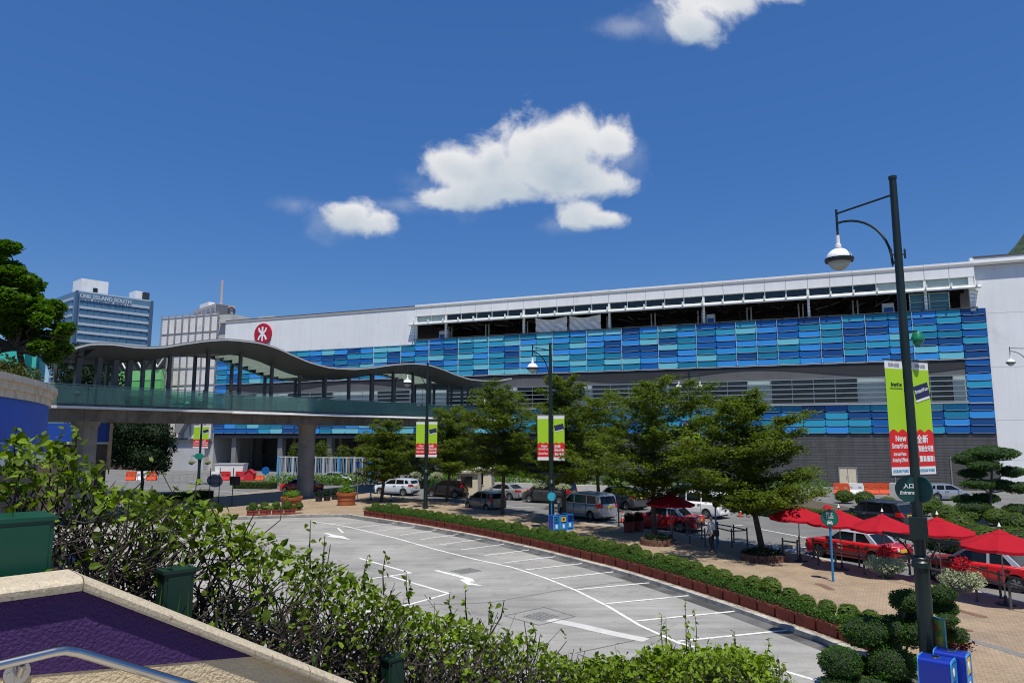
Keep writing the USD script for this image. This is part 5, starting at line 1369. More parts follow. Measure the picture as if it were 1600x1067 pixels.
c = car('parked_car', 'silver saloon driving past the white and blue fence, right of the bridge pillar', 'car', SEDAN, silver_p); drive(c, 527, 756, hd(1, -.08))
c = car('parked_car', 'pale silver compact SUV left of the footbridge lamp post', 'car', SUV, pale_p); drive(c, 619, 773, hd(-.93, .36))
c = car('parked_car', 'dark brown SUV with tall red tail lights behind the thin tree trunk', 'car', SUV2, brown_p); drive(c, 701, 776, hd(-.88, .48))
c = car('parked_car', 'small dark grey hatchback with its silver tail towards the hedge', 'car', HATCH, paint('mid_grey', (0.16, 0.165, 0.175), .5)); drive(c, 757, 796, hd(-.66, .75))
c = car('parked_car', 'silver saloon seen from behind in front of the cream kiosk', 'car', SEDAN, silver_p); drive(c, 787, 779, hd(-.80, .6))
c = car('parked_car', 'dark grey people carrier behind the lamp with the blue bins', 'car', MPV, dkgrey_p); drive(c, 858, 785, hd(-.86, .5))
c = car('parked_car', 'silver people carrier with red tail lights right of the blue bins', 'car', MPV, silver_p); drive(c, 915, 809, hd(-.60, .80))
c = car('parked_car', 'dark people carrier just beyond the silver people carrier', 'car', dict(MPV, H=1.7), paint('slate', (0.10, 0.105, 0.12), .5)); drive(c, 972, 793, hd(-.55, .83))
c = car('parked_car', 'white people carrier with black roof windows behind the shaded red umbrella', 'car', dict(MPV, H=1.80), white_p); drive(c, 1088, 806, hd(-.66, .75))
c = car('parked_car', 'black and silver hatchback on the far road behind the tree trunk', 'car', dict(SUV, H=1.58), dkgrey_p); drive(c, 1048, 769, hd(1, -.3))
c = car('parked_car', 'black cab behind the red umbrellas beside the low hedge', 'car', CAB, black_p); drive(c, 1366, 825, hd(-.55, .83))
c = car('parked_car', 'silver hatchback driving past the grey wall, left of the cloud pruned pine', 'car', dict(HATCH, L=4.36, W=1.8, H=1.60, wr=.33), silver_p); drive(c, 1482, 781, hd(.97, -.24))
# ------------------------------------------------------------------ trees and plants
bark = mat('bark', (0.085, 0.065, 0.05), 0.9, var=0.35, vscale=6, bump=0.01, bscale=25)
bark_d = mat('bark_dark', (0.045, 0.035, 0.028), 0.9, var=0.3, vscale=6)
leaf_ter = leafmat('leaf_plaza_tree', [(0.085, 0.125, 0.014), (0.15, 0.205, 0.022), (0.24, 0.30, 0.034), (0.12, 0.175, 0.018)], tr=.38)
leaf_big = leafmat('leaf_big_tree', [(0.055, 0.12, 0.008), (0.12, 0.215, 0.012), (0.22, 0.33, 0.02)], tr=.34)
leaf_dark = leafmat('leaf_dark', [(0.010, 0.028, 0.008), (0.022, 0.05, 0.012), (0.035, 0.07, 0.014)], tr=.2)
leaf_olive = leafmat('leaf_olive', [(0.045, 0.06, 0.010), (0.085, 0.09, 0.018), (0.10, 0.075, 0.02), (0.04, 0.06, 0.012)], tr=.25)
leaf_hedge = leafmat('leaf_foreground_hedge', [(0.08, 0.125, 0.010), (0.20, 0.29, 0.018), (0.36, 0.46, 0.035), (0.12, 0.19, 0.014), (0.34, 0.37, 0.03), (0.15, 0.13, 0.03), (0.20, 0.10, 0.035)], tr=.30, rough=.5)
leaf_young = leafmat('leaf_hedge_young', [(0.15, 0.23, 0.014), (0.28, 0.38, 0.024), (0.40, 0.49, 0.04), (0.10, 0.17, 0.014), (0.33, 0.36, 0.03), (0.22, 0.17, 0.03)], tr=.30, rough=.5)
leaf_box = leafmat('leaf_clipped', [(0.075, 0.13, 0.014), (0.14, 0.215, 0.022), (0.22, 0.31, 0.034)], tr=.32)
leaf_pine = leafmat('leaf_cloud_pruned', [(0.045, 0.11, 0.014), (0.09, 0.185, 0.022), (0.16, 0.28, 0.03)], tr=.28)
leaf_lime = leafmat('leaf_lime', [(0.09, 0.19, 0.012), (0.16, 0.29, 0.02), (0.06, 0.13, 0.012)], tr=.3)
leaf_cream = leafmat('leaf_variegated', [(0.35, 0.38, 0.22), (0.16, 0.24, 0.07), (0.06, 0.12, 0.02), (0.45, 0.46, 0.30)], tr=.2)
petal = leafmat('petal_red', [(0.45, 0.01, 0.02), (0.6, 0.02, 0.04), (0.3, 0.005, 0.02)], tr=.2)
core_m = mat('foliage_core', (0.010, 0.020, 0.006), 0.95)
ICO = trimesh.creation.icosphere(2)


def core(c, r, k=0.8, seed=0):
    v = np.array(ICO.vertices); n = 0.85 + 0.3 * meshkit.fbm(v * 2.3 + seed, 3, seed)
    b = B(); b.add(np.asarray(c) + v * n[:, None] * np.asarray(r) * k, ICO.faces); return b


def blob(c, r, n, seed, shell=0.72, rough=0.25):
    q = np.random.default_rng(seed); d = q.normal(size=(n, 3)); d /= np.linalg.norm(d, axis=1, keepdims=True)
    k = shell + (1 - shell) * q.random(n)
    k *= 1 - rough + 2 * rough * meshkit.fbm(d * 2.2 + seed * 1.7, 3, seed)
    return np.asarray(c) + d * k[:, None] * np.asarray(r)


def limb(b, p, q, r0, r1, seed, n=6, wob=.06):
    g = np.random.default_rng(seed); p, q = np.asarray(p, float), np.asarray(q, float); t = np.linspace(0, 1, n)[:, None]
    L_ = np.linalg.norm(q - p); off = g.normal(size=(n, 3)) * wob * L_ * np.sin(t * math.pi)
    b.tube(p + (q - p) * t + off, r0 + (r1 - r0) * t[:, 0], 7); return b


def tiered_tree(px, py, H, zc, R, label, seed, nl, lean=(0, 0), prof=None, lsz=.14, z0=PZ):
    """a plaza tree with level tiers of small leaves on spreading branches"""
    g = np.random.default_rng(seed); c = G(px, py)
    t = Thing('plaza_tree', label, 'tree', (c[0], c[1], z0), 0, None)
    H -= z0; zc -= z0
    b = B(); top = np.array([lean[0], lean[1], H * .93]); k = np.linspace(0, 1, 9)[:, None]
    path = top * k + np.array([.10, .05, 0]) * np.sin(k * 5 + seed)
    b.tube(path, .135 * (1 - k[:, 0]) ** .8 + .025, 10); t.part('trunk', b, bark, smooth=40)
    nt = max(4, int((H - zc) / 0.56)); pts = []; lb = B()
    for i in range(nt):
        f = i / (nt - 1); z = zc + (H - zc) * (.06 + .92 * f)
        rr = R * (np.interp(f, [0, .18, .45, .75, 1], prof or [.80, 1.0, .95, .78, .42])) * g.uniform(.78, 1.12); sq = g.uniform(0, 6.28); ex_ = g.uniform(.1, .32)
        nb = int(g.integers(6, 9)) if f < .85 else 4
        a0 = g.uniform(0, 6.28); base = path[min(8, int(np.clip(z / (H * .93), 0, 1) * 8))] * [1, 1, 0]
        for j in range(nb):
            a = a0 + j * 2 * math.pi / nb + g.uniform(-.25, .25); L_ = rr * g.uniform(.5, 1.08) * (1 + ex_ * math.cos(a - sq))
            d = np.array([math.cos(a), math.sin(a), 0]); rise = g.uniform(.04, .30) + .22 * f
            p0 = base + ZU * (z - .25 - .12 * L_); p1 = base + d * L_ + ZU * (z - .10 * L_ + rise * L_)
            limb(lb, p0, p1, .035 * (1 - .5 * f), .008, seed * 100 + i * 10 + j, 5, .03)
            m = int(nl * L_ / R / nt / nb * 2.6)
            s = g.beta(1.5, 1.0, m); w = (.12 + .42 * np.sin(np.clip(s, 0, 1) * math.pi * .8)) * (.35 + .22 * L_)
            # sub twigs: leaves gather in small clumps along side shoots
            ncl = max(4, m // 14); cs = g.beta(1.4, 1.0, ncl); cw = g.normal(0, 1, ncl) * np.interp(cs, [0, .4, 1], [.1, .34, .22]) * (.5 + .35 * L_); ch = g.normal(0.02, .07, ncl)
            id_ = g.integers(0, ncl, m)
            side = np.array([-d[1], d[0], 0])
            P = p0 + (p1 - p0) * (cs[id_])[:, None] + side * cw[id_][:, None] + ZU * ch[id_][:, None] + g.normal(0, 1, (m, 3)) * [.15, .15, .075]
            pts.append(P)
    t.part('limbs', lb, bark_d)
    P = np.vstack(pts); v, f = leaves(P, lsz, .62, seed, aspect=.75)
    t.part('crown', (v, f), leaf_ter)
    return t


def blob_tree(name, c, trunk_h, blobs, label, seed, m, lsz, nl, cat='tree', tr_r=.16, up=.35, corek=.72, group=None):
    t = Thing(name, label, cat, c, 0, group); g = np.random.default_rng(seed)
    cen = np.mean([np.array(q[:3]) for q in blobs], 0); lb = B(); b = B()
    b.tube([[0, 0, 0], [.05, .03, trunk_h * .5], [cen[0] * .25, cen[1] * .25, trunk_h]], [tr_r * 1.15, tr_r * .9, tr_r * .7], 10); t.part('trunk', b, bark_d, smooth=40)
    cr = B(); P = []; vol = sum(np.prod(q[3:]) ** (2 / 3) for q in blobs)
    for i, q in enumerate(blobs):
        limb(lb, [cen[0] * .25, cen[1] * .25, trunk_h * .9], q[:3], tr_r * .5, .02, seed * 50 + i)
        n = int(nl * np.prod(q[3:]) ** (2 / 3) / vol); P.append(blob(q[:3], q[3:], n, seed * 31 + i, .62, .38))
        v, f = core(q[:3], q[3:], corek * .72, seed + i).mesh(); cr.add(v, f)
    t.part('limbs', lb, bark_d)
    P = np.vstack(P); v, f = leaves(P, lsz, up, seed, aspect=.62); t.part('crown', (v, f), m)
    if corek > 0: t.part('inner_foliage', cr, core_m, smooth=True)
    return t


tiered_tree(1190, 868, 7.7, 2.5, 4.4, 'wide tiered tree in a round brick planter beside the taxi stand', 21, 27000, lean=(-.7, .3))
tiered_tree(1024, 845, 8.9, 2.5, 4.5, 'tall tiered tree standing over the shaded red taxi', 22, 27000, lean=(.1, 0), prof=[.7, .95, 1.0, .8, .4])
tiered_tree(884, 818, 9.7, 2.7, 3.5, 'tiered tree in front of the silver people carrier, behind the blue bins', 23, 22000, prof=[.95, 1.0, .9, .76, .4])
tiered_tree(787, 806, 9.4, 3.2, 3.8, 'tiered tree with thin trunk right of the small dark hatchback', 24, 21000, lean=(-.2, 0))
tiered_tree(698, 786, 7.9, 2.8, 3.9, 'tiered tree in front of the dark brown SUV', 25, 19000, lean=(.3, 0))
tiered_tree(594, 786, 6.9, 2.3, 4.0, 'tiered tree at the left end of the long planter row', 26, 18000, lean=(.6, 0), prof=[.8, 1.0, .9, .7, .4])
tiered_tree(935, 800, 8.6, 3.0, 3.7, 'tiered tree behind the dark people carrier, between two larger plaza trees', 27, 12000, z0=0.0)

# large tree at the left edge on the terrace
c = atY(28, 640, 31.0)
def LB(px, py, dy, r, rz): q = atY(px, py, 31.0 + dy) - np.array([c[0], c[1], 7.4]); return (*q, r, r * .9, rz)
g = np.random.default_rng(91); LBS = []
for px, py, r in [(15, 425, 1.0), (-30, 455, 1.5), (45, 475, 1.1), (80, 490, .75), (20, 505, 1.1), (72, 535, .8), (-60, 540, 1.2), (98, 515, .5), (-10, 405, .8), (-70, 480, 1.7), (38, 445, .8), (92, 555, .55), (-110, 520, 1.4), (-60, 420, 1.2), (10, 470, 1.2)]:
    for q in range(5):
        LBS.append(LB(px + g.normal(0, 9), py + g.normal(0, 8), g.normal(0, .7), r * .72, r * .46))
blob_tree('broadleaf_tree', (c[0], c[1], 7.4), 2.6, LBS, 'large dense broadleaf tree growing above the blue curved wall at the left edge', 5, leaf_big, .21, 60000, corek=.32, up=.58)
c = atY(140, 740, 62.0) * [1, 1, 0]
def DB(px, py, Y, r, rz): q = atY(px, py, Y) - c; return (*q, r, r, rz)
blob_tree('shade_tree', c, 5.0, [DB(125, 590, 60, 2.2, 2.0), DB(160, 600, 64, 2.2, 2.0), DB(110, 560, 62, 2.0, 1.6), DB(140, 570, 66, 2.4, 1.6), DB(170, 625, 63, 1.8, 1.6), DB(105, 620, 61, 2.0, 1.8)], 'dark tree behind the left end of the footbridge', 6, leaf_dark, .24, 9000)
c = atY(222, 748, 70.0) * [1, 1, 0]
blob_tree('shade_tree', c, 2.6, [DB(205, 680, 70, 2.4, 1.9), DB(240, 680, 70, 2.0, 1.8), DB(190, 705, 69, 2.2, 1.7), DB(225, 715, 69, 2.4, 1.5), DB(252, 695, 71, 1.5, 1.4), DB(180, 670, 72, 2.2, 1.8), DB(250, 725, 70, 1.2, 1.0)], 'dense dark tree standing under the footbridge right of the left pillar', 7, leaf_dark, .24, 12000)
for k, (px, yt, lab) in enumerate(((462, 688, 'young thin tree left of the middle bridge pillar before the loading bay'), (502, 686, 'young tree just right of the middle bridge pillar'), (535, 692, 'young tree behind the silver saloon by the fence'), (566, 690, 'young tree at the right end of the white and blue fence'))):
    c = atY(px, 742, 92.0) * [1, 1, 0]; zt = atY(px, yt, 92)[2]
    blob_tree('young_tree', c, 1.6, [(0, 0, zt - 1.0, .9, .9, .9), (.35, .1, zt - 2.0, 1.0, 1, .9), (-.4, 0, zt - 1.9, .9, .9, .8), (0, .2, zt - 2.9, .8, .8, .6)], lab, 60 + k, leaf_ter, .17, 1500, tr_r=.06, corek=.45)

# planting on the terrace wall
P = []; g = np.random.default_rng(8)
for a in np.linspace(math.radians(8), math.radians(64), 60):
    p = cw_c + (cw_R - 1.4 + g.uniform(-.4, .5)) * np.array([math.cos(a), math.sin(a)]); P.append(blob((*p, ZC + .25), (.85, .85, g.uniform(.45, .85)), 260, int(a * 1000), .5, .3))
solo('terrace_shrubs', leaves(np.vstack(P), .20, .35, 9, aspect=.4), leaf_olive, kind='stuff')


def shrub_strip(name, pxs, Y, h, wdt, m, lsz, seed, dens=1.0, z0=0.0):
    """loose planting along a line of photograph points, one mass"""
    line = LineString([atY(px, 677, yy)[:2] for px, yy in zip(pxs, Y)]); g = np.random.default_rng(seed); P = []
    for s in np.arange(0, line.length, wdt * .8):
        p = np.array(line.interpolate(s).coords[0]); P.append(blob((*p + g.normal(0, .15, 2), z0 + h * .5), (wdt, wdt, h * g.uniform(.4, .75)), int(170 * dens), seed + int(s * 7), .45, .35))
    return solo(name, leaves(np.vstack(P), lsz, .35, seed), m, kind='stuff')


shrub_strip('far_planting', (425, 520, 610), (83, 83.5, 84), 1.3, .8, leaf_lime, .22, 31)
shrub_strip('far_planting', (640, 760, 850, 960), (80, 77, 74, 72), 2.0, 1.2, leaf_lime, .24, 32, 1.4)
shrub_strip('far_planting', (960, 1100, 1200, 1290), (74, 72, 70, 69), 1.7, 1.1, leaf_lime, .22, 33, 1.3)
low = B()
for px, Y0, L_ in ((845, 73, 16), (950, 70, 12)):
    p = atY(px, 677, Y0); low.bar(p * [1, 1, 0] + ZU * .45 - FD * L_ / 2, p * [1, 1, 0] + ZU * .45 + FD * L_ / 2, .5, .9)
for k in range(2):
    pass
v_, f_ = low.mesh()
for k in range(2):
    b = B(); b.add(v_[k * 8:(k + 1) * 8], f_[:12]); solo('planter_wall', b, mat('pale_stone', (0.5, 0.48, 0.44), .8, var=.12, vscale=1.5), 'pale low stone wall in front of the bright shrubs, ' + ('left one' if k == 0 else 'right one'), 'low wall')

# clipped shrubs: shared prototypes
def clipped(name, label, group, r, n, seed, m, lsz, cat='shrub', loc=(0, 0, 0)):
    t = Thing(name, label, cat, loc, 0, group)
    t.part('foliage', leaves(blob((0, 0, r[2] * .95), r, n, seed, .84, .2), lsz, .3, seed, aspect=.7), m)
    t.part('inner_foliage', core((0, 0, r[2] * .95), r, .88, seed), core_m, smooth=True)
    return t


# median hedge along the far side of the taxi road and round shrubs on it
def hedge_box(name, a, b_, w, h, label, seed, m, lsz=.09, z0=.13):
    a, b_ = np.array(a), np.array(b_); L_ = np.linalg.norm(b_ - a); d = (b_ - a) / L_; s = np.array([-d[1], d[0]]); g = np.random.default_rng(seed)
    t = Thing(name, label, 'hedge', (*(a + b_) / 2, z0), math.atan2(d[1], d[0]))
    n = int(L_ * (w + 2 * h) * 260); u = g.random(n); P = np.empty((n, 3)); P[:, 0] = (g.random(n) - .5) * L_
    k = g.random(n) * (w + 2 * h); P[:, 1] = np.where(k < w, k - w / 2, np.where(k < w + h, -w / 2, w / 2)); P[:, 2] = np.where(k < w, h, np.where(k < w + h, k - w, k - w - h))
    P += g.normal(0, .05, P.shape); P[:, 2] += .12 * (meshkit.fbm(P * [1.2, 1.2, 0] + seed, 3, seed) - .5) * (P[:, 2] > .1)
    t.part('foliage', leaves(P, lsz, .4, seed), m)
    b = B(); b.box(-L_ / 2, L_ / 2, -w / 2 + .05, w / 2 - .05, 0, h - .05); t.part('inner_foliage', b, core_m); return t


hedge_box('clipped_hedge', G(1130, 795)[:2], G(1330, 826)[:2], 1.0, .75, 'low clipped hedge beyond the taxi road, left of the black cab', 41, leaf_box)
hedge_box('clipped_hedge', G(1440, 852)[:2], G(1680, 905)[:2], 1.1, .75, 'low clipped hedge on the right behind the red umbrellas', 42, leaf_box)
hedge_box('clipped_hedge', G(1090, 770)[:2], G(1250, 790)[:2], 1.0, .8, 'low clipped hedge along the far edge of the green strip', 43, leaf_box)
hedge_box('clipped_hedge', atY(374, 677, 79)[:2], atY(432, 677, 78)[:2], 1.4, .7, 'low clipped hedge on the traffic island left of the bridge pillar', 44, leaf_box, z0=0)
hedge_box('clipped_hedge', atY(250, 677, 60)[:2], atY(330, 677, 66)[:2], 1.4, .8, 'low clipped hedge seen over the left part of the foreground hedge', 45, leaf_box, z0=0)
rs = clipped('round_shrub', 'x', 'rounded shrubs in the strip beyond the taxi road', (.85, .85, .55), 1400, 51, leaf_box, .11)
spots = [(1412, 812), (1440, 806), (1455, 800), (1480, 822), (1500, 836), (1530, 845), (1388, 800), (1352, 792), (1560, 822), (1590, 838), (1515, 818), (1575, 852), (1320, 786), (1470, 838), (1545, 866), (1600, 862)]
spots.sort()
for k, q in enumerate(spots):
    LR = 'rounded green shrub, %s from the left in the strip beyond the taxi road' % nth(k + 1)
    p = G(*q); p[2] = .1
    if k == 0:
        rs.x.GetOrderedXformOps()[0].Set(tuple(map(float, p))); cdata(rs.x.GetPrim(), LR)
    else: rs.copy(p, k * 1.3, LR, scale=(1, 1, .8 + .5 * ((k * 37 % 10) / 10)))

# the long row of terracotta boxes with low planting, and clipped balls behind it
terra = mat('terracotta', (0.27, 0.050, 0.030), 0.75, var=0.22, vscale=4, island=.12, dirt=((0.12, 0.035, 0.025), 3.0, .5, .7, .6))
pbx = Thing('planter_box', 'x', 'planter', (0, 0, 0), 0, 'terracotta boxes in a row along the kerb')
b = B(); hw_, hd_ = .415, .21
b.box(-hw_ + .03, hw_ - .03, -hd_ + .03, hd_ - .03, 0, .30); pbx.part('box', b, terra)
b = B(); b.box(-hw_, hw_, -hd_, -hd_ + .035, .29, .37); b.box(-hw_, hw_, hd_ - .035, hd_, .29, .37); b.box(-hw_, -hw_ + .035, -hd_ + .035, hd_ - .035, .29, .37); b.box(hw_ - .035, hw_, -hd_ + .035, hd_ - .035, .29, .37); pbx.part('rim', b, terra)
b = B(); b.box(-hw_ + .035, hw_ - .035, -hd_ + .035, hd_ - .035, .28, .34); pbx.part('soil', b, mat('soil', (0.07, 0.055, 0.035), 0.95))
g = np.random.default_rng(5); P = np.column_stack([g.uniform(-.46, .46, 620), g.normal(0, .14, 620), .40 + np.abs(g.normal(.10, .075, 620))])
pbx.part('low_planting', leaves(P, .075, .45, 12), leafmat('leaf_groundcover', [(0.045, 0.105, 0.014), (0.085, 0.17, 0.022), (0.14, 0.235, 0.028)], tr=.28), kind='stuff')
ball = clipped('ball_shrub', 'x', 'clipped balls behind the terracotta boxes', (.325, .325, .31), 1500, 52, leaf_box, .065)
LP, LBALL = 'terracotta trough with low green planting in the long row along the kerb', 'clipped green ball shrub in the row behind the terracotta boxes'
kl = LineString(KERB)
def kpos(px, py): return kl.project(Point(*G(px, py)[:2]))
ranges = [(kpos(385, 808), kpos(462, 806)), (kpos(572, 808), kpos(1335, 1022))]
first = [True, True]
for row, (s0, s1) in enumerate(ranges):
    whr = ('short kerb row by the orange pot', 'long kerb row')[row]
    for k, s in enumerate(np.arange(s0, s1, .855)):
        a, bq = np.array(kl.interpolate(s).coords[0]), np.array(kl.interpolate(s + .855).coords[0]); d = unit(bq - a); nrm = np.array([-d[1], d[0]])
        c = (a + bq) / 2 + nrm * .56; rz = math.atan2(d[1], d[0]) + (math.pi if k % 3 == 1 else 0) + rng.uniform(-.03, .03)
        LP = 'planted terracotta trough, %s from left in the %s' % (nth(k + 1), whr)
        if first[0]: pbx.x.GetOrderedXformOps()[0].Set((float(c[0]), float(c[1]), PZ)); pbx.x.GetOrderedXformOps()[1].Set(math.degrees(rz)); cdata(pbx.x.GetPrim(), LP); first[0] = False
        else: pbx.copy((c[0], c[1], PZ), rz, LP)
    for k, s in enumerate(np.arange(s0, s1, .80)):
        a, bq = np.array(kl.interpolate(s).coords[0]), np.array(kl.interpolate(s + .8).coords[0]); d = unit(bq - a); nrm = np.array([-d[1], d[0]])
        c = (a + bq) / 2 + nrm * (1.16 + rng.uniform(-.05, .05)); zz = PZ + .30
        LBALL = 'clipped ball shrub, %s from left in the %s' % (nth(k + 1), whr)
        if first[1]: ball.x.GetOrderedXformOps()[0].Set((float(c[0]), float(c[1]), zz)); cdata(ball.x.GetPrim(), LBALL); first[1] = False
        else: ball.copy((c[0], c[1], zz), k * 2.1, LBALL, scale=rng.uniform(.86, 1.14) * np.array([1, 1, rng.uniform(.88, 1.1)]))

# cloud pruned trees
def cloud_tree(label, base, pads, seed, lsz, dens, z0, loc=None, flowers=None):
    base = np.array(base, float); t = Thing('cloud_pruned_tree', label, 'tree', (base[0], base[1], z0)); lb = B(); g = np.random.default_rng(seed)
    cs = np.array([q[:3] for q in pads]); mid = cs.mean(0); o = np.array([base[0], base[1], z0])
    top = cs[cs[:, 2].argmax()]
    k = np.linspace(0, 1, 8)[:, None]; path = o + (top - o) * k + np.array([.16, .1, 0]) * np.sin(k * 6 + seed) * (1 - k)
    b = B(); b.tube(path, .11 * (1 - k[:, 0]) + .03, 9); t.part('trunk', b, bark, True, smooth=40)
    for i, q in enumerate(pads):
        j = np.argmin(np.abs(path[:, 2] - (q[2] - q[5] - .2))); limb(lb, path[j], np.array(q[:3]) - ZU * q[5] * .5, .055, .02, seed * 9 + i, 6, .05)
    t.part('branches', lb, bark, True)
    for i, q in enumerate(pads):
        c, r = np.array(q[:3]), np.array(q[3:]); n = int(dens * (r[0] * r[1] + 2 * r[0] * r[2]))
        pth = t.part('foliage_pad', leaves(blob(c, r, n, seed * 40 + i, .86, .2), lsz, .35, seed + i, aspect=.6), leaf_pine, True)
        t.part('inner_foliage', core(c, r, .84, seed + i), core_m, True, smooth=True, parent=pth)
    return t


Yp = 48.5
def PD(px, py, w, h, dy=0, Y=Yp): q = atY(px, py, Y + dy); s = (Y + dy) / 1100; return (*q, w * s / 2, w * s / 2 * .8, h * s / 2)
cloud_tree('cloud pruned pine with flat pads growing from the green strip on the right', G(1548, 818), [PD(1550, 708, 78, 22), PD(1512, 717, 46, 20, .4), PD(1538, 727, 50, 18, -.5), PD(1520, 739, 44, 16, .6), PD(1580, 737, 42, 18, .2), PD(1528, 756, 52, 16, -.4), PD(1562, 757, 46, 18, .5), PD(1590, 762, 46, 18, 0), PD(1540, 778, 44, 16, .3), PD(1505, 780, 36, 14, .5), PD(1522, 793, 58, 22, -.3), PD(1592, 797, 50, 20, 0)], 3, .11, 620, .1)
Yn = 18.2
cloud_tree('large cloud pruned tree with many rounded pads left of the near lamp post', G(1385, 1050), [PD(1417, 938, 54, 36, .3, Yn), PD(1352, 985, 76, 48, 0, Yn), PD(1398, 985, 64, 46, .4, Yn), PD(1425, 962, 44, 30, .6, Yn), PD(1428, 990, 56, 40, .2, Yn), PD(1312, 1034, 66, 48, -.5, Yn), PD(1345, 1042, 44, 34, .2, Yn), PD(1392, 1036, 76, 54, -.3, Yn), PD(1425, 1040, 48, 36, .4, Yn), PD(1308, 1068, 50, 30, -.6, Yn), PD(1358, 1075, 70, 34, -.6, Yn), PD(1410, 1080, 60, 36, -.4, Yn)], 11, .05, 3600, PZ)
cloud_tree('smaller cloud pruned tree right of the near lamp post with red leaves at its foot', G(1480, 1020), [PD(1474, 928, 42, 30, 0, 18.6), PD(1475, 950, 46, 26, .2, 18.6), PD(1480, 968, 34, 20, -.2, 18.6), PD(1496, 992, 34, 24, 0, 18.6), PD(1468, 990, 34, 24, .4, 18.6)], 13, .05, 3600, PZ)
c = G(1490, 1022); solo('red_bedding', leaves(blob((c[0], c[1], .32), (.55, .5, .25), 500, 77, .4, .3), .10, .4, 3), leafmat('leaf_dark_red', [(0.05, 0.006, 0.008), (0.12, 0.012, 0.012), (0.03, 0.02, 0.008)], tr=.2), kind='stuff')

# hanging baskets below the brackets of the lamps
def basket(t, d, s_, label, big):
    d = unit(np.array([*d, 0.])); c = t.loc + d * s_ * .95 + ZU * 2.62
    k = Thing('hanging_basket', label, 'flower basket', c, 0, 'baskets of flowers hanging from the lamp brackets' if not big else None)
    b = B(); b.lathe([(0, -.28), (.15, -.25), (.27, -.12), (.31, 0), (.0, 0)], 16); k.part('basket', b, trim_m, smooth=40)
    for q in range(3):
        a = q * 2.1; b = B(); b.tube([[.3 * math.cos(a), .3 * math.sin(a), 0], [0, 0, .76]], .006, 4); k.part('chain', b, trim_m)
    n = 1500 if big else 420; ls = .06 if big else .11
    k.part('foliage', leaves(blob((0, 0, .02), (.48, .48, .22), n, 5, .5, .3), ls, .4, 4), leaf_cream)
    if big: k.part('flowers', leaves(blob((0.0, 0, .34), (.2, .2, .2), n // 5, 6, .4, .3), ls, .3, 5), petal)
for s_, lab in ((-1, 'hanging basket with red flowers left of the near lamp post'), (1, 'larger looking hanging basket with red flowers right of the near lamp post')): basket(l1, (0.41, -0.91), s_, lab, True)
for t_, d, nm in ((l2, (.7, -.7), 'lamp behind the small blue bins'), (l3, (.9, -.4), 'lamp before the footbridge'), (l4, (1, 0), 'distant lamp under the footbridge')):
    for s_, w in ((-1, 'left'), (1, 'right')): basket(t_, d, s_, 'hanging basket of pale leaves on the %s of the %s' % (w, nm), False)
# ------------------------------------------------------------------ foreground: stair wall, handrail, hedge
WT, WN = np.array([.7071, .7071, 0]), np.array([.7071, -.7071, 0])
_a, _b = ray(108, 889); _y = 5.66 / (1 - _a); WO = np.array([_a * _y, _y, 0.0]); ZC0 = EYE + _b * _y
def WP(t, z, n=0.0): return WO + WT * t + WN * n + ZU * z
def wall_hit(px, py, n=0.0):
    a, b = ray(px, py); o = WO + WN * n; t = (a * o[1] - o[0]) / (WT[0] - a * WT[1]); return t, EYE + b * (o[1] + WT[1] * t)
_t1, _z1 = wall_hit(556, 1067)
SL = (_z1 - ZC0) / _t1
def cz(t): return ZC0 + (SL * t if t > 0 else 0.0)
TB = 7.2
stucco_b = dict(bump=0.012, bscale=62)
cream_st = mat('cream_stucco', (0.52, 0.42, 0.27), 0.85, var=0.1, vscale=2.5, **stucco_b)
purple_st = mat('purple_stucco', (0.034, 0.008, 0.080), 0.8, var=0.1, vscale=2.5, **stucco_b)
granite = mat('granite_coping', (0.42, 0.36, 0.26), 0.75, var=0.22, vscale=90, detail=2.0, bump=0.003, bscale=70, dirt=((0.17, 0.12, 0.07), 26.0, .56, .70, .75))
fw_ = Thing('stair_wall', 'stucco wall of the stair, purple above and cream below, with speckled stone coping', 'wall', WP(0, ZC0 - 1.5))
TH = 0.062
pg = Polygon([(-3.2, 2.2), (-3.2, ZC0 - TH), (0, ZC0 - TH), (TB, cz(TB) - TH), (TB, 0), (2.0, 0)])
def WS(pg, n0, th): b = B(); b.sheet(WO + WN * n0, WT, ZU, pg, th, WN); return b
fw_.part('wall', WS(pg, 0.03, .19), cream_st, True)
(p_t0, p_z0), (p_t1, p_z1) = wall_hit(0, 1058, .22), wall_hit(392, 1025, .22)
ks = (p_z1 - p_z0) / (p_t1 - p_t0); lz = lambda t: p_z0 + ks * (t - p_t0)
purple = pg.buffer(-0.001).intersection(Polygon([(-3.3, lz(-3.3)), (9, lz(9)), (9, 9), (-3.3, 9)]))
fw_.part('purple_band', WS(purple, 0.22, .004), purple_st, True)
# coping stones with rounded front edge
prof = [(-0.02, -TH), (-0.02, -.012), (-.008, 0), (.23, 0), (.255, -.009), (.268, -.026), (.266, -.048), (.255, -TH)]
breaks = [-3.2, -2.0, -.95, 0.0, 1.17, 2.36, 3.55, 4.7, 5.9, TB]
for a, bq in zip(breaks[:-1], breaks[1:]):
    a_, b_ = a + .003, bq - .003
    P0 = np.array([WP(a_, cz(a_) + z, n) for n, z in prof]); P1 = np.array([WP(b_, cz(b_) + z, n) for n, z in prof]); m_ = len(prof)
    b = B(); i = np.arange(m_); q = np.stack([i, (i + 1) % m_, (i + 1) % m_ + m_, i + m_], -1); b.add(np.vstack([P0, P1]), q)
    fan = np.array([[0, k, k + 1] for k in range(1, m_ - 1)]); b.add(P0, fan); b.add(P1, fan[:, ::-1]); fw_.part('coping_stone', b, granite, True, smooth=35)
steel_s = mat('stainless_steel', (0.50, 0.50, 0.50), 0.22, metal=1.0)
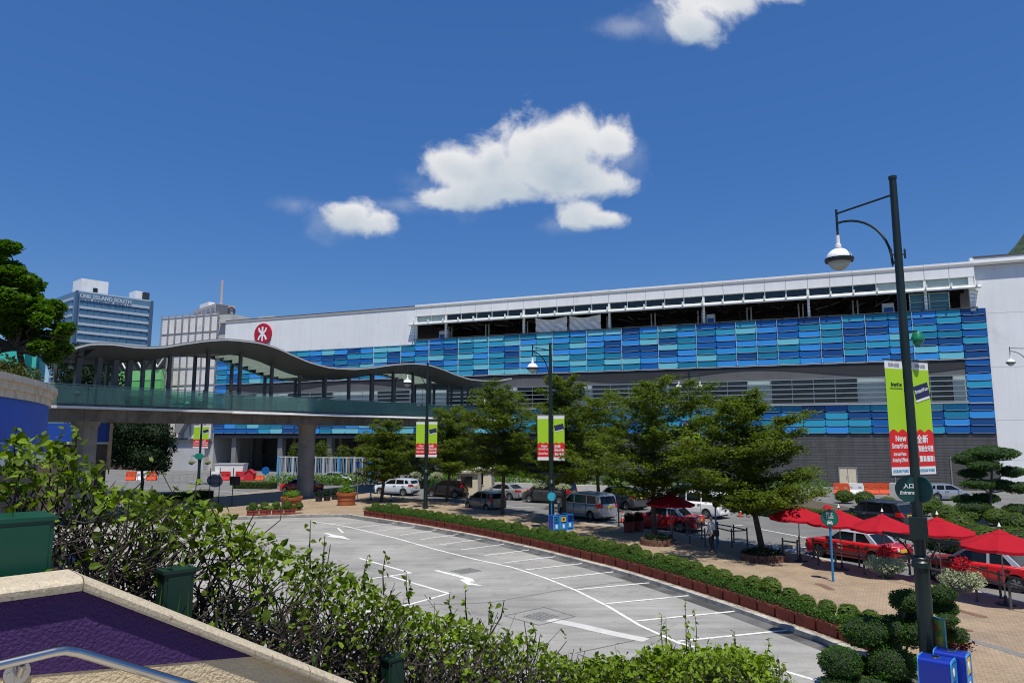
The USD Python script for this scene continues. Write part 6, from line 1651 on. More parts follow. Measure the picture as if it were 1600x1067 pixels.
hr = Thing('handrail', 'stainless steel handrail bent downwards along the purple stair wall', 'handrail', WP(0, ZC0 - .7, .33))
hp = [wall_hit(px, py, .33) for px, py in ((-120, 1065), (0, 1038), (103, 1013), (270, 1062), )]
sl2 = (hp[3][1] - hp[2][1]) / (hp[3][0] - hp[2][0])
pts = [WP(t, z, .33) for t, z in hp[:3]]; r_in = []
for k in np.linspace(-1, 1, 7):
    t = hp[2][0] + k * .05; z = hp[2][1] + (k * .05 * sl2 if k > 0 else k * .05 * (hp[2][1] - hp[1][1]) / (hp[2][0] - hp[1][0])) - .006 * (1 - abs(k)); r_in.append(WP(t, z, .33))
path = [pts[0], pts[1]] + r_in + [WP(hp[2][0] + d, hp[2][1] + d * sl2, .33) for d in (1, 3, 6)]
b = B(); b.tube(path, .0215, 16); hr.part('rail', b, steel_s, True, smooth=40)
bt_, bz_ = wall_hit(26, 1050, .226)
b = B(); b.sheet(WP(bt_, bz_, .226), WT, ZU, disc2(.050), .008, WN); p = hr.part('bracket_plate', b, steel_s, True)
b = B(); b.tube([WP(bt_, bz_, .23), WP(bt_, bz_, .29), WP(bt_, bz_ + .05, .33)], .012, 8); b.sheet(WP(bt_, bz_, .234), WT, ZU, sbox(-.008, -.04, .008, .045), .012, WN); hr.part('bracket_arm', b, steel_s, True, smooth=40)
b = B()
for s_ in (-.03, .03): b.sheet(WP(bt_ + s_, bz_, .234), WT, ZU, disc2(.008), .005, WN)
hr.part('screws', b, steel_s, True, kind='stuff')

# stairs below the camera (below the picture) so that the wall stands on something
b = B()
for k in range(22):
    t0, z = (-3.2 if k == 0 else k * .30 - .1), 4.32 - .165 * k
    pgs = Polygon([(-3.2 if k == 0 else t0, 0), (-3.2 if k == 0 else t0, z), (t0 + (3.2 + .2 if k == 0 else .30), z), (t0 + (3.4 if k == 0 else .30), 0)])
    b.sheet(WO + WN * .23, WT, ZU, pgs, 2.9, WN)
solo('stairs', b, mat('stair_stone', (0.38, 0.34, 0.28), .85, var=.12, vscale=4), kind='structure')

# hedge on the bed behind the wall
HX = [(-80, 672), (0, 672), (60, 664), (130, 682), (200, 725), (300, 760), (400, 812), (480, 852), (560, 882), (640, 912), (720, 938), (800, 968), (880, 1000), (950, 1000), (1000, 992), (1060, 985), (1120, 988), (1180, 996), (1240, 1040), (1320, 1085)]
ND = -1.0
hv = [wall_hit(px, py, ND) for px, py in HX]
ht_, hz_ = np.array(hv).T
T0, T1 = ht_[0] - .6, ht_[-3] + .5
htop = lambda t: np.interp(t, ht_, hz_) - np.interp(t, [-1, 0.3, 2, 8], [.02, .06, .13, .16])
from numpy.polynomial import polynomial as _poly
_bf = _poly.polyfit(ht_, hz_, 2)
bed = lambda t: np.minimum(_poly.polyval(t, _bf), htop(t)) - 1.08
ts = np.linspace(T0, T1 + 1, 60)
n_, rows_ = len(ts), [(-1.45, 0.0), (-1.4, .02), (-.7, .06), (-.02, .04)]
P = np.array([[WP(t, float(bed(t)) + dz, n) for n, dz in rows_] for t in ts])
i, j = np.meshgrid(np.arange(n_ - 1), np.arange(3), indexing='ij'); q = np.stack([i * 4 + j, (i + 1) * 4 + j, (i + 1) * 4 + j + 1, i * 4 + j + 1], -1).reshape(-1, 4)
b = B(); b.add(P.reshape(-1, 3), q); solo('planting_bed', b, mat('bed_soil', (0.03, 0.024, 0.016), .95, var=.4, vscale=6, bump=.02, bscale=20), kind='structure', smooth=True)
pgw = Polygon(np.vstack([np.column_stack([ts, [float(bed(t)) + .03 for t in ts]]), [[ts[-1], -.1], [ts[0], -.1]]]))
b = B(); b.sheet(WO + WN * -1.62, WT, ZU, pgw, .16, WN)
solo('bed_wall', b, mat('bed_wall_grey', (0.24, 0.22, 0.19), .85, var=.2, vscale=1.5), 'low retaining wall holding the planting bed of the foreground hedge', 'retaining wall')


def leaves2(pts, size, seed, up=.4, jit=.35, droop=.25):
    """broad pointed leaves of six triangles, folded along the midrib and drooping"""
    r = np.random.default_rng(seed); n = len(pts)
    nr = r.normal(size=(n, 3)); nr /= np.linalg.norm(nr, axis=1, keepdims=True); nr = nr * (1 - up) + ZU * up; nr /= np.linalg.norm(nr, axis=1, keepdims=True)
    t = r.normal(size=(n, 3)); t[:, 2] -= .35; t -= (t * nr).sum(1, keepdims=True) * nr; t /= np.linalg.norm(t, axis=1, keepdims=True); s = np.cross(nr, t)
    L_ = (np.asarray(size) * (1 + jit * r.uniform(-1, 1, n)))[:, None]; w = L_ * r.uniform(.52, .72, (n, 1)); f_ = r.uniform(.05, .3, (n, 1))
    def V(u, v, d): return pts + t * L_ * u + s * w * v + nr * L_ * (abs(v) * f_ - d * droop)
    v = np.stack([V(0, 0, 0), V(.45, 0, .06), V(1, 0, .55), V(.10, .36, .03), V(.48, .46, .14), V(.10, -.36, .03), V(.48, -.46, .14)], 1).reshape(-1, 3)
    k = np.arange(n)[:, None] * 7
    f = np.vstack([k + np.array(a) for a in ([0, 1, 3], [3, 1, 4], [4, 1, 2], [0, 5, 1], [5, 6, 1], [6, 2, 1])])
    return v, f


g = np.random.default_rng(17)
hd_ = Thing('foreground_hedge', 'loose leafy hedge with bare twigs along the stair wall in the foreground', 'hedge', WP(2, float(bed(2)), ND))
stem, lp, ls = B(), [], []
NS = 900
tt = np.sort(g.uniform(T0, T1, NS) ** 1.0)
for k, t in enumerate(tt):
    base = np.array([t, g.normal(ND, .20)]); top_z = float(htop(t)) ; bz = float(bed(t)); hgt = (top_z - bz) * g.uniform(.6, .93)
    m = 7; ph = np.linspace(0, 1, m); lat = np.cumsum(g.normal(0, .075, (m, 2)), 0) * [1.25, .7] + np.linspace(0, 1, m)[:, None] * g.normal(0, .16, 2); lat[0] = 0
    pth = np.array([WP(base[0] + lat[q, 0], bz + hgt * ph[q], base[1] + lat[q, 1]) for q in range(m)])
    stem.tube(pth, np.linspace(.011, .003, m) * g.uniform(.7, 1.4), 4, cap=False)
    paths = [pth[3:]]
    for q in range(5):
        s0 = g.integers(1, 5); d = g.normal(0, 1, 3) * [1, 1, .55]; d[2] = abs(d[2]) * .8 + .05; d = unit(d) * g.uniform(.18, .48)
        p0 = pth[s0]; bp = np.array([p0, p0 + d * .5 + g.normal(0, .03, 3), p0 + d + ZU * g.uniform(-.03, .10)])
        if bp[-1][2] > top_z - .02: bp[:, 2] -= max(0, bp[-1][2] - top_z + .02) * np.array([0, .5, 1])
        stem.tube(bp, [.005, .004, .002], 3, cap=False); paths.append(bp)
    for pq in paths:
        for _ in range(6):
            u = g.random() ** .6 * (len(pq) - 1); i0 = int(min(u, len(pq) - 2)); p = pq[i0] + (pq[i0 + 1] - pq[i0]) * (u - i0) + g.normal(0, .03, 3)
            rel = (p[2] - bz) / max(.3, top_z - bz)
            far = np.interp(t, [T0, 4, 7], [0, .12, .55])
            if g.random() < np.interp(rel, [.2, .5, .68, .9], [.015 + far * .5, .05 + far * .7, .30 + far * .6, .8]): lp.append(p); ls.append((.060 if t < 5 else .074) * g.uniform(.55, 1.25))
n_old = len(lp)
# leafy top layer
for _ in range(10000):
    t = g.uniform(T0, T1); z = float(htop(t)); n = g.normal(ND, .26); d = abs(g.normal(0, .15)) + .35 * ((n - ND) / .5) ** 2
    lump = (.10 if t < 5 else .20) * (meshkit.noise(np.array([t * 2.6, n * 2, 3.3])) - .6) * 2 + .05 * (meshkit.noise(np.array([t * 7., n * 6, 1.3])) - .5)
    if meshkit.noise(np.array([t * 3.1, n * 3, z])) < .36: continue
    lp.append(WP(t, z - d + lump, n)); ls.append((.060 if t < 5 else .074) * g.uniform(.5, 1.25))
# shoots that rise over the top
for px, py, top in [(486, 858, 812), (505, 860, 836), (570, 890, 868), (600, 900, 862), (640, 915, 895), (708, 940, 924), (730, 945, 920), (764, 950, 940), (832, 985, 972), (1035, 995, 958), (1042, 1000, 965), (1072, 995, 934), (1086, 1000, 950), (1080, 1000, 972), (1195, 1010, 996), (95, 690, 664), (120, 690, 668), (25, 690, 668), (1150, 1000, 985), (305, 770, 748)]:
    t, z = wall_hit(px, py, ND); t2, z2 = wall_hit(px + g.normal(0, 4), top, ND); p0, p1 = WP(t, z - .15, ND), WP(t2, z2, ND)
    stem.tube([p0, (p0 + p1) / 2 + g.normal(0, .012, 3), p1], [.007, .005, .002], 4, cap=False)
    for k in range(11):
        u = .15 + .85 * k / 10; lp.append(p0 + (p1 - p0) * u + g.normal(0, .014, 3)); ls.append((.080 if t > 4 else .068) * (1.1 - .5 * u))
lp = np.array(lp); ls = np.array(ls)
hd_.part('twigs', stem, mat('hedge_twig', (0.034, 0.024, 0.017), .85, var=.3, vscale=20), True, kind='stuff')
_new = np.arange(len(lp)) >= n_old; _tl = (lp - WO) @ WT; _new &= ~((_tl < 5.0) & (g.random(len(lp)) < .45))
hd_.part('foliage', leaves2(lp[~_new], ls[~_new], 3, up=.42), leaf_hedge, True, kind='stuff')
hd_.part('young_leaves', leaves2(lp[_new], ls[_new], 4, up=.5), leaf_young, True, kind='stuff', label='bright yellow green young leaves')
# strap leaves of weeds along the coping
wd = B()
for _ in range(60):
    t = g.uniform(-.3, 5); n0 = g.uniform(-.35, -.08); b0 = WP(t, float(bed(t)) + .05, n0); hgt = max(.1, (cz(t) - b0[2])) + g.uniform(-.05, .22); lean = g.normal(0, .12, 2)
    s = WT * .006; mid = b0 + ZU * hgt * .6 + WT * lean[0] * .4 + WN * lean[1] * .4; tip = b0 + ZU * hgt + WT * lean[0] + WN * lean[1]
    wd.add([b0 - s, b0 + s, mid + s, mid - s, tip], [[0, 1, 2], [0, 2, 3], [3, 2, 4]])
solo('weeds', wd, leafmat('leaf_grass', [(0.06, 0.13, 0.02), (0.10, 0.16, 0.03)], tr=.3), kind='stuff')

# green cabinets
gcab = mat('cabinet_green', (0.002, 0.052, 0.028), 0.35, var=.08, vscale=3, spec=.5)
gcab_d = mat('cabinet_dark_green', (0.003, 0.026, 0.014), 0.5)
def cabinet(px0, px1, py0, zb, n, depth, label, m, seam=True):
    (ta, za), (tb, zb_) = wall_hit(px0, py0, n), wall_hit(px1, py0, n); zt = (za + zb_) / 2
    c = WP((ta + tb) / 2, zb, n - depth / 2); t = Thing('service_cabinet', label, 'cabinet', c, math.radians(45))
    w = abs(tb - ta) / 2; h = zt - zb
    b = B(); b.box(-w, w, -depth / 2, depth / 2, 0, h - .02); t.part('body', b, m)
    b = B(); b.box(-w - .012, w + .012, -depth / 2 - .012, depth / 2 + .012, h - .02, h); t.part('lid', b, m)
    b = B(); b.box(-w + .02, w - .02, -depth / 2 - .006, -depth / 2, .03, h - .04); t.part('door', b, m)
    return t, w, h
cabinet(-75, 86, 811, ZC0 - .35, -.18, .32, 'large bright green cabinet behind the coping at the left edge', gcab)
t, w, h = cabinet(258, 304, 889, float(bed(.9)) + .30, -.42, .12, 'small dark green box on a post among the hedge twigs', gcab_d)
b = B(); b.tube([[0, 0, -.45], [0, 0, 0]], .03, 8); t.part('post', b, gcab_d)
t, w, h = cabinet(608, 632, 1026, float(bed(3.4)) + .28, -.62, .10, 'narrow dark box on a post low in the hedge, right of the first small box', gcab_d)
b = B(); b.tube([[0, 0, -.4], [0, 0, 0]], .03, 8); t.part('post', b, gcab_d)

# ------------------------------------------------------------------ umbrellas
um_red = mat('umbrella_red', (0.40, 0.010, 0.022), 0.85, spec=.15, tr=.18, island=.08, bump=.012, bscale=5, var=.05, vscale=2)
wood = mat('umbrella_pole', (0.30, 0.27, 0.22), .5)
def umbrella_proto():
    t = Thing('market_umbrella', 'x', 'umbrella', (0, 0, 0), 0, 'red umbrellas along the taxi queue')
    R, zr, za = 1.34, 1.98, 2.50; n = 8
    b = B(); b.lathe([(0, 0), (.30, 0), (.30, .05), (.06, .08), (.05, .3), (0, .3)], 16); t.part('base', b, trim_m, smooth=30)
    b = B(); b.tube([[0, 0, .05], [0, 0, za + .12]], .024, 8); t.part('pole', b, wood, smooth=40)
    b = B(); b.lathe([(0, .13), (.015, .12), (.03, .06), (.055, .0), (0, -.01)][::-1], 10, (0, 0, za + .14)); t.part('finial', b, lampwhite, smooth=40)
    cr = lambda a, r, z: np.array([r * math.cos(a), r * math.sin(a), z])
    for k in range(n):
        a0, a1 = 2 * math.pi * k / n, 2 * math.pi * (k + 1) / n; V = []; M_ = 6; Nn = 5
        for i in range(M_ + 1):
            f = i / M_; r = .16 + (R - .16) * f; z = za - .06 - (za - .06 - zr) * (f ** 1.12)
            for j in range(Nn):
                u = j / (Nn - 1); p = cr(a0, r, z) * (1 - u) + cr(a1, r, z) * u; p[2] -= .05 * f * math.sin(u * math.pi); V.append(p)
        V = np.array(V); i, j = np.meshgrid(np.arange(M_), np.arange(Nn - 1), indexing='ij'); q = np.stack([i * Nn + j, (i + 1) * Nn + j, (i + 1) * Nn + j + 1, i * Nn + j + 1], -1).reshape(-1, 4)
        # hanging valance
        b = B(); b.add(V, q); e = V[-Nn:]; b.add(np.vstack([e, e * [1.003, 1.003, 1] - ZU * .10]), [[x, x + Nn, x + Nn + 1, x + 1] for x in range(Nn - 1)]); t.part('canopy_panel', b, um_red, smooth=40)
        b = B(); b.bar(cr(a0, .05, za - .14), cr(a0, R - .02, zr - .03), .014, .02); t.part('rib', b, wood)
        b = B(); b.bar(cr(a0, .04, 1.85), cr(a0, R * .5, (za + zr) / 2 - .02), .012, .016); t.part('strut', b, wood)
    b = B(); b.lathe([(.30, za - .10), (.22, za - .055), (0, za + .045)], 8); t.part('vent_cap', b, um_red)
    return t


um = umbrella_proto()
ux = [((1251, 876), 'red umbrella in the tree shade at the left end of the taxi row'), ((1316, 889), 'red umbrella behind the round green taxi sign'), ((1385, 901), 'red umbrella just left of the near lamp post'), ((1472, 909), 'red umbrella just right of the near lamp post'),
      ((1572, 944), 'red umbrella nearest the right edge'), ((1049, 843), 'dark red umbrella shaded by the tree over the leftmost taxi')]
for k, (q, lab) in enumerate(ux):
    p = G(*q, PZ)
    if k == 0: um.x.GetOrderedXformOps()[0].Set(tuple(map(float, p))); um.x.GetOrderedXformOps()[1].Set(10.0); cdata(um.x.GetPrim(), lab)
    else: um.copy(p, .2 + k * .37, lab)

# ------------------------------------------------------------------ queue railings
rail_m = mat('railing_grey', (0.10, 0.095, 0.09), .5, metal=.3)
def railing(pts, label, h=.92, rails=(.82,)):
    P3 = [G(*q, PZ) for q in pts]; c = np.mean(P3, 0); t = Thing('queue_railing', label, 'railing', c)
    for p in P3:
        b = B(); b.lathe([(0, 0), (.075, 0), (.075, .02), (.042, .03), (.042, h), (.03, h + .03), (0, h + .035)], 10, p); t.part('post', b, rail_m, True, smooth=40)
    for a, bq in zip(P3[:-1], P3[1:]):
        for z in rails: b = B(); b.bar(a + ZU * z, bq + ZU * z, .03, .06); t.part('rail', b, rail_m, True)
    return t
railing([(1051, 845), (1078, 849), (1102, 854)], 'short railing below the shaded red umbrella', rails=(.8,))
railing([(1073, 836), (1097, 842), (1122, 849), (1144, 855), (1168, 853), (1147, 847), (1122, 842)], 'railing loop around the queue beside the standing person')
railing([(1224, 872), (1247, 876), (1250, 868)], 'small corner railing by the wide tiered tree')
railing([(1279, 882), (1306, 889), (1351, 897), (1380, 905), (1432, 917), (1478, 928), (1527, 939), (1580, 952), (1650, 970)], 'front railing of the taxi queue along the plaza')
railing([(1272, 872), (1306, 879), (1343, 886), (1381, 891), (1422, 898), (1465, 906), (1511, 916), (1564, 934), (1630, 950)], 'rear railing of the taxi queue beside the kerb', rails=(.82, .45))

# ------------------------------------------------------------------ bins
bin_b = mat('bin_blue', (0.006, 0.025, 0.28), .3, spec=.5); bin_l = mat('bin_light_blue', (0.03, 0.26, 0.62), .35)
def litter_bin(loc, rz, label, panel, mark, s=1.0):
    t = Thing('recycling_bin', label, 'bin', loc, rz); w, d, h = .26 * s, .30 * s, 1.06 * s
    prof = roundpoly([(-w, 0), (w, 0), (w, h), (-w, h)], .09 * s)
    b = B().tm(ext(prof, d, 'y')); t.part('body', b, bin_b, smooth=40)
    for s_ in (-1, 1):
        ring = Polygon(prof).difference(Polygon(prof).buffer(-.035 * s)); o = np.array([0, s_ * (d + .001), 0]); b = B(); b.sheet(o - np.array([0, .02, 0]) * (s_ < 0), [1., 0, 0], ZU, ring.buffer(.012), .02, np.array([0, 1., 0])); t.part('edge_trim', b, bin_l)
    for s_ in (-1,):
        b = B(); b.sheet(np.array([0, s_ * d, 0]), [1., 0, 0], ZU, sbox(-w * .68, h * .60, w * .68, h * .90), .012, np.array([0, -1., 0])); p = t.part('panel', b, panel)
        b = B(); b.sheet(np.array([0, s_ * (d + .012), 0]), [1., 0, 0], ZU, Point(0, h * .76).buffer(.085 * s), .006, np.array([0, -1., 0])); t.part('slot', b, trim_m if mark != 'w' else WHITE_B, parent=p)
        b = B(); b.sheet(np.array([0, s_ * d, 0]), [1., 0, 0], ZU, sbox(-w * .68, h * .14, w * .68, h * .52), .01, np.array([0, -1., 0])); p = t.part('lower_panel', b, bin_l)
        b = B(); b.sheet(np.array([0, s_ * (d + .01), 0]), [1., 0, 0], ZU, Polygon([(-.06, h * .22), (.06, h * .22), (.07, h * .44), (-.07, h * .44)]), .005, np.array([0, -1., 0])); t.part('pictogram', b, WHITE_B, parent=p)
    b = B(); b.lathe([(0, .012), (.085 * s, .012), (.11 * s, .0)][::-1], 18, (0, .02, h)); t.part('ashtray', b, steel_s)
    return t
yel = mat('panel_yellow', (.72, .42, .03), .5); tealp = mat('panel_teal', (.02, .22, .25), .5)
def bin_top(px, py, Y, h=1.06): a, b = ray(px, py); return np.array([a * Y, Y, PZ])
litter_bin(bin_top(1464, 1040, 15.9), math.radians(48), 'blue recycling bin with teal panel, front one of the near pair', tealp, 'w')
litter_bin(bin_top(1488, 1030, 16.35), math.radians(48), 'blue recycling bin with yellow panel, rear one of the near pair', yel, 'w')
for px, py, lab, pn in ((866, 830, 'small blue bin with white mark beside the lamp behind the planter row', tealp), (877, 829, 'small blue bin with yellow panel in the middle of the distant bins', yel), (887, 827, 'plain dark blue bin, rightmost of the distant bins', bin_b)):
    c = G(px, py, PZ); litter_bin(c, math.radians(28), lab, pn, 'k', .9)
# map board beside the near lamp
mbd = Thing('map_board', 'leaning green and yellow map board between the near lamp and the blue bins', 'sign board', G(1465, 1030, PZ))
c = atY(1465, 988, 17.0); vv = unit(-c * [1, 1, 0]); nn_ = rot2(vv, math.radians(-48)); ex = np.array([-nn_[1], nn_[0], 0])
b = B(); b.sheet(c, ex, ZU, sbox(-.26, -.36, .26, .36), .03, nn_); mbd.part('board', b, mat('map_green', (0.22, 0.36, 0.08), .5, var=.5, vscale=5), True)
b = B(); b.sheet(c + nn_ * .03, ex, ZU, sbox(-.26, -.36, .26, .36).difference(sbox(-.23, -.33, .23, .33)), .01, nn_); mbd.part('frame', b, bin_l, True)
b = B(); b.sheet(c + nn_ * .03, ex, ZU, Point(-.02, .12).buffer(.09), .006, nn_); mbd.part('red_spot', b, mat('map_red', (.6, .12, .06), .5), True)
b = B(); b.sheet(c + nn_ * .03, ex, ZU, Polygon([(-.2, -.28), (.1, -.25), (.2, -.05), (-.1, -.1)]), .006, nn_); mbd.part('yellow_patch', b, mat('map_yellow', (.6, .45, .1), .5), True)
b = B(); b.tube([c * [1, 1, 0] + ZU * PZ, c - ZU * .3], .03, 8); mbd.part('post', b, bin_l, True)

# ------------------------------------------------------------------ signs on poles
sign_g = mat('taxi_sign_green', (0.006, 0.14, 0.10), .4); pole_b = mat('pole_blue', (0.012, 0.19, 0.42), .4)
def pole_sign(px, py, h, r, label, m, txt=None, pm=pole_b, yaw=0, hat=None):
    c = G(px, py, PZ); t = Thing('pole_sign', label, 'sign', c)
    b = B(); b.tube([[0, 0, 0], [0, 0, h + r * 1.1]], .045, 12); t.part('pole', b, pm, smooth=40)
    vv = rot2(unit(-c * [1, 1, 0]), math.radians(yaw)); ex = np.array([-vv[1], vv[0], 0]); o = ZU * h + vv * .05
    b = B(); b.sheet(o, ex, ZU, disc2(r), .04, vv); p = t.part('disc', b, m)
    b = B(); b.sheet(o + vv * .04, ex, ZU, disc2(r * .98).difference(disc2(r * .90)), .004, vv); t.part('disc_rim', b, mat('rim_dark', (.004, .08, .06), .4), parent=p)
    if txt:
        b = B(); b.sheet(o + vv * .041, ex, ZU, centred(lettering('的士', r * .30, True), 0, r * .55).union(centred(lettering('TAXI', r * .26), 0, r * .10)), .004, vv); t.part('lettering', b, WHITE_B, parent=p)
        carp = Polygon([(-.5, -.2), (-.42, 0), (-.27, .22), (.27, .22), (.42, 0), (.5, -.2), (.5, -.55), (.32, -.55), (.32, -.42), (-.32, -.42), (-.32, -.55), (-.5, -.55)]).difference(Polygon([(-.3, .0), (-.2, .14), (.2, .14), (.3, .0)])).difference(Point(-.33, -.22).buffer(.09)).difference(Point(.33, -.22).buffer(.09))
        b = B(); b.sheet(o + vv * .041, ex, ZU, affinity.translate(affinity.scale(carp, r * .62, r * .62, origin=(0, 0)), 0, -r * .42), .004, vv); t.part('taxi_symbol', b, WHITE_B, parent=p)
    if hat:
        b = B(); b.lathe([(0, .16), (.10, .13), (.20, .02), (.20, 0), (0, 0)][::-1], 14, (-.06, 0, h + r * 1.1)); t.part('red_top', b, hat, smooth=40)
    return t
pole_sign(1302, 908, 2.48, .33, 'round green taxi sign on a blue pole in the plaza', sign_g, True, hat=um_red)
pole_sign(1120, 855, 2.25, .22, 'dark round sign on a blue pole beside the standing person', pole_g, yaw=35)
pole_sign(967, 822, 1.9, .02, 'thin dark post right of the silver people carrier', pole_g, pm=pole_k)
pole_sign(862, 829, 2.05, .28, 'small round light blue sign at the lamp behind the blue bins', mat('sign_cyan', (.03, .35, .5), .4), yaw=10)
p = G(558, 785)
t = Thing('pole_sign', 'tall pale pole with a small dark plate right of the large orange pot', 'sign', p); b = B(); b.tube([[0, 0, 0], [0, 0, 3.6]], .04, 8); t.part('pole', b, mat('pale_pole', (.6, .62, .62), .4)); b = B(); b.box(-.22, .22, -.05, -.02, 3.05, 3.55); t.part('plate', b, mat('plate_blue', (.02, .1, .35), .4))
for px0, px1, base, disc, lab in ((326, 341, 792, True, 'round grey mirror back on two thin dark posts'), (362, 362, 792, False, 'dark square sign back on a thin post right of the mirror')):
    zz = 0.0; pa, pb = G(px0, base), G(px1, base); Y = pa[1]; t = Thing('road_sign', lab, 'sign', (pa + pb) / 2)
    for q in ([pa, pb] if disc else [pa]): b = B(); b.tube([q, q + ZU * 3.2], .035, 8); t.part('post', b, pole_k, True)
    cc = atY((px0 + px1) / 2 + (2 if disc else 5), 751, Y + .12)
    if disc: b = B(); b.sheet(cc, np.array([1., 0, 0]), ZU, affinity.rotate(affinity.scale(disc2(.60), 1.1, .85), -12), .06, np.array([0, 1., 0])); t.part('mirror_back', b, mat('mirror_back_grey', (.17, .20, .25), .5), True)
    else: b = B(); b.sheet(cc, np.array([1., 0, 0]), ZU, sbox(-.42, -.36, .42, .36), .06, np.array([0, 1., 0])); t.part('sign_back', b, trim_m, True)
    for dz in ((-.2, .22) if disc else (0.1,)):
        b = B(); b.box(-.5, .5, .06, .09, 0, .04); v, f = b.mesh(); bb = B(); bb.add(v + cc - [0, .12, 0] + ZU * dz, f); t.part('bracket', bb, pole_k, True)

# ------------------------------------------------------------------ pots, cones, barriers, fence, kiosk
pot_m = mat('orange_pot', (0.36, 0.10, 0.035), .6, var=.12, vscale=3)
def pot(px, py, r, h, label, tall=False, seed=1, m=pot_m, pl=leaf_lime, spk=False):
    c = G(px, py, PZ); t = Thing('plant_pot', label, 'plant pot', c)
    b = B(); b.lathe([(0, 0), (r * .86, 0), (r * .90, h * .1), (r * .96, h * .8), (r * 1.06, h * .8), (r * 1.08, h), (r * .95, h), (r * .9, h * .9), (0, h * .9)], 24); t.part('pot', b, m, smooth=30)
    b = B(); b.lathe([(r * .93, h * .42), (r * .965, h * .44), (r * .965, h * .5), (r * .93, h * .52)], 24); t.part('band', b, m, smooth=30)
    P = blob((0, 0, h + .2), (r * 1.05, r * 1.05, .38), 700, seed, .4, .3)
    if spk: P = np.vstack([P, np.column_stack([np.random.default_rng(2).normal(0, .16, (260, 2)), h + np.random.default_rng(3).uniform(.2, .95, 260)])])
    t.part('plants', leaves(P, .13, .3, seed), pl, kind='stuff'); return t
pot(541, 789, .78, 1.02, 'large orange pot with spiky plant right of the middle bridge pillar', seed=3, spk=True)
pot(455, 797, .78, 1.02, 'large orange pot with low leaves left of the middle bridge pillar', seed=4)
for k, (px, py) in enumerate(((498, 783), (511, 782), (523, 780))):
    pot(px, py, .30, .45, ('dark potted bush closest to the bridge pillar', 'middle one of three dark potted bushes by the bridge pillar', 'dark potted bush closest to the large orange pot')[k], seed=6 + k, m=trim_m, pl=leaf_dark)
for k, (px, py) in enumerate(((983, 831), (998, 829))):
    pot(px, py, .34, .62, ('dark pot with clipped bush, left of the shaded red taxi', 'dark pot with clipped bush in front of the shaded red taxi')[k], seed=16 + k, m=terra, pl=leaf_dark)
def grate(px, py, r, label):
    c = G(px, py, PZ); t = Thing('tree_planter', label, 'planter', c); n = 18
    for row in range(2):
        for k in range(n):
            a0 = (k + .5 * row) * 2 * math.pi / n; d = np.array([math.cos(a0), math.sin(a0), 0]); s_ = np.array([-d[1], d[0], 0]); b = B(); b.cell(d * r + ZU * (.075 + row * .15), s_ * (math.pi * r / n - .008), d * .06, ZU * .07); t.part('brick', b, mat('planter_brick', (.17, .085, .055), .85, island=.2, var=.2, vscale=9))
    b = B(); b.lathe([(0, .26), (r - .05, .26), (r - .05, 0)][::-1], 18); t.part('soil', b, mat('soil', (0.07, 0.055, 0.035), 0.95))
    t.part('low_planting', leaves(blob((0, 0, .34), (r + .05, r + .05, .22), 900, int(px), .5, .2), .10, .4, 3), leaf_dark)
grate(1192, 874, .95, 'round brick planter with low dark plants around the wide tiered tree')
grate(1026, 850, .80, 'round planter with low plants around the tall tree by the shaded taxi')
cone_o = mat('cone_orange', (.62, .07, .02), .5)
def cone(px, py, label, dark=False):
    t = Thing('traffic_cone', label, 'traffic cone', G(px, py), 0.3)
    b = B(); b.box(-.2, .2, -.2, .2, 0, .05); t.part('base', b, trim_m)
    prof = lambda z0, z1: [((.15 - .115 * z0 / .75), .05 + z0), ((.15 - .115 * z1 / .75), .05 + z1)]
    for z0, z1, m, nm in ((0, .25, cone_o, 'lower_cone'), (.25, .55, WHITE_B, 'white_sleeve'), (.55, .75, cone_o, 'tip')):
        b = B(); b.lathe(prof(z0, z1), 16); t.part(nm, b, m if not dark or nm == 'white_sleeve' else trim_m, smooth=40)
for px, py, lab, dk in ((579, 783, 'traffic cone in the shade left of the pale compact SUV', True), (611, 785, 'traffic cone with white sleeve in front of the pale compact SUV', True), (587, 764, 'small dark cone behind the tree at the planter row end', True), (973, 816, 'orange and white cone by the thin dark post', False), (1157, 807, 'white sleeved cone by the hedge right of the white people carrier', False), (1278, 820, 'traffic cone below the hedge beside the taxi sign', False)): cone(px, py, lab, dk)
bar_o, bar_w = mat('barrier_orange', (.62, .075, .015), .45), mat('barrier_white', (.7, .7, .7), .45)
def barrier(c, L_, h, ang, m, label, name='water_barrier'):
    t = Thing(name, label, 'barrier', c, ang); pf = [(-.25, 0), (.25, 0), (.25, .12), (.12, .45), (.10, h), (-.10, h), (-.12, .45), (-.25, .12)]
    body = ext([(x, z) for x, z in pf], L_ / 2 - .02, 'x')
    for q in (-.28, .28): body -= m3.Manifold.cube([.3, 1, .16], True).translate([q * L_, 0, h * .62])
    for q in (-.25, .25): body -= m3.Manifold.cube([.25, 1, .10], True).translate([q * L_, 0, .0])
    t.part('body', B().tm(body), m); b = B(); b.box(-L_ / 2 + .02, L_ / 2 - .02, -.055, .055, h, h + .04); t.part('top_rib', b, m)
    b = B(); b.box(L_ / 2 - .02, L_ / 2 + .05, -.06, .06, .2, h * .85); t.part('lug', b, m); return t
fa = math.atan2(FD[1], FD[0]) + math.pi
for px, m, lab in ((1315, bar_o, 'orange water filled barrier, leftmost before the grey wall'), (1337, bar_w, 'white water filled barrier between the orange ones'), (1361, bar_o, 'orange water filled barrier right of the white one'), (1382, bar_o, 'orange water filled barrier touching the pale concrete block')):
    c = G(px, 772); barrier(c, 1.45, 1.05, fa, m, lab)
b = B(); a, bq = G(1392, 774), G(1428, 776); b.bar(a + ZU * .6, bq + ZU * .6, .7, 1.2); solo('concrete_block', b, mat('block_pale', (.5, .49, .46), .8, var=.1, vscale=2), 'pale concrete block wall between the barriers and the silver hatchback', 'concrete block')
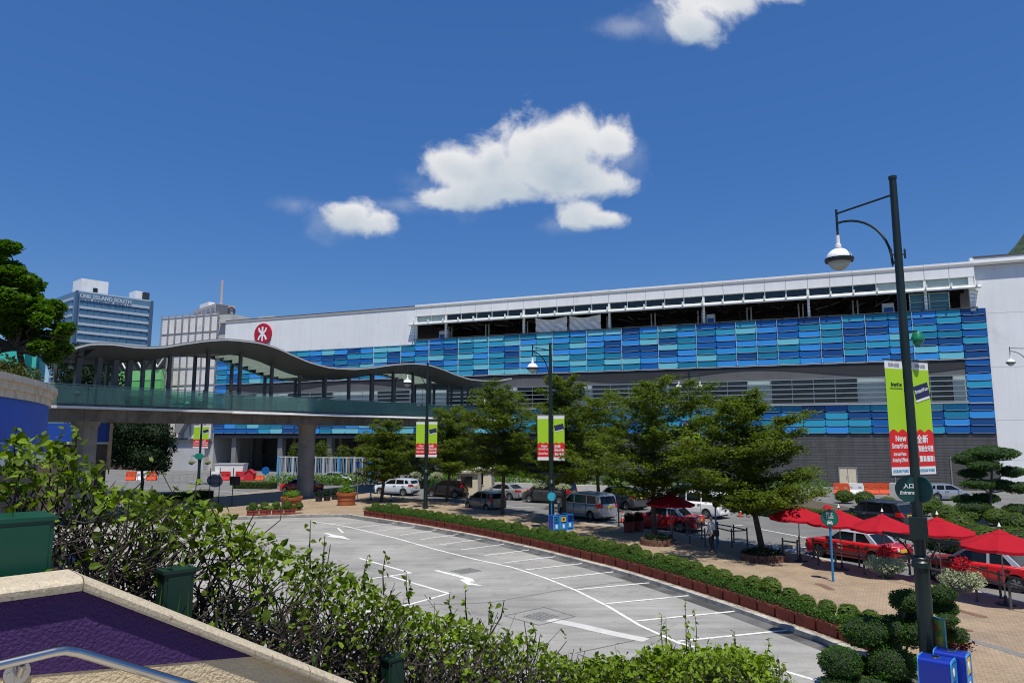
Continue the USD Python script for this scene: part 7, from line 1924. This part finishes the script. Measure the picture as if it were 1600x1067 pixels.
for k, (px, m, lab) in enumerate(((205, bar_o, 'red water barrier far left under the footbridge'), (222, bar_w, 'white water barrier far left under the footbridge'), (237, bar_o, 'orange water barrier beside the white one far left'), (338, bar_w, 'white barrier left of the mirror post'), (352, mat('barrier_red', (.5, .02, .03), .5), 'red barrier left of the white skip'), (376, mat('barrier_red', (.5, .02, .03), .5), 'red barrier right of the white skip'), (405, bar_o, 'low orange barrier beside the blue round sign'))):
    c = atY(px, 742, 92); c[2] = 0; barrier(c, 1.3, 1.1 if px != 405 else .6, 0, m, lab)
t = Thing('white_skip', 'white site skip with rim among the red barriers', 'skip', atY(361, 742, 93) * [1, 1, 0]); b = B(); b.tm(ext([(-1.6, 0), (1.6, 0), (1.9, 2.0), (-1.9, 2.0)], .8, 'y')); t.part('body', b, bar_w); b = B(); b.box(-1.95, 1.95, -.86, .86, 2.0, 2.12); t.part('rim', b, mat('rim_grey', (.4, .4, .4), .5))
t = Thing('tool_shed', 'small red gabled hut beside the site barriers', 'hut', atY(391, 742, 92) * [1, 1, 0]); b = B(); b.tm(ext([(-.6, 0), (.6, 0), (.6, .95), (0, 1.35), (-.6, .95)], .5, 'y')); t.part('body', b, mat('barrier_red', (.5, .02, .03), .5)); b = B(); b.tm(ext([(-.72, .90), (-.66, .86), (0, 1.36), (.66, .86), (.72, .90), (0, 1.44)], .58, 'y')); t.part('roof', b, mat('hut_roof', (.35, .02, .03), .5))
pole_ = Thing('round_blue_sign', 'small round blue sign by the site entrance', 'sign', atY(415, 742, 91) * [1, 1, 0]); b = B(); b.tube([[0, 0, 0], [0, 0, 1.7]], .05, 6); pole_.part('post', b, steel_w); b = B(); b.sheet(np.array([0, -.06, 1.3]), np.array([1., 0, 0]), ZU, disc2(.5), .05, np.array([0, -1., 0])); pole_.part('disc', b, BLUE['royal'])
# white and blue fence
fc = Thing('site_fence', 'white and blue barred fence before the loading bays', 'fence', atY(515, 742, 88) * [1, 1, 0])
fa_, fb_ = atY(434, 742, 90.5) * [1, 1, 0], atY(604, 742, 86) * [1, 1, 0]; nf_ = 14; fw1, fblue = mat('fence_white', (.42, .44, .46), .5), mat('fence_blue', (.04, .28, .62), .5)
for k in range(nf_ + 1):
    p = fa_ + (fb_ - fa_) * k / nf_; b = B(); b.bar(p, p + ZU * 3.15, .16 if k % 2 else .22); fc.part('post', b, fblue if k % 4 == 0 else fw1, True)
    if k < nf_:
        q0, q1 = p, fa_ + (fb_ - fa_) * (k + 1) / nf_; b = B(); b.bar(q0 + ZU * 3.05, q1 + ZU * 3.05, .1, .14); b.bar(q0 + ZU * .5, q1 + ZU * .5, .1, .14); fc.part('rail', b, fw1, True)
        for j in range(1, 5): r0 = q0 + (q1 - q0) * j / 5; b = B(); b.bar(r0 + ZU * .5, r0 + ZU * 3.0, .05); fc.part('bar', b, fblue if (k + j) % 3 == 0 else fw1, True)
# kiosk
kc = atY(753, 776, 70) * [1, 1, 0]; kt = Thing('kiosk', 'small cream kiosk with dark window behind the silver saloon', 'kiosk', kc, -.15)
b = B(); b.box(-1.1, 1.1, -.9, .9, 0, 2.5); kt.part('wall', b, cream); b = B(); b.box(-1.3, 1.3, -1.1, 1.1, 2.5, 2.68); kt.part('roof', b, mat('kiosk_roof', (.5, .48, .42), .7))
b = B(); b.box(-.3, .3, -.93, -.9, 1.1, 2.1); p = kt.part('window', b, glass_dark)
b = B(); b.box(-.38, .38, -.94, -.9, 1.0, 1.1); kt.part('sill', b, cream, parent=p)
b = B(); b.box(.5, 1.0, -.93, -.9, .05, 2.1); kt.part('door', b, mat('kiosk_door', (.55, .5, .4), .6))
t = Thing('kiosk', 'second cream hut with a wide dark opening left of the small kiosk', 'kiosk', atY(733, 774, 68) * [1, 1, 0], -.15)
b = B(); b.box(-1.0, 1.0, -.9, .9, 0, 2.3); t.part('wall', b, cream); b = B(); b.box(-.6, .5, -.93, -.9, 1.0, 2.0); t.part('window', b, glass_dark); b = B(); b.box(-1.2, 1.2, -1.1, 1.1, 2.3, 2.45); t.part('roof', b, mat('kiosk_roof', (.5, .48, .42), .7))
# small bollard rail by the far road, left
t = Thing('kerb_railing', 'thin grey railing along the far pavement under the footbridge', 'railing', atY(270, 742, 88) * [1, 1, 0])
for k in range(13):
    p = atY(215 + k * 11, 742, 88) * [1, 1, 0]; b = B(); b.tube([p, p + ZU * 1.05], .03, 6); t.part('post', b, silver, True)
b = B(); b.bar(atY(215, 742, 88) * [1, 1, 0] + ZU * 1.0, atY(347, 742, 88) * [1, 1, 0] + ZU * 1.0, .05); t.part('rail', b, silver, True)

# ------------------------------------------------------------------ person
def chain(joints, seglen=None):
    out = []
    for (p, r), (q, s) in zip(joints[:-1], joints[1:]):
        sp = lambda c, rr: m3.Manifold.sphere(rr, 16).translate(list(c))
        out.append(m3.Manifold.batch_hull([sp(p, r), sp(q, s)]))
    return out
def fuse(ms, ln=.02, it=6):
    m = ms[0]
    for x in ms[1:]: m = m + x
    m = m.refine_to_length(ln); q = m.to_mesh(); t = trimesh.Trimesh(np.array(q.vert_properties)[:, :3], np.array(q.tri_verts), process=True); trimesh.smoothing.filter_taubin(t, iterations=it); return t
pc = G(1113, 862, PZ); pt = Thing('person', 'person in white shirt and dark trousers standing by the queue railing', 'person', pc, math.radians(200))
skin = mat('skin', (.42, .26, .18), .6); shirt = mat('shirt_white', (.66, .62, .60), .8, var=.05, vscale=12); trous = mat('trousers_dark', (.018, .018, .022), .8); hairm = mat('hair_grey', (.10, .09, .085), .7); shoe = mat('shoe_black', (.012, .012, .012), .5)
# facing +x ; y left
hipz, shz = .90, 1.38
arms = {}
ms = chain([((0, 0, 1.45), .055), ((0, 0, 1.56), .05)]) + chain([((0, -.10, .95), .12), ((0, .10, .95), .12)]) + chain([((0, 0, .98), .14), ((0, 0, 1.2), .14)]) + chain([((0, -.13, 1.36), .085), ((0, .13, 1.36), .085)]) + chain([((0, 0, 1.2), .145), ((0, 0, 1.36), .11)])
hands = {}
for s_, el, wr in ((1, (.02, .25, 1.10), (.16, .22, .90)), (-1, (.0, -.25, 1.10), (.10, -.26, .86))):
    ms += chain([((0, s_ * .19, 1.36), .06), (el, .045), (wr, .03)])
    w = np.array(wr); dn = unit(w - np.array(el)); sd = np.array([dn[2] * -1, 0, dn[0]]); palm = w + dn * .07
    ms += chain([(w, .028), (tuple(palm), .032)])
    for k, (off, ln) in enumerate(((-.028, .06), (-.009, .075), (.010, .07), (.028, .055))):
        p0 = palm + sd * off; p1 = p0 + dn * ln * .6 + np.array([.012, 0, 0]); p2 = p1 + dn * ln * .4 + np.array([.018, -s_ * .006, 0]); ms += chain([(tuple(p0), .010), (tuple(p1), .009), (tuple(p2), .008)])
    th0 = w + dn * .03 + sd * .03; ms += chain([(tuple(th0), .011), (tuple(th0 + dn * .04 + sd * .025), .009)])
for s_, kn, an in ((1, (.08, .10, .48), (.02, .11, .07)), (-1, (.0, -.10, .48), (-.10, -.10, .07))):
    ms += chain([((0, s_ * .09, .92), .095), (kn, .062), (an, .042)]) + chain([(an, .045), ((an[0] + .16, an[1] + s_ * .02, .03), .03)])
head = [m3.Manifold.sphere(1, 24).scale([.092, .075, .115]).translate([.015, 0, 1.66]), m3.Manifold.sphere(1, 16).scale([.055, .05, .05]).translate([.045, 0, 1.60]), m3.Manifold.sphere(.016, 10).translate([.112, 0, 1.655]), m3.Manifold.sphere(.013, 10).translate([.108, 0, 1.64])]
for s_ in (-1, 1): head.append(m3.Manifold.sphere(1, 10).scale([.02, .012, .032]).translate([.005, s_ * .078, 1.66]))
body = fuse(ms + head, .022, 5); pbody = pt.part('body', B().tm(body), skin, smooth=True)
for s_ in (-1, 1): b = B().tm(m3.Manifold.sphere(.010, 10).translate([.098, s_ * .03, 1.675])); pt.part('eye', b, trim_m, parent=pbody)
b = B().tm(m3.Manifold.cube([.01, .045, .008], True).translate([.098, 0, 1.615])); pt.part('mouth', b, mat('lip', (.3, .1, .09), .6), parent=pbody)
sh = chain([((0, -.10, .95), .135), ((0, .10, .95), .135)]) + chain([((0, 0, .96), .155), ((0, 0, 1.2), .158)]) + chain([((0, -.14, 1.365), .095), ((0, .14, 1.365), .095)]) + chain([((0, 0, 1.2), .16), ((0, 0, 1.37), .12)])
for s_, el in ((1, (.02, .25, 1.10)), (-1, (.0, -.25, 1.10))): sh += chain([((0, s_ * .19, 1.36), .075), ((el[0] * .8, el[1] * .98, 1.15), .062)])
pt.part('shirt', B().tm(fuse(sh, .025, 5)), shirt, smooth=True, parent=pbody)
tr_ = chain([((0, -.06, .93), .13), ((0, .06, .93), .13)])
for s_, kn, an in ((1, (.08, .10, .48), (.02, .11, .09)), (-1, (.0, -.10, .48), (-.10, -.10, .09))): tr_ += chain([((0, s_ * .085, .90), .108), (kn, .078), (an, .066)])
pt.part('trousers', B().tm(fuse(tr_, .025, 4)), trous, smooth=True, parent=pbody)
for s_, an in ((1, (.02, .11)), (-1, (-.10, -.10))): pt.part('shoe', B().tm(fuse(chain([((an[0] - .03, an[1], .045), .045), ((an[0] + .16, an[1] + s_ * .02, .035), .036)]), .02, 3)), shoe, smooth=True, parent=pbody)
hr_ = m3.Manifold.sphere(1, 20).scale([.10, .083, .112]).translate([-.005, 0, 1.683]) - m3.Manifold.cube([.2, .3, .2], True).translate([.155, 0, 1.60]) - m3.Manifold.cube([.4, .3, .2], True).translate([0, 0, 1.52])
pt.part('hair', B().tm(hr_), hairm, smooth=40, parent=pbody)
bag = Thing('shoulder_bag', 'dark bag slung over the shoulder of the standing person', 'bag', pc + rot2(np.array([-.05, .30, .95]), math.radians(200)), math.radians(200)); b = B().tm(m3.Manifold.batch_hull([m3.Manifold.sphere(.03, 8).translate([x, y, z]) for x in (-.12, .12) for y in (-.03, .03) for z in (-.12, .12)])); bag.part('pouch', b, trim_m, smooth=40)
b = B(); b.tube([(.08, 0, .14), (.10, -.14, .40), (.02, -.30, .53), (-.10, -.2, .38), (-.08, 0, .14)], .012, 5); bag.part('strap', b, trim_m)
